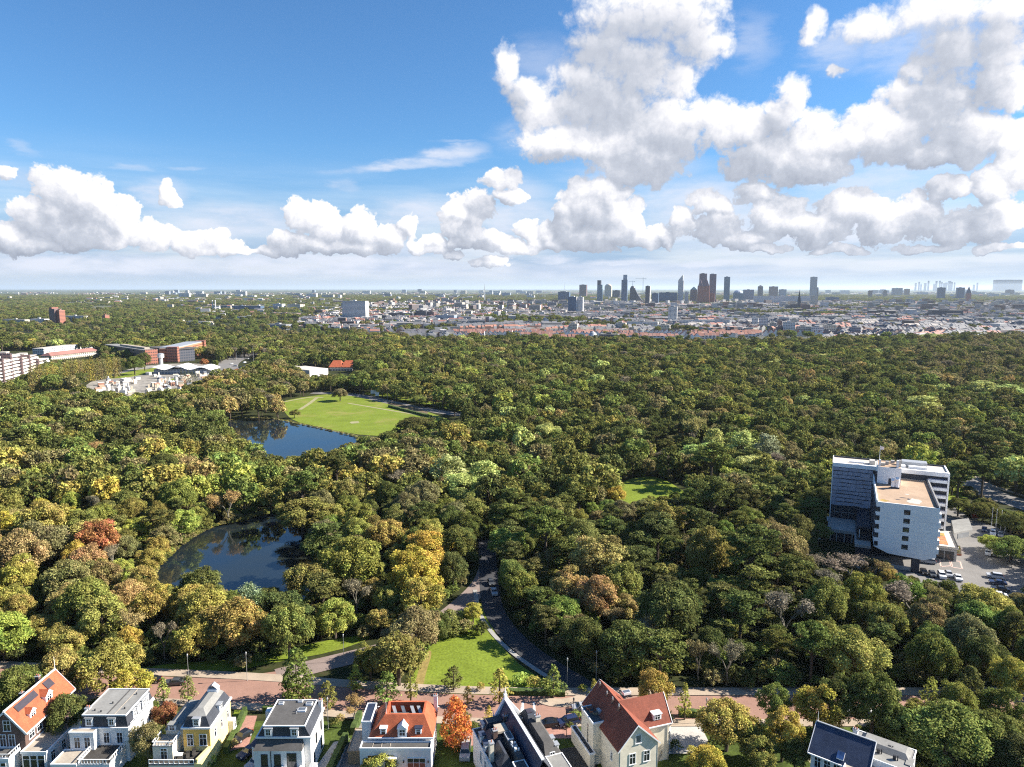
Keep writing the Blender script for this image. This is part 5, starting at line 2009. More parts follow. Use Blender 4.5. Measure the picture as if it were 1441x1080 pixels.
win(t, -5.6, -5.8, 3.6, 1.5, 1.9, frame=WTRIM, glass=glass_mat('brown_blind', (.22, .08, .04)))
win(t, -2.3, -5.8, 2.6, 1.9, 2.2, nx=3)
b = MB()
b.tube([(-3.6, -6.2, 5.2), (-2.3, -6.5, 5.35), (-1.0, -6.2, 5.2)], [.2, .3, .2], WTRIM, 8)
b.box(-3.6, -1.0, -6.3, -5.82, 5.0, 5.25, WTRIM)
b.build('awning', t)
win(t, 2.5, -5.8, 2.3, 3.2, 2.6, nx=3)
for xx in (.2, 4.7):
    b = MB()
    b.box(xx - .1, xx + .1, -6.02, -5.82, 4.1, 4.5, METAL_D)
    b.build('wall_lamp', t)
wall(t, [(-.6, 5.0, -9.2, -5.82, 0, 1.6)], TERRA, 'garden_terrace')
wall(t, [(-8.3, -6.65, -1.2, 4.6, 0, 9.0)], WHITE, 'side_wall')
flat(t, -8.3, -6.65, -1.2, 4.6, 9.0, NAVY, 'side_roof', .1)
wall(t, [(-11.2, -8.32, -1, 6, 0, 2.7)], WOODT, 'garage')
flat(t, -11.2, -8.32, -1, 6, 2.7, ROOF_PALE, 'garage_roof', .12, rm=WOODT)
chimney(t, 5.0, 4.6, 7, .7, .8, 3.8, WHITE)
b = MB()
b.tube([(-3.7, -1.0, 10.5), (-3.7, -1.0, 13)], [.04, .03], WTRIM, 5)
b.build('aerial', t)

# 6 ---- slate villa with the white stepped gable
t = thing('slate_roof_villa', 'dark slate villa with many roofs, white ridge band and white street gable with finials', 'house', (2, 122, 0), math.radians(20))
wall(t, [(-8.2, 4.4, -13, 5, 0, 6.6)], WHITE)
# long steep main roof: ridge along y at x=-1.5
b = MB()
for q, m in (([(-3.4, -13.5, 7.4), (-1.5, -13.5, 11.2), (-1.5, 5.2, 11.2), (-3.4, 5.2, 7.4)], NAVY), ([(-1.5, -13.5, 11.2), (1.2, -13.5, 7.4), (1.2, 5.2, 7.4), (-1.5, 5.2, 11.2)], SLATE)):
    b.loft(q, [(x, y, z + .14) for x, y, z in q], m, m, m)
b.build('roof', t)
b = MB()
b.bar((-1.5, -13.5, 11.42), (-1.5, 5.3, 11.42), .55, .2, WTRIM)
b.build('ridge_band', t)
b = MB()
b.loft([(-4.1, 5.2, 6.6), (1.9, 5.2, 6.6), (1.9, 5.2, 7.6), (-1.5, 5.2, 12.0), (-4.1, 5.2, 7.6)], [(-4.1, 5.75, 6.6), (1.9, 5.75, 6.6), (1.9, 5.75, 7.6), (-1.5, 5.75, 12.0), (-4.1, 5.75, 7.6)], WTRIM, WTRIM, WTRIM)
b.build('gable_wall', t)
for xx, zz in ((-1.5, 12.0), (1.75, 7.6), (-3.95, 7.6)):
    b = MB()
    b.box(xx - .3, xx + .3, 5.15, 5.8, zz - .2, zz + .35, WTRIM)
    b.tube([(xx, 5.5, zz + .35), (xx, 5.5, zz + .8), (xx, 5.5, zz + 1.0), (xx, 5.5, zz + 1.8)], [.12, .2, .1, .02], WTRIM, 8)
    b.build('finial', t)
b = MB()
b.loft(rect(1.25, 4.7, -8.2, 4.4, 7.1), rect(1.9, 3.6, -5.6, 1.6, 8.6), ROOF_DARK, ROOF_DARK, WTRIM)
b.loft(rect(1.3, 4.4, 1.0, 5.0, 8.0), rect(1.9, 3.4, 2.0, 4.2, 9.2), SLATE, SLATE)
b.build('right_roof', t)
b = MB()
b.box(2.0, 3.0, 2.6, 3.9, 9.25, 9.33, SOLAR)
b.build('solar_panel', t)
chimney(t, 3.3, .8, 7.6, .9, .9, 2.0, CREAM, 2)
wall(t, [(1.25, 4.3, -12.8, -8.3, 6.6, 7.6)], WHITE, 'rear_wing')
flat(t, 1.25, 4.3, -12.8, -8.3, 7.6, ROOF_GREY, 'rear_roof', .1)
win(t, 2.5, -8.25, 6.9, .8, 1.4)
dormer(t, 4.5, -4.0, 7.0, 1.0, 1.1, .8, R90)
dormer(t, 4.5, -6.0, 7.0, 1.0, 1.1, .8, R90)
b = MB()
b.loft(rect(-8.0, -3.45, -3.2, 2.2, 7.2), [(-6.4, -1.0, 9.4), (-5.0, -1.0, 9.4), (-5.0, .4, 9.4), (-6.4, .4, 9.4)], SLATE, SLATE, WTRIM)
b.loft(rect(-7.4, -4.6, -8.4, -3.25, 7.2), [(-6.2, -7.6, 9.6), (-5.8, -7.6, 9.6), (-5.8, -3.6, 9.6), (-6.2, -3.6, 9.6)], SLATE, SLATE, WTRIM)
b.loft(rect(-6.9, -2.4, 2.3, 5.0, 7.2), rect(-6.0, -3.0, 2.9, 4.6, 8.8), SLATE, ROOF_DARK, WTRIM)
b.build('left_roof', t)
b = MB()
b.prism([(-4.5, -9.4), (-3.3, -9.4), (-3.3, -2.0), (-4.5, -2.0)], 7.2, 9.6, ROOF_DARK)
b.build('roof_block', t)
skylight(t, -3.9, -3.2, 9.6, 1.15, 2.2, .3, GLASS)
skylight(t, -3.9, -5.9, 9.6, .9, 1.1, .25, GLASS_L)
b = MB()
b.box(-5.6, -3.5, -1.8, .6, 9.5, 9.9, ROOF_PALE)
b.build('roof_platform', t)
chimney(t, -6.0, -1.6, 8.8, .8, .8, 1.5, BROWN_BRICK, 2)
chimney(t, -7.7, -4.6, 6, .7, 1.0, 4.2, CREAM, 1)
chimney(t, -2.6, 2.4, 7.2, .7, .7, 2.8, BROWN_BRICK, 2)
for yy in (-5.6, -7.4):
    b = MB()
    b.tube([(-4.2, yy, 9.6), (-4.2, yy, 10.2)], [.22, .22], WTRIM, 8)
    b.tube([(-3.6, yy, 9.6), (-3.6, yy, 10.0)], [.2, .2], WTRIM, 8)
    b.build('roof_vent', t)
wall(t, [(-4.4, -3.4, -11.8, -9.6, 6.6, 9.0)], WHITE, 'rear_dormer')
flat(t, -5.4, -3.4, -12.0, -9.5, 9.0, ROOF_DARK, 'rear_dormer_roof', .1)
dormer(t, -8.1, 1.0, 6.9, 1.2, 1.4, 1.0, -R90, roof=NAVY)
dormer(t, -8.1, -1.6, 6.9, 1.2, 1.4, 1.0, -R90, roof=NAVY)
dormer(t, -6.8, 4.0, 7.0, 1.2, 1.4, 1.0, -R90, roof=NAVY)
for k in range(5):
    win(t, -8.2, -10.5 + k * 2.6, 3.6, .8, 1.9, -R90)
railing(t, [(-8.4, -12), (-8.4, -3.4)], 6.6, .8, t=.08)
flat(t, -8.2, 4.4, -13, 5, 6.62, ROOF_DARK, 'eaves', .15)

# 7 ---- cream villa with the red-brown cross gable
t = thing('cream_house', 'cream villa with red-brown tiled cross gable roof and a flat-topped tower', 'house', (22, 122, 0), math.radians(18.5))
wall(t, [(-4.4, 3.4, -4.5, 10.6, 0, 8.0), (3.42, 8.4, 0, 6.2, 0, 8.0)], CREAM)
gable(t, -4.4, 3.4, -4.5, 10.6, 8.0, 12.0, RED_T, CREAM, .4, 'y', xr=-.9)
b = MB()
for q in ([(-.6, -.35, 7.7), (8.9, -.35, 7.7), (8.9, 3.1, 11.95), (-.9, 3.1, 11.95)], [(-.9, 3.1, 11.95), (8.9, 3.1, 11.95), (8.9, 6.6, 7.7), (-.6, 6.6, 7.7)]):
    b.loft(q, [(x, y, z + .15) for x, y, z in q], RED_T, RED_T, WTRIM)
b.build('cross_roof', t)
b = MB()
b.poly([(8.4, 0, 8), (8.4, 6.2, 8), (8.4, 3.1, 11.8)], CREAM)
b.build('gable_wall', t)
b = MB()
b.bar((8.95, -.4, 7.75), (8.95, 3.1, 12.0), .1, .3, WTRIM)
b.bar((8.95, 3.1, 12.0), (8.95, 6.6, 7.75), .1, .3, WTRIM)
b.bar((3.9, -.42, 7.72), (8.9, -.42, 7.72), .2, .18, WTRIM)
b.build('bargeboard', t)
dormer(t, 6.0, .1, 8.7, 1.7, 1.1, 1.6, 0, WTRIM, WTRIM, nx=2)
skylight(t, 3.0, 7.0, 10.6, 1.6, 1.0, .5)
wall(t, [(-6.0, -1.6, 3.0, 8.4, 0, 8.5)], CREAM, 'tower')
flat(t, -6.0, -1.6, 3.0, 8.4, 8.5, ROOF_DARK, 'tower_roof', .15)
for i, (xx, yy, m) in enumerate(((-4.9, 7.4, TERRA), (-4.7, 6.4, TERRA), (-4.4, 5.6, WOODT))):
    b = MB()
    b.box(-.45, .45, -.3, .3, 0, .4, m)
    b.box(-.38, .38, -.24, .24, .4, .44, METAL_D)
    b.build('roof_box', t, (xx, yy, 8.62))
b = MB()
b.box(-3.9, -3.1, 5.0, 6.2, 8.62, 9.4, ZINC)
b.tube([(-2.6, 4.0, 8.62), (-2.6, 4.0, 9.3)], [.35, .35], ZINC, 8)
b.build('roof_vent', t)
for yy, zz in ((9.6, 11.2), (6.4, 11.0), (4.0, 11.2), (1.4, 11.3)):
    b = MB()
    b.box(-1.75, -1.35, yy - .2, yy + .2, zz - .8, zz + .9, BROWN_BRICK)
    b.tube([(-1.55, yy, zz + .9), (-1.55, yy, zz + 1.35)], [.14, .12], ZINC, 8)
    b.build('chimney', t)
b = MB()
b.box(-6.05, -6.002, 5.2, 5.5, 2.6, 7.2, GLASS)
b.build('slit_window', t)
win(t, -3.6, 3.0, 6.2, .5, 1.1, nx=1, ny=1)
win(t, -.6, -4.5, 8.4, .95, 1.5, nx=1, ny=1, glass=GLASS_L)
win(t, -1.7, -4.5, 4.5, 1.1, 2.0)
win(t, 1.2, -4.5, 4.5, 1.1, 2.0)
win(t, -1.7, -4.5, .9, 1.1, 2.0)
win(t, 1.2, -4.5, .9, 1.1, 2.0)
win(t, -4.4, -1.6, 4.0, .5, 1.5, -R90, nx=1)
wall(t, [(-7.0, -6.02, 2.2, 11, 0, 3.0)], CREAM, 'garage')
flat(t, -7.0, -6.02, 2.2, 11, 3.0, ROOF_DARK, 'garage_roof', .15)
b = MB()
b.prism([(8.42, .6), (9.6, 1.2), (10.1, 3.1), (9.6, 5.0), (8.42, 5.6)], 0, 6.0, CREAM, ROOF_DARK)
b.build('bay_window', t)
for (xx, yy, rz) in ((9.05, .85, R90 - 1.1), (9.86, 2.15, R90 - .25), (9.86, 4.05, R90 + .25)):
    win(t, xx, yy, 3.4, .8, 1.8, rz, nx=1)
    win(t, xx, yy, .6, .8, 1.8, rz, nx=1)
railing(t, [(3.45, -3.9), (6.4, -1.2)], 2.2, .9, m=METAL_D, t=.06)
for xx, yy in ((3.3, -4.4), (-4.3, -4.4), (8.35, -.05)):
    b = MB()
    b.tube([(xx + .1, yy - .08, 0), (xx + .1, yy - .08, 7.6)], [.07, .07], ZINC, 6)
    b.build('downpipe', t)

# 8 ---- navy slate roof and flat grey roof
t = thing('navy_roof_house', 'white house with a big navy slate slope and a flat grey roof', 'house', (62, 117, 0), math.radians(-38))
wall(t, [(-6.4, 3.0, -4.4, .6, 0, 6.8), (-1.2, 8.8, -2.0, 5.2, 0, 8.0)], WHITE)
b = MB()
q = [(-6.8, -4.9, 6.7), (-.9, -4.9, 6.7), (3.2, .1, 10.1), (-6.8, .1, 10.1)]
q = [(-6.8, -4.9, 6.7), (3.2, -4.9, 6.7), (3.2, .1, 10.1), (-6.8, .1, 10.1)]
b.loft(q, [(x, y, z + .15) for x, y, z in q], NAVY, NAVY, WTRIM)
q = [(-6.8, .1, 10.1), (-1.2, .1, 10.1), (-1.2, 2.6, 8.0), (-6.8, 2.6, 8.0)]
b.loft(q, [(x, y, z + .15) for x, y, z in q], NAVY, NAVY, WTRIM)
b.build('roof', t)
b = MB()
b.poly([(-6.4, -4.4, 6.8), (-6.4, .1, 9.95), (-6.4, .6, 9.6), (-6.4, .6, 6.8)], WHITE)
b.poly([(3.0, -4.4, 6.8), (3.0, .6, 6.8), (3.0, .1, 9.95)], WHITE)
b.build('gable_wall', t)
b = MB()
b.bar((-6.8, .1, 10.3), (3.2, .1, 10.3), .3, .14, ZINC)
b.bar((-6.85, -4.95, 6.75), (-6.85, .1, 10.2), .1, .25, WTRIM)
b.bar((3.25, -4.95, 6.75), (3.25, .1, 10.2), .1, .3, WTRIM)
b.bar((-6.8, -5.05, 6.7), (-.8, -5.05, 6.7), .2, .2, WTRIM)
b.build('bargeboard', t)
b = MB()
q = [(-2.2, -4.35, 7.3), (-1.0, -4.35, 7.3), (-1.0, -3.2, 8.08), (-2.2, -3.2, 8.08)]
b.loft([(x, y, z - .1) for x, y, z in q], [(x, y - .05, z + .12) for x, y, z in q], WTRIM, glass_mat('blue_glass', (.06, .12, .28)))
b.build('skylight', t)
flat(t, -1.2, 8.8, -1.9, 5.2, 8.05, ROOF_GREY, 'flat_roof', .12)
b = MB()
b.loft(rect(.2, 8.4, 1.0, 5.0, 8.2), [(1.0, 2.0, 8.9), (7.6, 2.0, 8.9), (7.6, 4.4, 8.9), (1.0, 4.4, 8.9)], ROOF_GREY, ROOF_GREY)
b.build('upper_roof', t)
for xx, yy in ((3.6, .4), (6.2, .2), (5.0, 2.6)):
    b = MB()
    b.box(xx - .25, xx + .25, yy - .2, yy + .2, 8.17, 8.95, METAL_D)
    b.tube([(xx + .5, yy, 8.17), (xx + .5, yy, 9.1)], [.1, .1], METAL_D, 6)
    b.build('roof_vent', t)
wall(t, [(-.6, 6.4, -5.6, -2.05, 0, 6.9)], CREAM, 'front_wing')
flat(t, -.6, 6.4, -5.6, -2.05, 6.9, ROOF_PALE, 'front_wing_roof', .12)
dormer(t, 8.9, 1.0, 6.2, 2.2, 2.0, 1.0, R90, WTRIM, ROOF_GREY)
skylight(t, 2.4, -3.6, 7.02, .9, .7, .3, GLASS)
for xx in (-5.2, -3.6, -2.0):
    win(t, xx, -4.4, 4.2, 1.0, 1.9)
win(t, 8.8, 3.6, 5.0, .8, 1.6, R90)
chimney(t, -.4, 1.2, 8.6, .8, .7, 2.0, WHITE)
b = MB()
b.tube([(-6.6, .1, 10.2), (-6.6, .1, 12.2)], [.05, .03], WTRIM, 5)
b.build('aerial', t)

# ------------------------------------------------------------------ gardens: hedges, drives, paving
HEDGE = mat('hedge_leaves', (0.055, 0.085, 0.02), .9, .35, 1.2, .4, 5)


def hedge(pts, w, h, label):
    b = MB()
    r = random.Random(int(pts[0][0] * 10))
    for i in range(len(pts) - 1):
        p, q = Vector((*pts[i], 0)), Vector((*pts[i + 1], 0))
        n = max(2, int((q - p).length / .7))
        d = (q - p).normalized()
        s = Vector((-d.y, d.x, 0))
        prev = None
        for k in range(n + 1):
            c = p.lerp(q, k / n)
            ww, hh = w / 2 * r.uniform(.85, 1.15), h * r.uniform(.9, 1.08)
            ring = [c - s * ww, c + s * ww, c + s * ww * .9 + Vector((0, 0, hh)), c - s * ww * .9 + Vector((0, 0, hh))]
            if prev:
                b.loft(prev, ring, HEDGE, HEDGE if k == n else None, HEDGE if k == 1 else None)
            prev = ring
    o = b.build('hedge')
    # a coat of leaves so that it is not a box
    tag(o, label, 'hedge')
    C = np.array([tuple(Vector((*pts[i], 0)).lerp(Vector((*pts[i + 1], 0)), r.random()) + Vector((r.uniform(-w / 2, w / 2), r.uniform(-w / 2, w / 2), h * r.uniform(.35, 1.0)))) for i in range(len(pts) - 1) for _ in range(int(26 * (Vector(pts[i + 1]) - Vector(pts[i])).length))])
    g_ = np.random.default_rng(int(abs(pts[0][0]) * 7))
    nn = norm(g_.normal(size=(len(C), 3)) + np.array([0, 0, .5]))
    V = quads(C, nn, .16, g_)
    lv = np.stack([np.full(len(C), .5), g_.uniform(.7, 1.3, len(C)), np.zeros(len(C))], 1)
    f = inst('hedge_foliage', crown_mesh('hedge_foliage', V, lv), o)
    f['tint'] = (0.075, 0.11, 0.025)
    return o


PAVE_G = mat('grey_garden_paving', (0.20, 0.19, 0.18), .85, .2, .5, .15, 4)
PAVE_P = mat('pale_drive', (0.42, 0.40, 0.37), .85, .12, .3, .1, 4)
PAVE_B = mat('pink_garden_brick', (0.34, 0.18, 0.14), .85, .15, .5, .15, 4)


def yard(name, px, z, m):
    return sheet(name, PP(px), z, m)


yard('drive', [(560 - 46, 1005), (540, 1005), (520, 1080), (470, 1085)], .10, PAVE_G)
yard('drive', [(470, 1045), (492, 1040), (470, 1100), (430, 1100)], .104, PAVE_P)
yard('drive', [(940, 1020), (985, 1020), (1005, 1060), (940, 1062)], .10, PAVE_P)
yard('drive', [(745, 1000), (812, 1003), (815, 1040), (770, 1040)], .10, PAVE_B)
yard('courtyard', [(788, 1055), (830, 1048), (850, 1110), (800, 1110)], .104, mat('dark_court', (.045, .043, .04), .9, .3, .6, .2, 3))
yard('patio', [(340, 1008), (362, 1008), (350, 1050), (318, 1060)], .10, PAVE_B)
yard('patio', [(645, 1030), (672, 1025), (668, 1050), (640, 1052)], .10, PAVE_B)
yard('front_path', [(440, 985), (640, 990), (640, 1003), (440, 1000)], .098, PAVE_P)
yard('patio', [(1130, 1062), (1152, 1040), (1160, 1050), (1140, 1075)], .10, SAND)
yard('garden_lawn', [(330, 1000), (350, 1000), (340, 1020), (325, 1020)], .10, GRASS)
yard('garden_lawn', [(955, 1006), (1000, 1006), (1005, 1022), (955, 1022)], .10, GRASS)
for i, (px, py) in enumerate(((468, 1062), (472, 1056), (475, 1050), (478, 1045), (481, 1040))):
    x0, y0 = P(px, py)
    b = MB()
    b.box(-.35, .35, -.3, .3, .06, .13, SLAB)
    o = b.build('stepping_stone', None, (x0, y0, 0), .2)
    tag(o, 'square pale stepping stone in the narrow lawn right of the white mansard villa', 'stepping stone', 'stepping stones beside the white mansard villa')
for pts, w_, h_, lab in (
        ([P(487, 1042), P(455, 1110)], 1.2, 1.8, 'long clipped hedge between the white mansard villa and the dark drive'),
        ([P(507, 1010), P(497, 1035)], 1.1, 1.8, 'short hedge left of the wooden garage of the orange roofed house'),
        ([P(345, 1005), P(318, 1062)], 1.0, 1.6, 'clipped hedge between the yellow villa and the white mansard villa'),
        ([P(955, 1008), P(1010, 1010)], 1.2, 1.5, 'hedge along the street right of the cream villa'),
        ([P(715, 977), P(795, 979)], 1.4, 1.2, 'low hedge along the edge of the island lawn'),
        ([P(225, 1012), P(300, 1010)], 1.0, 1.4, 'hedge along the pavement behind the yellow villa'),
        ([P(370, 1003), P(440, 1000)], 1.0, 1.4, 'hedge along the pavement behind the white mansard villa')):
    hedge(pts, w_, h_, lab)
SH = [(297, 1072, 1.3, 1.6, 'yellow-green', 'round clipped bush, the upper of two beside the yellow villa wall'), (288, 1083, 1.3, 1.5, 'yellow-green', 'round clipped bush, the lower of two beside the yellow villa wall'),
      (309, 1050, 1.1, 1.3, 'mid green', 'small green bush further back along the yellow villa wall'),
      (733, 962, 2.3, 2.2, 'yellow-green', 'yellow-green shrub left in the bed of the island lawn'), (751, 966, 2.0, 2.2, 'ochre', 'ochre shrub in the middle of the bed of the island lawn'),
      (766, 969, 2.0, 2.0, 'yellow-green', 'yellow-green shrub right in the bed of the island lawn'), (790, 972, 1.6, 1.8, 'mid green', 'green shrub at the corner of the island lawn by the junction'),
      (676, 972, 1.2, 1.8, 'ochre', 'ochre bush between the lawn tree and the yellow-orange young tree'),
      (868, 1085, 2.2, 2.6, 'golden', 'golden bush in front of the cream villa'), (905, 1092, 2.0, 2.4, 'ochre', 'ochre bush at the bottom edge in front of the cream villa'),
      (100, 1082, 1.8, 2.0, 'yellow-green', 'light green bush at the bottom edge left of the flat white house'), (372, 1092, 1.6, 3.0, 'yellow-green', 'light green bush before the steps of the white mansard villa'),
      (470, 1024, 1.4, 1.8, 'olive green', 'olive bush behind the white mansard villa'), (480, 1015, 1.2, 1.4, 'tan', 'tan shrub behind the white mansard villa'),
      (590, 915, 1.5, 1.5, 'ochre', 'ochre bush at the upper left of the island lawn'), (935, 1015, 2.0, 2.2, 'dark green', 'dark green bush at the street side of the cream villa'),
      (1010, 1050, 2.2, 2.4, 'dark green', 'dark bush beside the pale drive right of the cream villa'), (950, 1058, 1.8, 2.0, 'deep green', 'deep green bush below the pale drive'),
      (810, 1012, 1.6, 1.6, 'mid green', 'green bush at the drive left of the cream villa'), (655, 1015, 1.6, 1.8, 'dark green', 'dark bush right of the orange-red tree'),
      (820, 975, 1.4, 1.6, 'yellow-green', 'yellow-green bush across the junction behind the cream villa')]
for i, (px, py, rw, hh, ti, lab) in enumerate(SH):
    x, y = P(px, py)
    cm, tm, R, H = KIND['shrub'][i % 3]
    plant('shrub', i, x, y, ti, lab, 'shrub', None, rw / R, hh / H)
# ------------------------------------------------------------------ the hotel in the wood: local x along its front, y away from the camera
HROT = math.atan2(HEX[1], HEX[0])
t = thing('hotel', 'white modern hotel on columns with brown flat roof and louvred side wing', 'hotel', (HA[0], HA[1], 0), HROT)
HW = mat('hotel_white_panels', (0.82, 0.82, 0.82), 0.7, 0.06, 0.25, 0.04, 3)
HROOF = mat('brown_gravel_roof', (0.36, 0.255, 0.175), 0.95, 0.18, 0.16, 0.12, 2.5)
HROOF2 = mat('pale_gravel_roof', (0.50, 0.45, 0.39), 0.95, 0.14, 0.2, 0.1, 2.5)
HDARK = mat('dark_cladding', (0.035, 0.040, 0.055), 0.55, 0.3, 0.4)
LOUV = mat('blue_grey_louvres', (0.33, 0.33, 0.40), 0.5, 0.15, 0.6)
RUSTP = mat('rust_planting', (0.42, 0.16, 0.07), .9, .3, .4, .2, 3)
MOSS = mat('ochre_planting', (0.32, 0.22, 0.06), .9, .3, .4, .2, 3)
CONC = mat('concrete', (0.42, 0.40, 0.37), .85, .14, .3, .08, 3)
W_, ZB, ZT = 17.5, 6.6, 22.0
# wing: body with chamfered underside
b = MB()
sec = [(0, 7.4), (4.2, 5.6), (14.2, 5.0), (W_, 6.2), (W_, ZT), (0, ZT)]
b.loft([(x, 36, z) for x, z in sec], [(x, 0, z) for x, z in sec], HW, HW, HW)
b.build('wall', t)
b = MB()
b.box(.35, W_ - .35, .35, 35.6, ZT - .3, ZT + .03, HROOF)
b.build('wing_roof', t)
b = MB()
for q in ((0, .35, 0, 36), (W_ - .35, W_, 0, 36), (.35, W_ - .35, 0, .35)):
    b.box(*q, ZT + .004, ZT + (.25 if q[2:] == (0, .35) else .7), HW)
b.box(W_ - .7, W_ - .352, .4, 35, ZT + .035, ZT + .7, HDARK)
for k in range(34):
    b.box(W_ - .36, W_ + .06, .6 + k, 1.1 + k, ZT + .3, ZT + .9, CONC)
b.build('parapet', t)
# stains of gravel on the roof
for i, (x, y, rx, ry, m) in enumerate(((2.2, 3.2, 1.6, 1.4, MOSS), (8, 9, 1.2, .5, HDARK), (6.2, 6.2, 1.0, .5, HDARK), (9.5, 14, .9, .6, HROOF2), (11, 6, 2.5, 3.5, HROOF2), (9.6, 8.0, .6, .9, HDARK))):
    o = MB()
    o.poly([(x + math.cos(a) * rx * random.uniform(.6, 1.1), y + math.sin(a) * ry * random.uniform(.6, 1.1), ZT + .034 + i * .004) for a in [k * PI / 7 for k in range(14)]], m)
    o.build('roof_patch', t)
# five storeys of windows in the front
for k in range(5):
    z = 7.6 + k * 2.85
    for (xc, w, nm) in ((8.7, 1.8, 'window'), (.55, 1.1, 'corner_window')):
        b = MB()
        b.box(xc - w / 2, xc + w / 2, -.012, .2, z, z + 1.6, HDARK)
        o = b.build(nm, t)
        g_ = MB()
        g_.box(xc - w / 2 + .12, xc + w / 2 - .12, -.03, -.013, z + .12, z + 1.1, GLASS)
        g_.box(xc - w / 2 + .12, xc + w / 2 - .5, -.036, -.031, z + .2, z + .5, GLASS_L)
        g_.build('pane', o)
    # projecting white window boxes on the right and left sides
    for y0 in (.0, 4.5, 9, 13.5, 18, 22.5, 27):
        b = MB()
        b.box(W_ + .002, W_ + .55, y0 + .02, y0 + 2.2, z - .1, z + 1.5, HW)
        o = b.build('window_box', t)
        g_ = MB()
        g_.box(W_ + .552, W_ + .565, y0 + .3, y0 + 1.9, z + .1, z + 1.3, GLASS)
        g_.build('pane', o)
        if k > 0:
            b = MB()
            b.box(-.42, -.002, y0 + .3, y0 + 2.4, z, z + 1.6, HDARK)
            b.build('side_window', t)
for k in range(3):
    b = MB()
    for z in (10.4 + k * 3.4,):
        b.box(.05, W_ - .05, -.008, -.001, z, z + .05, mat('panel_joint', (.5, .51, .53), .8))
    b.build('panel_joint', t)
for x, y, w in ((12.2, 1.0, 2.2), (3.6, 12, 1.4), (12.6, 14, 1.6), (12.6, 27, 1.6)):
    b = MB()
    b.box(x - w / 2, x + w / 2, y, y + 2.4, 0, 5.4, HDARK)
    b.build('column', t)
b = MB()
b.box(2, 11, 14, 34, 0, 4.9, GLASS)
b.build('ground_floor_glazing', t)
b = MB()
b.box(5.2, 11.8, 1.6, 1.9, .2, 1.5, CONC)
b.build('entrance_wall', t)
# penthouse and plant on the wing roof
b = MB()
b.box(.9, 8.2, 25, 35.4, ZT + .05, ZT + 6.0, HW)
o = b.build('penthouse', t)
d = MB()
d.box(4.4, 5.3, 24.98, 24.999, ZT + .05, ZT + 2.2, HDARK)
d.box(.3, .88, 25.4, 26.6, ZT + .05, ZT + 4.0, HDARK)
d.build('door', o)
r = MB()
r.box(1.1, 8.0, 25.2, 35.2, ZT + 6.003, ZT + 6.06, HROOF)
for (x, y, w, h) in ((1.2, 25.6, .5, 2.4), (1.9, 27, 1.3, .9), (3.4, 29, 1.0, 1.2), (6.6, 25.6, .7, 2.6), (7.4, 27.2, .8, 2.4), (6.9, 30, 1.4, 1.2), (5.2, 32, 1.2, 1.0)):
    r.box(x, x + w, y, y + w, ZT + 6.06, ZT + 6.06 + h, HW if w < .75 else CONC)
r.build('roof_plant', o)
for x, hgt in ((5.6, 3.2), (6.9, 3.8)):
    b = MB()
    b.tube([(x, 20.5, ZT), (x, 20.5, ZT + hgt - .8), (x - .2, 19.6, ZT + hgt)], [.62, .62, .6], HW, 10)
    b.build('roof_fan', t)
b = MB()
b.box(5.0, 7.6, 19.8, 21.6, ZT + .03, ZT + .5, HDARK)
b.build('fan_base', t)
# slab behind, higher than the wing
SX0, SX1, SY0, SY1, SZ = -13.3, 23.4, 36.02, 47.5, 25.0
b = MB()
b.box(SX0, SX1, SY0, SY1, 0, SZ, HDARK)
b.build('slab', t)
b = MB()
b.box(SX0 - .3, SX0 + .004, SY0 - .5, SY1, 0, SZ + .6, HW)
b.box(SX1 - .004, SX1 + .45, SY0 - 1.6, SY1, 3, SZ + .6, HW)
b.box(SX0, SX1, SY0 - .6, SY0 + .5, SZ - .9, SZ + .6, HW)
b.box(SX0, SX1, SY1 - .35, SY1 + .1, SZ - .9, SZ + .6, HDARK)
b.build('slab_frame', t)
b = MB()
b.box(SX0 + .01, SX1 - .01, SY0 + .502, SY1 - .36, SZ - .1, SZ + .15, HROOF2)
b.build('slab_roof', t)
b = MB()
rr = random.Random(3)
for k in range(10):
    z0 = 9.6 + k * 1.46
    x = SX0 + .05
    while x < -.2:
        w = rr.uniform(1.2, 3.4)
        x1 = min(x + w, -.1)
        dy = rr.choice((0, .18, .32))
        b.box(x, x1 - .05, SY0 - .72 + dy, SY0 - .003, z0 + rr.uniform(-.18, .18), z0 + 1.12 + rr.uniform(0, .15), LOUV)
        x = x1
b.build('louvres', t)
for k in range(7):
    z0 = 5.4 + k * 2.75
    b = MB()
    x = W_ + .6
    b.box(W_ + .02, SX1 - .1, SY0 - 1.3, SY0 - .002, z0, z0 + 1.0, HW)
    b.box(W_ + .02, SX1 - .1, SY0 - 1.2, SY0 - .004, z0 + 1.02, z0 + 1.2, LOUV)
    b.build('balcony', t)
for (x, z) in ((-12, 5), (-9.4, 5), (-7, 5), (-4.2, 5), (-2.0, 5)):
    b = MB()
    b.box(x, x + 1.9, SY0 - .1, SY0 - .003, z, z + 3.6, GLASS)
    o = b.build('tall_window', t)
    f = MB()
    f.box(x - .1, x, SY0 - .16, SY0 - .003, z, z + 3.6, CONC)
    f.box(x, x + 1.9, SY0 - .14, SY0 - .101, z + 1.7, z + 1.82, CONC)
    f.build('window_frame', o)
b = MB()
b.box(-13.2, -5.2, 22.0, 36.0, 0, 3.3, HDARK)
b.box(-13.9, -4.9, 21.4, 36.0, 3.303, 4.4, CONC)
b.box(-4.88, -.4, 9.4, 36.0, 0, 3.3, HDARK)
b.box(-5.2, -.3, 8.8, 36.0, 3.303, 4.2, CONC)
b.build('podium', t)
b = MB()
for x in (-13.0, -11.0, -8.5, -6.0):
    b.box(x, x + .35, 21.7, 22.0, 0, 3.3, CONC)
b.build('podium_columns', t)
b = MB()
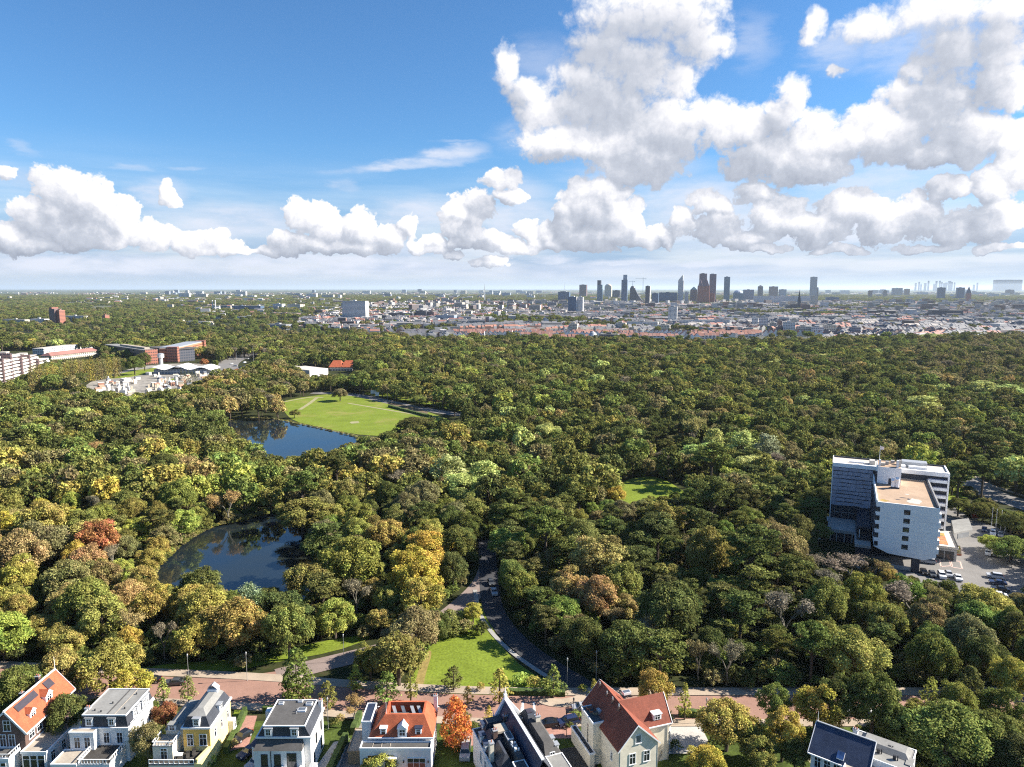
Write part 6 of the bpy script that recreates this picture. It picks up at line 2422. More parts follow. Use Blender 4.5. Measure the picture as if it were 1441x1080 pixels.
b.box(-4.6, -.45, 14, 36.0, 4.21, 9.0, HDARK)
b.box(-4.0, -3.8, 13.93, 13.99, 5, 8, WTRIM)
b.box(-4.5, -.5, 13.95, 13.998, 4.6, 8.6, GLASS)
b.build('lobby', t)
# rooftop plant of the slab
for (x0, x1, y0, y1, h, m) in ((9.5, 17.5, 41.5, 45.5, 1.9, ZINC), (11.5, 17.2, 38.6, 40.4, 1.0, HW), (7.0, 10.4, 38.4, 40.6, 1.0, HW), (-8, -3, 40.2, 40.8, .5, HW), (-1.2, .6, 39, 42, 1.6, CONC)):
    b = MB()
    b.box(x0, x1, y0, y1, SZ + .153, SZ + .15 + h, m)
    b.build('roof_plant', t)
b = MB()
b.tube([(2.0, 40.5, SZ), (2.0, 40.5, SZ + 7.5)], [.12, .06], WTRIM, 6)
o = b.build('flagpole', t)
b = MB()
b.poly([(2.05, 40.5, SZ + 7.3), (3.3, 40.7, SZ + 7.0), (3.2, 40.8, SZ + 5.9), (2.05, 40.5, SZ + 6.0)], mat('faded_flag', (.75, .62, .58), .8, .1, 2))
b.build('flag', o)
# low annex to the right with planted roof
b = MB()
b.box(17.9, 25.4, 17.4, 34.4, 0, 4.2, CONC)
b.build('annex', t)
b = MB()
b.box(17.6, 25.8, 17.0, 34.5, 4.203, 5.0, HROOF2)
b.build('annex_roof', t)
for y0, y1, m in ((18.8, 22.8, RUSTP), (23.4, 27.4, RUSTP), (28, 31, MOSS)):
    b = MB()
    b.box(18.6, 23.0, y0, y1, 5.003, 5.12, m)
    b.build('roof_planting', t)
b = MB()
b.box(25.42, 25.62, 17.2, 34.3, 5.003, 5.5, METAL_D)
b.build('annex_rail', t)
b = MB()
b.box(19.2, 24.6, 17.36, 17.398, .3, 3.3, GLASS)
b.box(21.8, 22.0, 17.32, 17.358, .3, 3.3, CONC)
b.build('annex_window', t)

x, y = P(1393, 753)
# slanted garage roof and flower bed
b = MB()
q = PP([(1349, 740), (1362, 738), (1367, 752), (1350, 758)])
q = PP([(1338, 742), (1362, 738), (1368, 755), (1342, 760)])
b.prism(q, 0, 2.6, CONC, ROOF_GREY)
o = b.build('garage')
tag(o, 'low garage with flat grey roof right of the hotel annex', 'garage')
d = MB()
c0_, c1_ = Vector((*q[2], 0)), Vector((*q[3], 0))
d.bar(c0_.lerp(c1_, .2) + Vector((0, -.05, 1.1)), c0_.lerp(c1_, .8) + Vector((0, -.05, 1.1)), .06, 2.0, ZINC)
d.build('door', o)
b = MB()
q = PP([(1343, 782), (1353, 783), (1351, 771), (1344, 770)])
b.prism(q, 0.1, .7, TERRA, mat('soil', (.05, .035, .02), .95))
o = b.build('planter')
tag(o, 'raised flower bed in the car park at the annex corner', 'planter')
for i, (px, py) in enumerate(((1347, 780), (1348, 775))):
    xx, yy = P(px, py)
    plant('shrub', i, xx, yy, 'olive green', ('front' if i == 0 else 'rear') + ' low shrub in the raised flower bed beside the hotel annex', 'shrub', None, .8, .9)

# ------------------------------------------------------------------ cars
CG = glass_mat('car_glass', (.015, .017, .02))
TYRE = mat('tyre', (.012, .012, .012), .9)
LIGHTR = mat('tail_lamp', (.35, .02, .015), .3)
LIGHTW = mat('head_lamp', (.75, .75, .72), .2)
CARM = {}


def car_paint(nm, c):
    if nm not in CARM:
        m = mat('paint_' + nm.replace(' ', '_'), c, .28, .05, .7, spec=.6)
        CARM[nm] = m
    return CARM[nm]


PAINTS = {'white': (.72, .72, .72), 'black': (.012, .012, .014), 'dark grey': (.06, .065, .07), 'silver': (.42, .43, .45), 'dark blue': (.02, .03, .075), 'red': (.30, .02, .018), 'light grey': (.33, .34, .36)}
CARCACHE = {}


def car_meshes(style, paint):
    key = (style, paint)
    if key in CARCACHE:
        return CARCACHE[key]
    pm = car_paint(paint, PAINTS[paint])
    L, Wd, H = {'hatch': (4.0, 1.76, 1.48), 'saloon': (4.6, 1.82, 1.44), 'suv': (4.6, 1.9, 1.72), 'van': (5.2, 1.98, 2.1)}[style]
    hl, hw = L / 2, Wd / 2
    prof = {'hatch': [(-.5, .42), (-.49, .60), (-.24, .66), (-.10, 1.0), (.30, .98), (.46, .64), (.5, .42)],
            'saloon': [(-.5, .42), (-.49, .60), (-.22, .66), (-.09, 1.0), (.20, .98), (.36, .68), (.49, .64), (.5, .42)],
            'suv': [(-.5, .42), (-.49, .62), (-.25, .68), (-.14, 1.0), (.38, .98), (.47, .66), (.5, .42)],
            'van': [(-.5, .38), (-.49, .52), (-.36, .60), (-.26, .97), (.46, 1.0), (.49, .6), (.5, .38)]}[style]
    body, glass = MB(), MB()
    pts = [(x * L, z * H) for x, z in prof]
    low = [(-hl, .28), (hl, .28)]

    def wid(z):
        return hw * (1.0 if z < .68 * H else 1 - .30 * (z / H - .68) / .32 * .9)
    ringL = [(x, -wid(z), z) for x, z in [low[0]] + pts + [low[1]]]
    ringR = [(x, wid(z), z) for x, z in [low[0]] + pts + [low[1]]]
    n = len(ringL)
    for i in range(n):
        j = (i + 1) % n
        body.poly([ringL[i], ringL[j], ringR[j], ringR[i]][::-1], pm)
    body.poly(ringL, pm)
    body.poly(ringR[::-1], pm)
    # glass: windscreen, rear, sides, slightly proud
    roof0 = next(i for i, (x, z) in enumerate(prof) if z > .95)
    for a, b_ in ((roof0 - 1, roof0), (roof0 + 1, roof0 + 2)):
        (xa, za), (xb, zb) = pts[a], pts[b_]
        A, B = Vector((xa, 0, za)), Vector((xb, 0, zb))
        nrm = Vector((-(zb - za), 0, xb - xa)).normalized() * .015
        if nrm.z < 0:
            nrm = -nrm
        p0, p1 = A.lerp(B, .12) + nrm, A.lerp(B, .9) + nrm
        w0, w1 = wid(p0.z) * .9, wid(p1.z) * .9
        glass.poly([(p0.x, -w0, p0.z), (p1.x, -w1, p1.z), (p1.x, w1, p1.z), (p0.x, w0, p0.z)], CG)
    (xa, za), (xb, zb), (xc, zc), (xd, zd) = pts[roof0 - 1], pts[roof0], pts[roof0 + 1], pts[roof0 + 2]
    for s in (-1, 1):
        q = []
        for x, z in ((xa + (xb - xa) * .3, za + (zb - za) * .12), (xb, zb - .1), (xc, zc - .1), (xd + (xc - xd) * .3, zd + (zc - zd) * .15)):
            q.append((x, s * (wid(z) + .012), z))
        glass.poly(q if s < 0 else q[::-1], CG)
    wh = MB()
    wh.tube([(0, -.11, 0), (0, .11, 0)], [.33, .33], TYRE, 14)
    rim = MB()
    rim.tube([(0, -.125, 0), (0, .125, 0)], [.2, .2], ZINC, 8)
    hlm = MB()
    hlm.box(-.04, .04, -.18, .18, -.08, .08, LIGHTW)
    tlm = MB()
    tlm.box(-.04, .04, -.16, .16, -.1, .1, LIGHTR)
    CARCACHE[key] = (body.mesh('car_body'), glass.mesh('car_glass'), wh.mesh('wheel'), rim.mesh('rim'), hlm.mesh('headlight'), tlm.mesh('tail_light'), L, hw, H)
    return CARCACHE[key]


def car(px, py, ang, style, paint, label, group=None):
    bm_, gm_, wm_, rm_, hm_, tm_, L, hw, H = car_meshes(style, paint)
    x, y = P(px, py)
    t = thing('parked_van' if style == 'van' else 'parked_car', label, 'van' if style == 'van' else 'car', (x, y, .14), math.radians(ang), group)
    inst('body', bm_, t)
    inst('windows', gm_, t)
    for sx_ in (-.31, .31):
        for sy_ in (-1, 1):
            w_ = inst('wheel', wm_, t, (sx_ * L, sy_ * (hw - .1), .33))
            inst('rim', rm_, w_)
    for sy_ in (-1, 1):
        inst('headlight', hm_, t, (-L / 2 + .02, sy_ * hw * .68, .55 * H * .95))
        inst('tail_light', tm_, t, (L / 2 - .02, sy_ * hw * .72, .55 * H))
    return t


HD = math.degrees(HROT)
G1 = 'cars parked at the hotel'
CARS = [
    (1320, 783, HD + 4, 'van', 'white', 'white delivery van at the hotel annex corner'),
    (1306, 793, HD + 2, 'suv', 'silver', 'silver car parked beneath the right end of the hotel front'),
    (1253, 811, HD + 205, 'saloon', 'white', 'white car on the drive below the hotel front, left of all others'),
    (1285, 823, HD + 200, 'hatch', 'silver', 'silver car among the bushes below the row by the hotel'),
    (1300, 808, HD + 96, 'hatch', 'black', 'black car leftmost in the front row of the hotel car park'),
    (1312, 811, HD + 94, 'hatch', 'dark grey', 'dark grey car second in the front row of the hotel car park'),
    (1325, 813, HD + 95, 'suv', 'white', 'white car with dark windows third in the front row of the hotel car park'),
    (1335, 811, HD + 93, 'hatch', 'light grey', 'grey car between two white ones in the front row of the hotel car park'),
    (1348, 816, HD + 94, 'saloon', 'white', 'white saloon rightmost in the front row of the hotel car park'),
    (1385, 748, HD + 80, 'hatch', 'dark blue', 'dark blue car left of two white cars under the flagpoles'),
    (1397, 753, HD + 80, 'suv', 'white', 'white car in the middle of the three under the flagpoles'),
    (1408, 755, HD + 80, 'hatch', 'light grey', 'pale grey car right of the white car under the flagpoles'),
    (1390, 781, HD + 80, 'hatch', 'white', 'white car alone beside the tree in the middle of the car park'),
    (1401, 783, HD + 80, 'hatch', 'dark grey', 'dark car right of the lone white car in the car park'),
    (1400, 814, HD + 2, 'suv', 'silver', 'silver car uppermost in the right hand row of the car park'),
    (1404, 823, HD + 2, 'saloon', 'dark blue', 'dark blue car second from the top of the right hand row'),
    (1407, 832, HD + 2, 'saloon', 'black', 'black car third from the top of the right hand row'),
    (1404, 840, HD + 2, 'saloon', 'white', 'white car lowest in the right hand row of the car park'),
]
for a in CARS:
    car(*a, G1)
G2 = 'cars along the streets by the villas'
for a in [
    (212, 961, 8, 'saloon', 'black', 'black car parked at the kerb left of the two street trees behind the white house'),
    (247, 964, 8, 'saloon', 'dark grey', 'dark grey car parked between the two street trees behind the yellow villa'),
    (350, 1062, 62, 'saloon', 'dark blue', 'dark blue car in the drive between the yellow villa and the white mansard villa'),
    (342, 1040, 62, 'hatch', 'black', 'black car further back in the drive right of the yellow villa'),
    (362, 1078, 62, 'suv', 'silver', 'silver car at the bottom edge left of the white mansard villa'),
    (695, 836, 100, 'saloon', 'silver', 'silver car driving on the shaded wood road'),
    (691, 823, 100, 'hatch', 'dark grey', 'dark car behind the silver one on the shaded wood road'),
    (800, 1020, 20, 'suv', 'dark blue', 'dark blue car in the courtyard left of the cream villa'),
    (772, 1022, 12, 'saloon', 'black', 'black car in the brick court between the slate and cream villas'),
    (1207, 1006, -12, 'saloon', 'silver', 'silver car parked under trees behind the navy roofed house'),
    (1225, 1010, -12, 'hatch', 'white', 'white car parked under trees behind the flat grey roof'),
    (818, 1000, 5, 'hatch', 'light grey', 'grey car at the kerb before the cream villa'),
    (655, 1062, 90, 'van', 'light grey', 'grey van at the bottom edge between the orange-red tree and slate villa'),
]:
    car(*a, G2)

# ------------------------------------------------------------------ street lamps, flagpoles, signs
POLE = mat('lamp_post_grey', (.34, .35, .35), .5, .08, 1, metal=.3)


def lamp(px, py, h, label, arm=1.6, rz=0.0, m=POLE, kind='arm', group=None):
    x, y = P(px, py)
    t = thing('street_lamp', label, 'street lamp', (x, y, 0), rz, group)
    b = MB()
    b.tube([(0, 0, 0), (0, 0, 1.0), (0, 0, h - .8), (arm * .25, 0, h - .15), (arm, 0, h)] if kind == 'arm' else [(0, 0, 0), (0, 0, 1.0), (0, 0, h)], [.13, .10, .075, .06, .05] if kind == 'arm' else [.09, .06, .045], m, 7)
    b.build('post', t)
    b = MB()
    if kind == 'arm':
        b.box(arm - .1, arm + .75, -.14, .14, h - .08, h + .06, m)
    else:
        b.tube([(0, 0, h), (0, 0, h + .15), (0, 0, h + .6), (0, 0, h + .75)], [.08, .16, .18, .05], m, 8)
    b.build('lamp_head', t)
    return t


hg = hedge([P(548, 573), P(575, 580), P(606, 588)], 2.5, 1.6, 'low dark hedge between the field path and the road behind the field')
lamp(1391, 699, 10, 'tall curved street lamp at the road right of the hotel', 2.2, 0)
for px, py, lab in ((754, 556, 0), (764, 561, 0)):
    pass
FL = [(511, 555, 8, 'lamp post left of the white sign by the road behind the field'), (545, 566, 9, 'lamp post at the road behind the solitary field tree'), (577, 566, 9, 'tall lamp post right of the sign at the road by the field'),
      (608, 572, 9, 'lamp post at the road behind the small tree row'), (648, 582, 8, 'lamp post at the wood edge right of the field road'), (663, 583, 6, 'short lamp post at the far right of the field road'), (447, 545, 9, 'lamp post left of the field near the white roof')]
for px, py, h, lab in FL:
    lamp(px, py, h, lab, 1.8, random.choice((0, PI)), group='lamp posts along the road behind the field')
for px, py, lab in ((348, 953, 'slim lamp post on the pale pavement above the brick junction'), (266, 956, 'lamp post above the second street tree behind the yellow villa'), (484, 926, 'slim lamp post on the verge beside the side road'),
                    (798, 962, 'lamp post at the corner of the island lawn and the wood road'), (839, 951, 'lamp post across the junction behind the cream villa'), (462, 1022, 'lamp post beside the tall white wall of the mansard villa')):
    lamp(px, py + 6, 6.5, lab, 0, 0, POLE, 'top')
for px, py, lab in ((807, 1018, 'black lantern post in front of the court left of the cream villa'), (797, 1038, 'black lantern post nearer the slate villa'), (993, 1018, 'pale lamp post right of the cream villa by the hedge'), (1152, 1001, 'pale lamp post behind the navy roof')):
    lamp(px, py, 5.0, lab, 0, 0, METAL_D if 'black' in lab else POLE, 'top')
for i, (px, py, nm) in enumerate(((1395, 742, 'leftmost'), (1401, 744, 'second'), (1408, 746, 'third'), (1414, 750, 'rightmost'))):
    x, y = P(px, py)
    t = thing('flagpole', f'bare white flagpole above the parked cars, {nm} of four', 'flagpole', (x, y, 0), 0, 'flagpoles at the hotel car park')
    b = MB()
    b.tube([(0, 0, 0), (0, 0, 7.5)], [.11, .06], WTRIM, 7)
    b.build('pole', t)
    b = MB()
    b.tube([(0, 0, 7.5), (0, 0, 7.7)], [.12, .04], WTRIM, 7)
    b.build('cap', t)
for px, py, lab, w in ((526, 557, 'white sign board on posts beside the road behind the field', 5.0), (531, 560, 'smaller white sign right of the first beside the road', 3.0)):
    x, y = P(px, py)
    t = thing('road_sign', lab, 'sign', (x, y, 0))
    b = MB()
    b.box(-w / 2, w / 2, -.1, .1, 1.6, 4.6, WTRIM)
    b.build('board', t)
    for s in (-1, 1):
        b = MB()
        b.tube([(s * w * .35, .15, 0), (s * w * .35, .15, 4.4)], [.1, .1], POLE, 6)
        b.build('post', t)
x, y = P(1429, 694)
t = thing('road_sign', 'white road sign on a post at the right road', 'sign', (x, y, 0))
b = MB()
b.tube([(0, 0, 0), (0, 0, 3.2)], [.08, .06], POLE, 6)
b.build('post', t)
b = MB()
b.box(-.7, .7, -.08, -.03, 2.2, 3.6, WTRIM)
b.build('board', t)
x, y = P(1373, 730)
t = thing('sign_box', 'dark red sign box between trees beside the hotel car park', 'sign', (x, y, 0))
b = MB()
b.box(-1.3, 1.3, -.4, .4, .3, 3.4, mat('dark_red_panel', (.16, .012, .012), .5))
b.build('panel', t)
b = MB()
b.box(-1.4, 1.4, -.5, .5, 0, .3, CONC)
b.build('plinth', t)
# tents of the terrace left of the hotel
for i, (px, py, s, m, lab) in enumerate(((1154, 737, 4.2, WTRIM, 'large white parasol canopy on the shaded terrace left of the hotel'), (1128, 741, 2.0, mat('blue_canvas', (.25, .3, .6), .8, .1), 'blue parasol on the shaded terrace left of the hotel'),
                                          (1152, 757, 1.6, WTRIM, 'small white parasol, upper of two below the large canopy'), (1148, 766, 1.6, WTRIM, 'small white parasol, lower of two below the large canopy'))):
    x, y = P(px, py)
    t = thing('parasol', lab, 'parasol', (x, y, 0))
    b = MB()
    b.tube([(0, 0, 0), (0, 0, 3.1)], [.06, .05], POLE, 6)
    b.build('pole', t)
    b = MB()
    n = 8
    b.loft([(math.cos(2 * PI * k / n) * s, math.sin(2 * PI * k / n) * s, 2.3) for k in range(n)], [(math.cos(2 * PI * k / n) * .1, math.sin(2 * PI * k / n) * .1, 3.2) for k in range(n)], m, m)
    b.build('canopy', t)
# ------------------------------------------------------------------ buildings beyond the wood
def tower_mat(name, wall, glassc, fx=3.2, fz=3.3, ratio=.55, vert=False):
    """facade of storeys: bands of glazing by height, piers by position along the wall"""
    if name in MATS:
        return MATS[name]
    m = bpy.data.materials.new(name)
    m.use_nodes = True
    nt = m.node_tree
    b = nt.nodes['Principled BSDF']
    b.inputs['Roughness'].default_value = .45
    b.inputs['Specular IOR Level'].default_value = .4
    tc = nt.nodes.new('ShaderNodeTexCoord')
    sx = nt.nodes.new('ShaderNodeSeparateXYZ')
    nt.links.new(tc.outputs['Object'], sx.inputs[0])

    def stripe(sock, period, duty):
        a = fmath(nt, 'DIVIDE', sock, period)
        a = fmath(nt, 'FRACT', a)
        return fmath(nt, 'LESS_THAN', a, duty)
    hz = stripe(sx.outputs[2], fz, ratio)
    xy = fmath(nt, 'ADD', sx.outputs[0], sx.outputs[1])
    vt = stripe(xy, fx, .72)
    f = vt if vert else fmath(nt, 'MULTIPLY', hz, vt)
    geo = nt.nodes.new('ShaderNodeNewGeometry')
    sn = nt.nodes.new('ShaderNodeSeparateXYZ')
    nt.links.new(geo.outputs['True Normal'], sn.inputs[0])
    up = fmath(nt, 'LESS_THAN', sn.outputs[2], .5)
    f = fmath(nt, 'MULTIPLY', f, up)
    mx = nt.nodes.new('ShaderNodeMix')
    mx.data_type = 'RGBA'
    mx.inputs['A'].default_value = (*wall, 1)
    mx.inputs['B'].default_value = (*glassc, 1)
    nt.links.new(f, mx.inputs['Factor'])
    nt.links.new(mx.outputs['Result'], b.inputs['Base Color'])
    MATS[name] = m
    return m


F_WHITE = tower_mat('white_facade', (.70, .68, .65), (.16, .17, .19))
F_CREAM = tower_mat('cream_facade', (.62, .56, .46), (.14, .13, .12))
F_GREY = tower_mat('grey_facade', (.30, .31, .34), (.10, .12, .16))
F_DARK = tower_mat('dark_facade', (.085, .085, .10), (.04, .05, .07))
F_BLUE = tower_mat('blue_glass_facade', (.12, .17, .25), (.05, .09, .15), ratio=.8)
F_TEAL = tower_mat('teal_glass_facade', (.16, .24, .28), (.07, .12, .16), ratio=.7)
F_BROWN = tower_mat('brown_facade', (.20, .13, .12), (.07, .06, .07))
F_PURPLE = tower_mat('purple_brick_facade', (.19, .115, .135), (.075, .06, .085))
F_BRICK = tower_mat('red_brick_facade', (.34, .135, .09), (.10, .06, .055), fx=2.6, ratio=.45)
F_STRIPE = tower_mat('ribbon_facade', (.60, .52, .44), (.10, .09, .09), fx=40, fz=3.2, ratio=.42)
F_GLASSW = tower_mat('pale_glass_facade', (.36, .40, .45), (.16, .21, .28), ratio=.75)
C_WHITE = mat('town_white', (.70, .68, .65), .8, .1, .02)
C_STEEL = mat('steel_mast', (.5, .5, .5), .5)
C_COPPER = mat('copper_green', (.20, .30, .27), .6, .2, .1)


def block(name, label, px0, px1, ytop, ybase, facade, depth=18, rz=-0.3, roofm=None, cat='tower block', group=None, Y=None, extra=None, steps=None, endm=None):
    """building whose foot stands where the photograph shows it; extra(mb, w, d, h) adds its own roofline"""
    pm = (px0 + px1) / 2
    X, Yw = P(pm, ybase)
    if Y:
        X, Yw = X * Y / Yw, Y
    sc = Yw / FPX * 1.0
    w = (px1 - px0) * (Yw * _c + CAM_H * _s) / FPX
    h = CAM_H - Yw * math.tan(math.atan((ytop - CY) / FPX) + PITCH)
    h = max(h, 4)
    w = max(w, 3)
    t = thing(name, label, cat, (X, Yw, 0), rz, group)
    b = MB()
    b.box(-w / 2, w / 2, 0, depth, 0, h, facade, roofm or ROOF_GREY)
    b.build('wall', t)
    r = MB()
    r.box(-w / 2 + .8, w / 2 - .8, .8, depth - .8, h + .002, h + .5, roofm or ROOF_GREY)
    k = min(w, depth) * .3
    r.box(-k, k * .6, depth * .3, depth * .3 + k, h + .5, h + 3.2, endm or facade)
    if not extra:
        r.build('roof', t)
    if endm:
        e = MB()
        e.box(w / 2 + .002, w / 2 + .6, .5, depth - .5, 0, h - .5, endm)  # sun on the right end painted in as a paler wall
        e.build('end_wall', t)
    if extra:
        extra(t, w, depth, h)
    return t


def cap_box(t, x0, x1, y0, y1, z0, z1, m, nm='crown'):
    b = MB()
    b.box(x0, x1, y0, y1, z0, z1, m)
    b.build(nm, t)


def ex_gables(t, w, d, h):
    b = MB()
    for s in (-.27, .27):
        x = s * w
        b.loft([(x - w * .2, -4, h), (x + w * .2, -4, h), (x + w * .2, d, h), (x - w * .2, d, h)], [(x - .5, -4, h + w * .55), (x + .5, -4, h + w * .55), (x + .5, d, h + w * .55), (x - .5, d, h + w * .55)], F_PURPLE, F_PURPLE)
    b.build('gabled_crown', t)


def ex_spike(t, w, d, h):
    b = MB()
    b.loft([(-w * .5, 0, h), (w * .35, 0, h), (w * .35, d, h), (-w * .5, d, h)], [(w * .0, 0, h + 22), (w * .35, 0, h + 34), (w * .35, d, h + 34), (w * .0, d, h + 22)], F_WHITE, C_WHITE)
    b.build('slanted_crown', t)


def ex_dome(m, k=.5):
    def f(t, w, d, h):
        b = MB()
        n = 16
        prev = None
        for i in range(6):
            a = i / 5 * PI / 2
            rr, zz = math.cos(a) * w * .48 + .2, h + math.sin(a) * w * k
            ring = [(math.cos(2 * PI * q / n) * rr, d / 2 + math.sin(2 * PI * q / n) * rr * d / w, zz) for q in range(n)]
            if prev:
                b.loft(prev, ring, m, m if i == 5 else None)
            prev = ring
        b.build('dome', t)
    return f


def ex_point(m, k=1.0):
    def f(t, w, d, h):
        b = MB()
        b.loft(rect(-w / 2, w / 2, 0, d, h), rect(-.3, .3, d / 2 - .3, d / 2 + .3, h + w * k), m, m)
        b.build('pointed_roof', t)
    return f


def ex_step(x0, x1, dz, m):
    def f(t, w, d, h):
        cap_box(t, x0 * w, x1 * w, 1, d - 1, h, h + dz, m, 'upper_tower')
    return f


def ex_arch(t, w, d, h):
    ex_dome(F_DARK, .5)(t, w, d, h)
    b = MB()
    pts = [(w * .5 + 1 + i * 6, h * (1 - i / 12) ** 2 * .85 + 8) for i in range(11)]
    for (xa, za), (xb, zb) in zip(pts, pts[1:]):
        b.loft([(xa, 2, 0), (xb, 2, 0), (xb, 2, zb), (xa, 2, za)], [(xa, d, 0), (xb, d, 0), (xb, d, zb), (xa, d, za)], F_DARK, F_DARK, F_DARK)
    b.build('sweeping_wing', t)


def ex_mast(hh):
    def f(t, w, d, h):
        cap_box(t, -w * .3, w * .2, 4, d - 4, h, h + 4, F_GREY, 'roof')
        b = MB()
        b.tube([(0, d / 2, h), (0, d / 2, h + hh * .5), (0, d / 2, h + hh)], [1.6, 1.0, .3], C_STEEL, 6)
        b.build('antenna_mast', t)
    return f


SKY = 'towers of the city skyline'
TB = 'high_rise'
block(TB, 'teal glass tower with narrow stepped top at the left end of the skyline', 840, 847, 401, 427, F_TEAL, 26, extra=ex_step(-.5, .2, 27, F_DARK))
block(TB, 'beige round-topped tower beside the teal glass tower', 850.5, 860, 403, 420, F_CREAM, 40, extra=ex_dome(F_CREAM, .35))
block(TB, 'dark flat office block behind the beige round-topped tower', 862, 872, 409, 421, F_DARK, 40)
block(TB, 'slender grey-blue tower with stepped shoulder in the left half of the skyline', 874, 882, 394, 427, F_BLUE, 24, extra=ex_step(-.22, .5, 30, F_GLASSW))
block(TB, 'dark round-headed tower with a sweeping curved wing', 886, 893, 406, 428, F_DARK, 26, extra=ex_arch)
block(TB, 'dark slab with one bright white edge right of the curved wing', 907.7, 914, 403, 431, F_DARK, 22, endm=C_WHITE)
block(TB, 'navy office block right of the white edged slab', 917, 926, 413, 430, F_BLUE, 30)
block('office_block', 'long blue-grey office block between the two dark towers and the spiked white tower', 927, 952, 412, 427, F_BLUE, 40)
block(TB, 'white tower with slanted spike top in the middle of the skyline', 953.5, 961, 395, 427, F_WHITE, 28, extra=ex_spike)
block(TB, 'short white tower right of the spiked tower', 963, 968, 411, 427, F_WHITE, 24)
block(TB, 'brown and green tower with pointed copper roof', 971, 980, 408, 427, F_BROWN, 30, extra=ex_point(C_COPPER, .5))
block(TB, 'tall purple-brown tower, left of the tallest pair', 983, 993.3, 385.4, 428, F_PURPLE, 36)
block(TB, 'brick pair of gabled blocks at the foot of the tallest pair', 981, 997.5, 403, 429, F_BRICK, 26, Y=3820, extra=ex_gables)
block(TB, 'tall purple-grey tower, right of the tallest pair', 997.4, 1006.5, 386, 427, F_PURPLE, 36, endm=F_GREY)
block(TB, 'red brick block in front of the right tall tower', 998, 1005, 413, 427.5, F_BRICK, 20, Y=3900)
block(TB, 'slim dark grey-green tower standing alone right of the tallest pair', 1018, 1026, 390, 425.5, F_TEAL, 26)
block('office_block', 'low dark blue block between the slim tower and the domed glass block', 1032, 1036, 412, 425, F_BLUE, 30)
block(TB, 'glass block with a white dome', 1031.5, 1045, 413, 427, F_TEAL, 60, extra=ex_dome(F_GLASSW, .35))
block(TB, 'grey-brown slab right of the domed glass block', 1045.5, 1060, 408, 427, F_GREY, 30, Y=4400)
block(TB, 'dark tower with pointed top and white side right of the grey-brown slab', 1066, 1073, 403.5, 419, F_DARK, 40, endm=C_WHITE, extra=ex_point(F_DARK, .3))
block(TB, 'brown flat tower behind the long white hall', 1082, 1094, 403.5, 419, F_BROWN, 40)
block(TB, 'pale grey-blue tower behind the long white hall', 1096, 1106, 407.5, 419, F_GLASSW, 40)
block('city_hall', 'long white office hall across the right of the skyline', 1062, 1140, 417, 429, F_WHITE, 40, cat='office building')
block(TB, 'lone tall grey slab tower in the right part of the city', 1139.6, 1148.5, 390, 419, F_GREY, 34)
block(TB, 'dark narrow tower attached behind the lone grey slab', 1148.8, 1151.2, 405, 419, F_DARK, 34)
block('office_block', 'beige block below the lone grey slab tower', 1140.5, 1150, 417, 432, F_CREAM, 24)
block('office_block', 'dark blue glass block right of the beige block', 1163, 1180, 418.5, 426, F_BLUE, 40)
block(TB, 'left one of two twin dark blue towers at the far right', 1319.7, 1329, 405, 422.5, F_BLUE, 34)
block(TB, 'right one of two twin dark blue towers at the far right', 1346.5, 1356, 405, 422.5, F_BLUE, 34)
block('church_tower', 'brick church tower with pointed spire beside the twin dark blue towers', 1359.5, 1365.5, 413, 426.5, F_BRICK, 20, cat='church tower', extra=ex_point(F_DARK, 1.6))
block('church_tower', 'dark thin church spire in front of the long white hall', 1122, 1126, 424, 438, F_DARK, 12, cat='church tower', extra=ex_point(SLATE, 4.0))
block('church', 'blue roofed church nave beside the dark thin spire', 1108, 1121, 432, 438.5, SLATE, 14, cat='church', extra=ex_point(SLATE, .25))
block(TB, 'grey block of the right background, left of the red brick one', 1256, 1269, 405.7, 417, F_GREY, 50)
block(TB, 'red-brown block of the right background beside the grey one', 1273, 1279.5, 407, 417, F_BROWN, 50)
block(TB, 'dark cube block left of the grey block in the right background', 1243, 1248, 409, 418.5, F_DARK, 50)
block(TB, 'small red-brown tower behind the right part of the city', 1222, 1227, 409.5, 420, F_BROWN, 40)
block(TB, 'huge pale hazy block on the horizon near the right edge', 1403, 1435, 394, 409.5, F_GREY, 300)
block(TB, 'dark hazy block below the huge pale one at the right edge', 1417, 1426, 408, 416, F_DARK, 60)
block('arena', 'dark blue hall roof left of the dark park in the right city', 1225, 1258, 438, 446, SLATE, 40, cat='hall')
block('arena', 'huge dark barrel-shaped building in the right city', 1313, 1352, 437, 449, F_DARK, 50, cat='hall')
block('office_block', 'white stepped palace-like building left of the dark barrel', 1272, 1293, 439, 449, F_WHITE, 30, extra=ex_step(-.3, .3, 6, F_WHITE))
block('office_block', 'long pale glass-fronted building at the wood edge on the right', 1250, 1296, 454, 462, F_GLASSW, 20)
block(TB, 'grey-blue slab with bright white end wall left of the skyline', 799, 811, 418, 442, F_BLUE, 30, endm=C_WHITE)
block('office_block', 'white end block of the grey-blue slab', 811.5, 820, 418.5, 442, F_WHITE, 18)
block(TB, 'blue-grey block with an antenna mast at the left of the skyline', 785, 801, 411, 425, F_BLUE, 40, extra=ex_mast(62))
block(TB, 'brown-blue block standing above the left skyline', 815, 825, 401, 419, F_BROWN, 50)
block('office_block', 'long pale hall in the trees right of the white end block', 822, 858, 431, 438, F_CREAM, 20)
block(TB, 'white apartment tower standing in the middle of the town', 940, 952, 432, 456, F_WHITE, 16)
block(TB, 'big grey-white tower block in the trees left of the town', 480, 516.5, 424, 451.5, F_WHITE, 18, endm=C_WHITE, cat='tower block')
block('brick_tower', 'brick tower at the far left above the trees', 69, 79.5, 435, 458, F_BROWN, 20, extra=ex_step(-.5, .0, 4, F_BRICK))
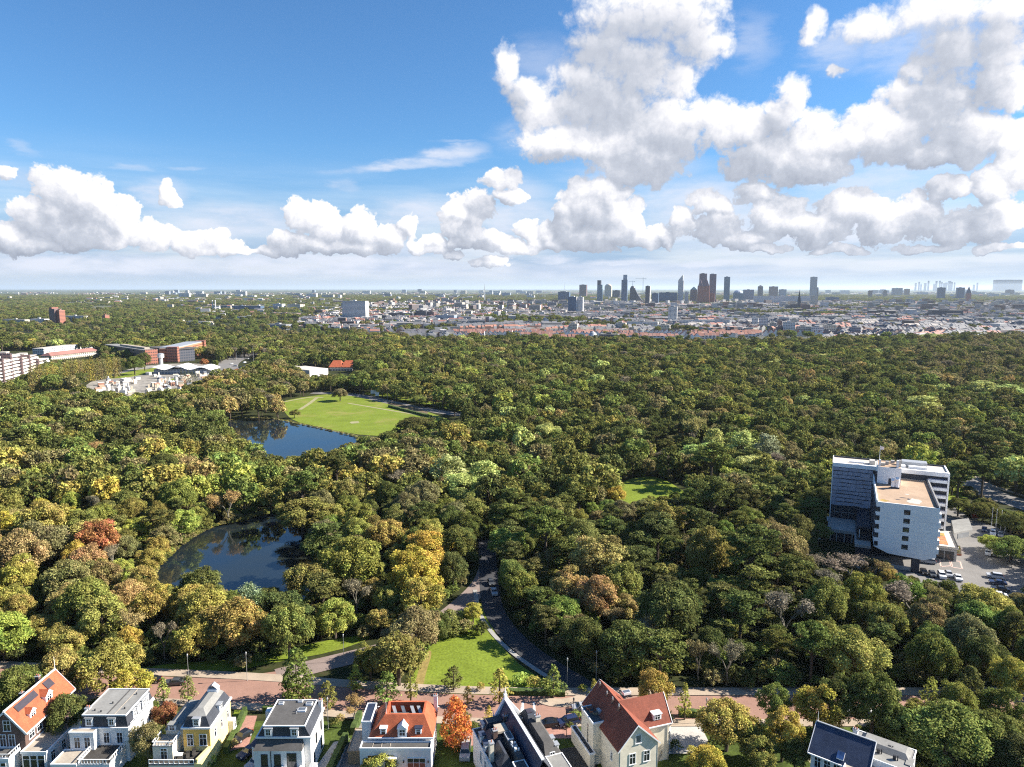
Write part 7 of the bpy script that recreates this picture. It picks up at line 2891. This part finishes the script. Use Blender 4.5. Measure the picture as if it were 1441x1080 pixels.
block('brick_tower', 'right stair block of the brick tower at the far left', 79.8, 85.5, 437, 458, F_BRICK, 16)
block('brick_tower', 'small brick block among the trees right of the white flats at the far left', 144, 149, 444, 454, F_BRICK, 14)
for i, (a, b_, yt, yb, m, lab) in enumerate(((86, 122, 445, 453, F_WHITE, 'white low flats right of the brick tower at the far left'), (0, 40, 450, 457, F_CREAM, 'cream low flats at the far left edge'), (40, 66, 449, 457, F_WHITE, 'white low flats left of the brick tower'))):
    block('apartment_block', lab, a, b_, yt, yb, m, 14, cat='apartments')
block('office_block', 'brick mansion with rows of windows at the left of the town', 725, 745, 428, 437, F_BRICK, 16, cat='apartments')
block('chimney_stack', 'thin chimney behind the brick mansion', 741, 742.5, 421, 437, F_DARK, 4, cat='chimney')
for (a, b_, yt, yb, m, lab) in ((584, 600, 438, 449, F_DARK, 'dark office block at the left end of the town'), (601, 611, 439, 449, F_BROWN, 'brown office block right of the dark one at the left end of the town'),
                                (612, 640, 444, 453, F_GLASSW, 'low glass pavilion right of the brown office block'), (640, 690, 446, 453, F_GREY, 'long grey roofed hall at the left end of the town'), (545, 582, 441, 449, F_DARK, 'dark long block at the wood left of the town')):
    block('office_block', lab, a, b_, yt, yb, m, 22, cat='office building')
for (a, b_, yt, yb, m, lab) in ((1058, 1066, 448, 463, F_WHITE, 'leftmost white apartment block in the row above the right red roofs'), (1068, 1080, 447, 466, F_WHITE, 'tall white apartment block second in the row above the right red roofs'), (1083, 1092, 455, 467, F_CREAM, 'low cream apartments right of the tall white block'),
                                (1094, 1100, 452, 465, F_BROWN, 'brown block between white apartments above the right red roofs'), (1102, 1118, 454, 468, F_WHITE, 'white stepped apartments in the middle of the right row'), (1112, 1124, 450, 461, F_CREAM, 'cream apartments behind the stepped ones'),
                                (1122, 1140, 460, 472, F_CREAM, 'cream terraced apartments at the wood edge'), (1142, 1158, 461, 473, F_WHITE, 'white terraced apartments at the wood edge'), (1160, 1176, 458, 472, F_CREAM, 'last cream apartments at the right end of the row'),
                                (1196, 1210, 461, 473, F_GREY, 'grey gabled house block at the wood edge right of the apartments')):
    block('apartment_block', lab, a, b_, yt, yb, m, 16, cat='apartments')
for (a, b_, yt, yb, m, lab) in ((956, 1005, 451, 461, F_WHITE, 'long white hospital-like block right of the white apartment tower'), (1006, 1026, 450, 463, F_WHITE, 'square white block at the right end of the long white one'), (882, 925, 453, 464, F_WHITE, 'long white school roof in front of the white apartment tower'),
                                (866, 880, 455, 466, F_CREAM, 'small white building left of the long white school'), (800, 812, 456, 468, F_CREAM, 'pale corner building above the left red roofs'), (925, 942, 458, 467, F_CREAM, 'flat pale building below the white apartment tower'),
                                (843, 870, 471, 479, F_DARK, 'long dark building at the wood edge below the red roofs')):
    block('town_building', lab, a, b_, yt, yb, m, 18, cat='building')
for (a, b_, yt, yb, m, lab) in ((205, 300, 452.5, 457, F_CREAM, 'long low pale roofs among the trees beyond the brick offices'), (303, 372, 430.5, 438, F_BLUE, 'long dark blue hall beside two thin masts left of the tower block'), (383, 398, 428, 437, F_WHITE, 'white flats left of a similar white block behind the dark blue hall'), (402, 424, 428.5, 437, F_CREAM, 'cream flats right of the white ones behind the dark blue hall'),
                                (428, 474, 432, 437, F_CREAM, 'long cream row of flats left of the big tower block'), (378, 420, 441, 447, F_BROWN, 'brown row of houses in the trees left of the tower block'), (424, 470, 456, 464, F_BROWN, 'brick houses at the near foot of the tower block wood'), (372, 405, 457, 464, F_GREY, 'grey roofed houses left of the brick ones in the wood'),
                                (330, 366, 446, 450, F_WHITE, 'low white roofs in the trees below the dark blue hall'), (524, 545, 444, 452, F_DARK, 'dark low block right of the big tower block'), (250, 268, 413, 420, F_WHITE, 'white tall flats on the left plain'), (272, 292, 414, 420, F_CREAM, 'cream flats right of the white tall ones on the left plain'),
                                (333, 347, 410.5, 418, F_WHITE, 'tallest white block on the left plain'), (430, 446, 414, 420, F_WHITE, 'white block on the plain left above the tower block'), (452, 470, 415, 421, F_CREAM, 'cream block on the plain directly above the tower block')):
    block('apartment_block' if 'flats' in lab else 'office_block', lab, a, b_, yt, yb, m, 24, cat='building')
for px, nm in ((299.5, 'left'), (303.5, 'right')):
    X, Y = P(px, 440)
    t = thing('chimney_stack', f'{nm} one of two thin pale masts at the dark blue hall', 'chimney', (X, Y, 0))
    b = MB()
    b.tube([(0, 0, 0), (0, 0, 44)], [3, 2], C_STEEL, 8)
    b.build('shaft', t)
    b = MB()
    b.tube([(0, 0, 44), (0, 0, 46)], [2.6, 2.6], C_WHITE, 8)
    b.build('rim', t)
X, Y = P(834, 480)
t = thing('domed_pavilion', 'round grey domed pavilion at the wood edge below the red roofs', 'pavilion', (X, Y, 0))
b = MB()
n = 16
b.prism([(math.cos(2 * PI * k / n) * 8, math.sin(2 * PI * k / n) * 8) for k in range(n)], 0, 9, C_WHITE)
b.build('wall', t)
b = MB()
b.loft([(math.cos(2 * PI * k / n) * 8.6, math.sin(2 * PI * k / n) * 8.6, 9) for k in range(n)], [(math.cos(2 * PI * k / n) * 5, math.sin(2 * PI * k / n) * 5, 14) for k in range(n)], ZINC)
b.loft([(math.cos(2 * PI * k / n) * 5, math.sin(2 * PI * k / n) * 5, 14) for k in range(n)], [(math.cos(2 * PI * k / n) * .5, math.sin(2 * PI * k / n) * .5, 17) for k in range(n)], ZINC, ZINC)
b.build('dome', t)
for px, yt, yb, j0, j1, lab in ((890, 394.5, 418, 884, 893, 'left tower crane above the skyline'), (904.5, 390.5, 418, 894, 909, 'right taller tower crane above the skyline')):
    X, Y = P(px, yb)
    k = Y / FPX
    h = CAM_H - Y * math.tan(math.atan((yt + 2 - CY) / FPX) + PITCH)
    t = thing('tower_crane', lab, 'crane', (X, Y, 0))
    b = MB()
    b.bar((0, 0, 0), (0, 0, h + 12), 3.5, 3.5, C_STEEL)
    b.build('mast', t)
    b = MB()
    b.bar(((j0 - px) * k, 0, h), ((j1 - px) * k, 0, h), 2.6, 2.6, C_STEEL)
    b.box((j1 - px) * k - 10, (j1 - px) * k - 2, -2, 2, h - 6, h - 1.4, CONC)
    b.build('jib', t)
X, Y = P(682, 424)
t = thing('radio_mast', 'thin white radio mast on the horizon left of the skyline', 'mast', (X, Y, 0))
b = MB()
b.tube([(0, 0, 0), (0, 0, 60), (0, 0, CAM_H + 30)], [5, 4, 1], C_STEEL, 6)
b.build('mast', t)
# far towns along the horizon
rr = random.Random(21)
n = 0
FARB = []
for (x0, x1, k, y0, y1) in ((190, 420, 30, 413, 424), (420, 620, 20, 412, 423), (620, 790, 22, 412, 422), (1160, 1441, 26, 411, 419)):
    for _ in range(k):
        FARB.append((rr.uniform(x0, x1), rr.uniform(y0, y1), rr.uniform(4, 13)))
for px, yb, wp in sorted(FARB, key=lambda q: q[0]):
    side = 'left' if px < 790 else 'right'
    hp = rr.uniform(2.0, 5.5)
    m = rr.choice((F_WHITE, F_WHITE, F_CREAM, F_GREY, F_GLASSW))
    block('distant_block', f'small {"white" if m is F_WHITE else "cream" if m is F_CREAM else "grey" if m is F_GREY else "pale glass"} block of flats on the plain far to the {side} of the skyline', px, px + wp, yb - hp, yb, m, 30, group=f'distant flats {side} of the skyline ({"white" if m is F_WHITE else "cream" if m is F_CREAM else "grey" if m is F_GREY else "pale glass"})', cat='flats')
# skyline of another city on the horizon
rr = random.Random(8)
for i, px in enumerate((1287, 1292, 1295, 1300, 1305, 1313, 1316, 1321, 1324, 1327, 1330, 1334, 1337, 1342, 1369, 1374)):
    yt = 399.5 - rr.choice((0, 1.5, 3, 4.5, 7) if px not in (1334, 1316) else (6.5,)) - (2 if px < 1350 else 0)
    block('far_tower', 'tiny blue-grey tower of the other city on the hazy right horizon', px, px + rr.uniform(1.5, 3.5), 403.5 - (403.5 - yt) * .62, 409.6, F_GLASSW, 40, group='towers of the other city on the horizon', cat='tower')  # haze over these towers put into their pale facade colour

# ------------------------------------------------------------------ left: offices, flats, the miniature park
def long_block(name, label, a, b_, h, depth, facade, cat, roof=ROOF_GREY, z0=0):
    """oblong building between two pixels of its front foot"""
    A, B = Vector((*P(*a), 0)), Vector((*P(*b_), 0))
    d = B - A
    t = thing(name, label, cat, tuple(A), math.atan2(d.y, d.x))
    L = d.length
    b = MB()
    b.box(0, L, 0, depth, 0, h, facade, roof)
    b.build('wall', t)
    return t, L


t, L = long_block('office_complex', 'dark brick left wing of the big brick office complex', (150, 503), (206, 513), 16, 13, F_BROWN, 'office building', ROOF_DARK)  # shade on this front painted as a darker, browner brick
b = MB(); b.box(-1, L + 1, -1, 14, 16.002, 17, ROOF_GREY); b.box(L * .3, L * .9, 4, 10, 17, 19, ROOF_PALE); b.build('roof', t)
b = MB(); b.box(L + .01, L + 2, -1, 13, 0, 17.6, F_BRICK); b.build('end_wall', t)  # sunlit end of the same wing painted in a redder brick
t, L = long_block('office_complex', 'dark recessed middle wing of the big brick office complex', (208, 506), (247, 510), 15, 26, F_DARK, 'office building', ROOF_DARK)  # shade in the recess put into a near-black facade
b = MB(); b.box(-1, L + 1, -1, 31, 15.002, 16, ROOF_DARK); b.build('roof', t)
fb_ = tower_mat('sunlit_brick_facade', (.46, .21, .12), (.20, .085, .055), fx=60, fz=3.4, ratio=.45)  # sun on this wing put into a brighter brick colour
t, L = long_block('office_complex', 'sunlit orange brick right wing with banded windows of the office complex', (249, 510), (287, 499), 17, 20, fb_, 'office building', ROOF_PALE)
b = MB(); b.box(-4, 3, -2.5, 10, 0, 19, F_BRICK); b.box(L - 4, L + 3, -2.5, 10, 0, 19, F_BRICK); b.build('stair_tower', t)
b = MB(); b.box(3.2, L - 4.2, 1, 21, 17.002, 18.2, ZINC); b.build('roof', t)
t, L = long_block('low_hall', 'long white low hall with flat roof left of the brick office complex', (62, 500), (140, 490), 9, 16, F_WHITE, 'hall', HROOF2)
t, L = long_block('low_hall', 'low hall with red-brown roofs before the long white one', (72, 508), (138, 500), 6, 14, F_CREAM, 'hall', TERRA)
b = MB()
b.loft([(-1, -1, 6), (L + 1, -1, 6), (L + 1, 15, 6), (-1, 15, 6)], [(3, 6.5, 10), (L - 3, 6.5, 10), (L - 3, 7.5, 10), (3, 7.5, 10)], mat('dull_red_roof', (.26, .13, .11), .85, .2, .05))
b.build('roof', t)
FL_ = [((-14, 545), (6, 542), 24, 'white and brown flats cut by the left edge'), ((6, 542), (18, 538), 23, 'second block of the row of ribbon window flats from the left edge'), ((18, 538), (30, 535), 26, 'tallest block with a penthouse in the row of ribbon window flats'),
       ((32, 535), (42, 531), 21, 'block right of the tallest one in the row of ribbon window flats'), ((43, 531), (54, 527), 21, 'block with a brown round corner in the row of ribbon window flats'), ((55, 528), (70, 523), 15, 'lowest rightmost block in the row of ribbon window flats')]
for i, (a, b_, h, lab) in enumerate(FL_):
    t, L = long_block('apartment_block', lab, a, b_, h, 18, F_STRIPE, 'apartments', HROOF2)
    b = MB(); b.box(-2.5, .0, -1.5, 18, 0, h + 2, F_BROWN); b.build('stair_tower', t)
    b = MB(); b.box(3, L * .6, 5, 12, h + .002, h + 3, F_CREAM); b.build('penthouse', t)
    for k in range(int(h // 3.2)):
        b = MB(); b.box(.6, L - .6, -1.3, -.002, 1.6 + k * 3.2, 2.8 + k * 3.2, C_WHITE); b.build('balcony', t)

# miniature park: pale wavy roof and many small models
X, Y = P(258, 526)
t = thing('pavilion', 'white pavilion with a wavy pale roof in the miniature park', 'pavilion', (X, Y, 0))
b = MB()
n = 22
for i in range(n):
    x0, x1 = -34 + i * 68 / n, -34 + (i + 1) * 68 / n
    z0, z1 = 7 + 1.6 * math.sin(i * .75) - abs(x0) * .05, 7 + 1.6 * math.sin((i + 1) * .75) - abs(x1) * .05
    q = [(x0, -10, z0), (x1, -10, z1), (x1, 14, z1 + 1), (x0, 14, z0 + 1)]
    b.loft(q, [(x, y, z + .5) for x, y, z in q], C_WHITE, C_WHITE, C_WHITE)
b.build('roof', t)
b = MB(); b.box(-28, 28, -6, 12, 0, 5.2, F_GLASSW); b.build('wall', t)
X, Y = P(227, 514)
t = thing('white_turret', 'white round turret behind the wavy pavilion roof', 'tower', (X, Y, 0))
b = MB(); b.tube([(0, 0, 0), (0, 0, 8), (0, 0, 9), (0, 0, 13)], [2, 2, 3.6, 3.6], C_WHITE, 12); b.build('shaft', t)
b = MB(); b.tube([(0, 0, 13), (0, 0, 14)], [3.9, 2], ZINC, 12); b.build('roof', t)
sheet('park_ground', smooth_poly(PP([(105, 556), (130, 535), (165, 524), (215, 512), (310, 512), (315, 535), (250, 552), (180, 562)])), .07, mat('pale_park_paving', (.24, .22, .19), .9, .35, .05, .3, .3))
sheet('park_lawn', smooth_poly(PP([(140, 534), (185, 522), (222, 517), (218, 524), (180, 532)])), .11, GRASS)
sheet('park_lawn', smooth_poly(PP([(232, 536), (252, 531), (246, 540)])), .11, GRASS)
MINI = [mat('model_white', (.66, .63, .58), .8, .2, .1), mat('model_cream', (.55, .47, .36), .8, .2, .1), mat('model_brick', (.36, .2, .14), .8, .2, .1), mat('model_slate', (.14, .15, .17), .8, .2, .1)]
rr = random.Random(4)
k = 0
spots = []
while k < 70:
    px, py = rr.uniform(122, 300), rr.uniform(520, 556)
    if not inpoly(px, py, [(120, 550), (150, 537), (185, 534), (215, 526), (235, 530), (300, 528), (300, 540), (240, 550), (170, 560)]):
        continue
    X, Y = P(px, py)
    if any((X - a) ** 2 + (Y - c) ** 2 < 30 for a, c in spots):
        continue
    spots.append((X, Y))
    w, d, h = rr.uniform(2, 5.5), rr.uniform(2, 5), rr.uniform(1.5, 3.6)
    m = rr.choice(MINI[:2] * 3 + MINI[2:3])
    b = MB()
    b.box(-w / 2, w / 2, -d / 2, d / 2, 0, h, m)
    ht = rr.random()
    if ht < .5:
        b.loft(rect(-w / 2 - .2, w / 2 + .2, -d / 2 - .2, d / 2 + .2, h), [(-w / 2, -.05, h + d * .4), (w / 2, -.05, h + d * .4), (w / 2, .05, h + d * .4), (-w / 2, .05, h + d * .4)], rr.choice(MINI), MINI[3])
    elif ht < .7:
        b.box(-w * .15, w * .15, -w * .15, w * .15, h, h + 3, m)
    else:
        b.box(-w / 2 - .2, w / 2 + .2, -d / 2 - .2, d / 2 + .2, h, h + .3, MINI[0])
    o = b.build('model_building', None, (X, Y, .08), rr.uniform(0, 1.5))
    nm = {'model_white': 'white', 'model_cream': 'cream', 'model_brick': 'brick red'}[m.name]
    tag(o, f'little {nm} model building on the pale ground of the miniature park', 'model building', f'{nm} model buildings in the miniature park')
    k += 1
# columnar tree row and clump at the park
rr = random.Random(6)
k = 0
for i in range(34):
    u = i / 33
    px = 44 + u * 124 + rr.uniform(-1, 1)
    yb = 551 - u * 20
    X, Y = P(px, yb)
    plant('column', 0, X, Y, rr.choice(['ochre', 'olive green', 'ochre', 'brown-green']), 'yellowing columnar tree in the long row left of the miniature park', 'columnar tree', 'columnar trees in the row left of the miniature park', rr.uniform(1.25, 1.6), rr.uniform(1.35, 1.65))
for i, px in enumerate((256, 261, 266, 271, 276)):
    X, Y = P(px, 541 + (i % 2) * 2)
    plant('column', 0, X, Y, 'deep green', 'dark columnar tree in the clump before the wavy pavilion', 'columnar tree', 'dark columnar trees before the wavy pavilion', 1.0, .95)
for i, (px, yb, s, ti, lab) in enumerate(((172, 523, 1.0, 'deep green', 'dark conical tree at the right end of the columnar row'), (190, 528, 1.6, 'dark green', 'big dark tree left of the park lawn'), (204, 522, 1.5, 'deep green', 'big dark tree behind the park lawn'), (287, 517, .8, 'rust-red', 'rust-red tree behind the wavy pavilion'), (303, 519, .7, 'dark green', 'dark tree right of the wavy pavilion'))):
    X, Y = P(px, yb)
    plant('broadleaf', i, X, Y, ti, lab, 'broadleaf tree', None, s)

# the road far left with its lamps and cars, the white hall and its red roof
sheet('far_road', ribbon(PP([(345, 545), (322, 525), (318, 514), (330, 506), (350, 500), (372, 495), (400, 490)]), 24), .12, ASPH_PALE)
for px, yb, h, lab in ((324, 517, 12, 'white lamp post at the bend of the far road'), (333, 509, 12, 'lamp post left along the far road'), (342, 506, 12, 'lamp post in the middle of the far road'), (357, 516, 24, 'tall white mast right of the far road'), (352, 500, 12, 'lamp post at the far end of the bending road'), (312, 506, 12, 'lamp post at the trees left of the far road'), (382, 505, 12, 'lamp post right of the far road among trees'), (391, 509, 12, 'lamp post further right of the far road among trees')):
    lamp(px, yb, h, lab, 2, 0, C_STEEL)
rr = random.Random(2)
for i, (px, py) in enumerate(((326, 513), (331, 516), (338, 518), (344, 511), (333, 521), (350, 506), (345, 516), (340, 523))):
    car(px, py, rr.uniform(0, 90), rr.choice(('saloon', 'suv', 'hatch')), ('white', 'silver', 'black', 'white', 'red', 'light grey', 'dark grey', 'white')[i], ('white', 'silver', 'black', 'white', 'red', 'light grey', 'dark grey', 'white')[i] + ' car on the far bending road', 'cars on the far bending road')
t, L = long_block('white_hall', 'flat white roofed hall among trees behind the field', (436, 531), (462, 528), 7, 40, C_WHITE, 'hall', HROOF2)
b = MB(); b.box(-16, L - 6, 12, 52, 6.0, 6.98, HROOF2); b.build('roof', t)
t, L = long_block('red_roof_house', 'low house with orange-red tiled roofs right of the white hall', (464, 522), (496, 522), 4, 18, F_CREAM, 'house', RED_T)
b = MB()
for (x0, x1) in ((-1, L * .55), (L * .5, L + 1)):
    b.loft(rect(x0, x1, -1, 19, 4), [(x0 + 3, 8.5, 10.5), (x1 - 3, 8.5, 10.5), (x1 - 3, 9.5, 10.5), (x0 + 3, 9.5, 10.5)], ORANGE_T, ORANGE_T)
b.build('roof', t)

# ------------------------------------------------------------------ rows of houses: the nearest 280 one by one, the rest as the town
WALLC = [(.68, .66, .63), (.72, .70, .68), (.58, .52, .44), (.34, .20, .15), (.22, .16, .14), (.50, .48, .46), (.66, .60, .50)]
ROOFC = [(.36, .17, .12), (.30, .14, .11), (.10, .10, .115), (.15, .15, .16), (.46, .44, .42), (.30, .27, .25)]


def col_mat():
    m = bpy.data.materials.new('town_walls_and_roofs')
    m.use_nodes = True
    nt = m.node_tree
    a = nt.nodes.new('ShaderNodeAttribute')
    a.attribute_name = 'paint'
    b = nt.nodes['Principled BSDF']
    b.inputs['Roughness'].default_value = .8
    nt.links.new(a.outputs['Color'], b.inputs['Base Color'])
    return m


def house_geo(V, F, C, x, y, ang, w, d, h, rh, wc, rc, flat_, win_=True):
    ca, sa = math.cos(ang), math.sin(ang)

    def T(a, b_, c_):
        return (x + a * ca - b_ * sa, y + a * sa + b_ * ca, c_)
    n = len(V)
    V += [T(-w / 2, -d / 2, 0), T(w / 2, -d / 2, 0), T(w / 2, d / 2, 0), T(-w / 2, d / 2, 0), T(-w / 2, -d / 2, h), T(w / 2, -d / 2, h), T(w / 2, d / 2, h), T(-w / 2, d / 2, h)]
    for q in ((0, 1, 5, 4), (1, 2, 6, 5), (2, 3, 7, 6), (3, 0, 4, 7)):
        F.append(tuple(n + i for i in q)); C.append(wc)
    if flat_:
        F.append((n + 4, n + 5, n + 6, n + 7)); C.append(rc)
    else:
        V += [T(-w / 2, 0, h + rh), T(w / 2, 0, h + rh)]
        F.append((n + 4, n + 5, n + 9, n + 8)); C.append(rc)
        F.append((n + 6, n + 7, n + 8, n + 9)); C.append(rc)
        F.append((n + 5, n + 6, n + 9)); C.append(wc)
        F.append((n + 7, n + 4, n + 8)); C.append(wc)
    if win_:
        dk = (.05, .055, .065)
        for s in (-1, 1):
            for zz in (1.0, 4.0):
                m = len(V)
                V += [T(-w * .32, s * (d / 2 + .04), zz), T(w * .32, s * (d / 2 + .04), zz), T(w * .32, s * (d / 2 + .04), zz + 1.6), T(-w * .32, s * (d / 2 + .04), zz + 1.6)]
                F.append((m, m + 1, m + 2, m + 3) if s < 0 else (m + 3, m + 2, m + 1, m)); C.append(dk)


def geo_mesh(name, V, F, C, m):
    me = bpy.data.meshes.new(name)
    me.from_pydata(V, [], F)
    a = me.attributes.new('paint', 'FLOAT_COLOR', 'FACE')
    a.data.foreach_set('color', np.array([(*c, 1) for c in C], np.float32).ravel())
    me.materials.append(m)
    me.update()
    return me


WALLC = [tuple(v * .66 for v in c) for c in WALLC]
CM = col_mat()
rr = random.Random(17)
# red roofed terraces at the edge of the wood
RH = []
for i in range(9):
    V, F, C = [], [], []
    j = rr.uniform(.88, 1.15)
    rc = tuple(v * j for v in rr.choice(((.32, .145, .105), (.28, .13, .095), (.34, .185, .145))))
    house_geo(V, F, C, 0, 0, 0, 6.4, 9.5, 6.2, 4.4, rr.choice(((.72, .69, .66), (.62, .57, .5), (.74, .72, .7))), rc, False)
    b = MB()
    me = geo_mesh('terraced_house', V, F, C, CM)
    V, F, C = [], [], []
    house_geo(V, F, C, 2.4, 1.2, 0, .9, .8, 10.9, 0, (.5, .3, .24), (.2, .12, .1), True, False)
    RH.append((me, geo_mesh('chimney', V, F, C, CM)))
nh = 0
ROWS = []
# rows run left to right across the view, one behind the other
for row, (yb, xa, xb) in enumerate(((478, 905, 985), (479, 770, 836), (476, 640, 700), (477, 872, 1035), (475, 735, 1060), (473.5, 660, 1165), (472, 690, 1160), (470.5, 640, 1150), (469, 700, 1140))):
    X0, Y0 = P(xa, yb)
    X1, _y = P(xb, yb)
    x = X0
    ROWS.append((X0, X1, Y0))
    while x < X1 and nh < 290:
        ln = rr.randint(5, 11)
        ang = rr.uniform(-.12, .12)
        yj = rr.uniform(-4, 4)
        gab = rr.random() < .55
        for k in range(ln):
            if x > X1 or nh >= 290:
                break
            me, ch = RH[rr.randrange(9)]
            o = inst('terraced_house', me, None, (x, Y0 + yj, 0), ang + (R90 if gab else 0), (1, 1, rr.uniform(.92, 1.1)))
            where = 'nearest the wood' if row < 4 else 'in the middle rows' if row < 6 else 'in the rear rows'
            side = 'left' if J(x, Y0, 8)[0] < 850 else 'right'
            tag(o, f'small red roofed terraced house {where} of the {side} town edge', 'terraced house', f'red roofed terraced houses {where}, {side} part')
            inst('chimney', ch, o)
            nh += 1
            x += 6.6 if not gab else 9.2
        x += rr.uniform(3, 12)
print('terraced', nh)
# the rest of the town
V, F, C = [], [], []
nb = 0
KEEPB = [(o.location.x, o.location.y) for o in COL.objects if o.name.startswith(('high_rise', 'office_block', 'apartment_block', 'town_building', 'city_hall', 'arena', 'church'))]
tn = np.random.default_rng(31)
cell = 46
for gy in range(int(1200 / cell), int(4500 / cell)):
    for gx in range(-24, 70):
        cx0, cy0 = gx * cell + tn.uniform(-8, 8), gy * cell + tn.uniform(-8, 8)
        px, py = J(cx0, cy0, 4)
        if px < 425 or px > 1480 or not inpoly(cx0, cy0, TOWN):
            continue
        if py > 466 and 640 < px < 1165:
            continue
        q = math.sin(cx0 * .0037 + 1.3) * math.sin(cy0 * .0041 + .6) + .5 * math.sin(cx0 * .011 + cy0 * .007) + .35 * math.sin(cx0 * .021 - cy0 * .017)
        if q > .66 and tn.uniform() < .85:
            continue
        base = .35 * math.sin(cx0 * .002) + .4 * math.sin(cy0 * .0016 + cx0 * .0007) + (R90 if tn.uniform() < .4 else 0)
        ca, sa = math.cos(base), math.sin(base)
        big = tn.uniform() < (.10 + .10 * (cy0 > 2600))
        if big:
            w, d, h = tn.uniform(18, 42), tn.uniform(12, 20), tn.uniform(9, 20 if cy0 < 2600 else 30)
            wc = WALLC[tn.integers(0, 7)]
            house_geo(V, F, C, cx0, cy0, base, w, d, h, 0, wc, ROOFC[tn.integers(2, 6)], True, False)
            # ribbon windows
            for z in np.arange(2, h - 1.5, 3.2):
                dk = (.07, .075, .09)
                n0 = len(V)
                V += [(cx0 + a * ca - b_ * sa, cy0 + a * sa + b_ * ca, zz) for a, b_, zz in ((-w * .47, -d / 2 - .05, z), (w * .47, -d / 2 - .05, z), (w * .47, -d / 2 - .05, z + 1.5), (-w * .47, -d / 2 - .05, z + 1.5))]
                F.append((n0, n0 + 1, n0 + 2, n0 + 3)); C.append(dk)
            nb += 1
            continue
        white = tn.uniform() < .5
        for s in (-1, 1):
            rc = ROOFC[int(tn.choice([0, 1, 2, 2, 3, 3] if cy0 < 1500 else [1, 2, 2, 2, 3, 3, 3, 3, 5]))]
            wc = WALLC[int(tn.choice([0, 1, 1, 6, 5]))] if white else WALLC[int(tn.choice([2, 3, 4, 0, 5]))]
            fl = tn.uniform() < .4
            h = tn.uniform(6.5, 11.5)
            k = -3
            while k <= 3:
                if tn.uniform() < .12:
                    k += 1
                    continue
                a, b_ = k * 6.3, s * 12
                hh = h + tn.uniform(-.8, .8)
                vr = tn.uniform(.85, 1.15)
                house_geo(V, F, C, cx0 + a * ca - b_ * sa, cy0 + a * sa + b_ * ca, base, 6.3, 10, hh, tn.uniform(2.5, 4.5), tuple(v * vr for v in (wc if tn.uniform() < .7 else WALLC[tn.integers(0, 7)])), tuple(v * vr for v in rc), fl, cy0 < 2400)
                nb += 1
                k += 1
# scattered far quarters and farms on the plain
for _ in range(9000):
    y = math.sqrt(tn.uniform(2100 ** 2, 15000 ** 2)) if tn.uniform() < .6 else tn.uniform(2100, 6000)
    x = tn.uniform(-.8, .8) * y
    px, py = J(x, y, 4)
    q = math.sin(x * .0017 + 2.3) * math.sin(y * .0021 + .9) + .5 * math.sin(x * .005 + y * .003) + .3 * math.sin(x * .011 - y * .009)
    if q < (-.1 if 250 < px < 640 and py > 414 else .35) or (px < 150 and py > 425) or (y < 4500 and inpoly(x, y, TOWN)):
        continue
    if px < 480 and py > (448 if px > 280 else 436):
        continue
    k = 1 if y < 4000 else 1.5 if y < 8000 else 2.2
    house_geo(V, F, C, x, y, tn.uniform(-.3, .3), tn.uniform(8, 38) * k, tn.uniform(8, 14) * k, tn.uniform(5, 11) * (1 if tn.uniform() < .85 else 2.2), 3, WALLC[tn.integers(0, 7)], ROOFC[tn.integers(1, 6)], tn.uniform() < .5, False)
    nb += 1
me = geo_mesh('town_houses', V, F, C, CM)
o = bpy.data.objects.new('town_houses', me)
COL.objects.link(o)
tag(o, 'crowded roofs and white walls of the town spreading to the skyline', 'town', kind='stuff')
print('town', nb, len(F))
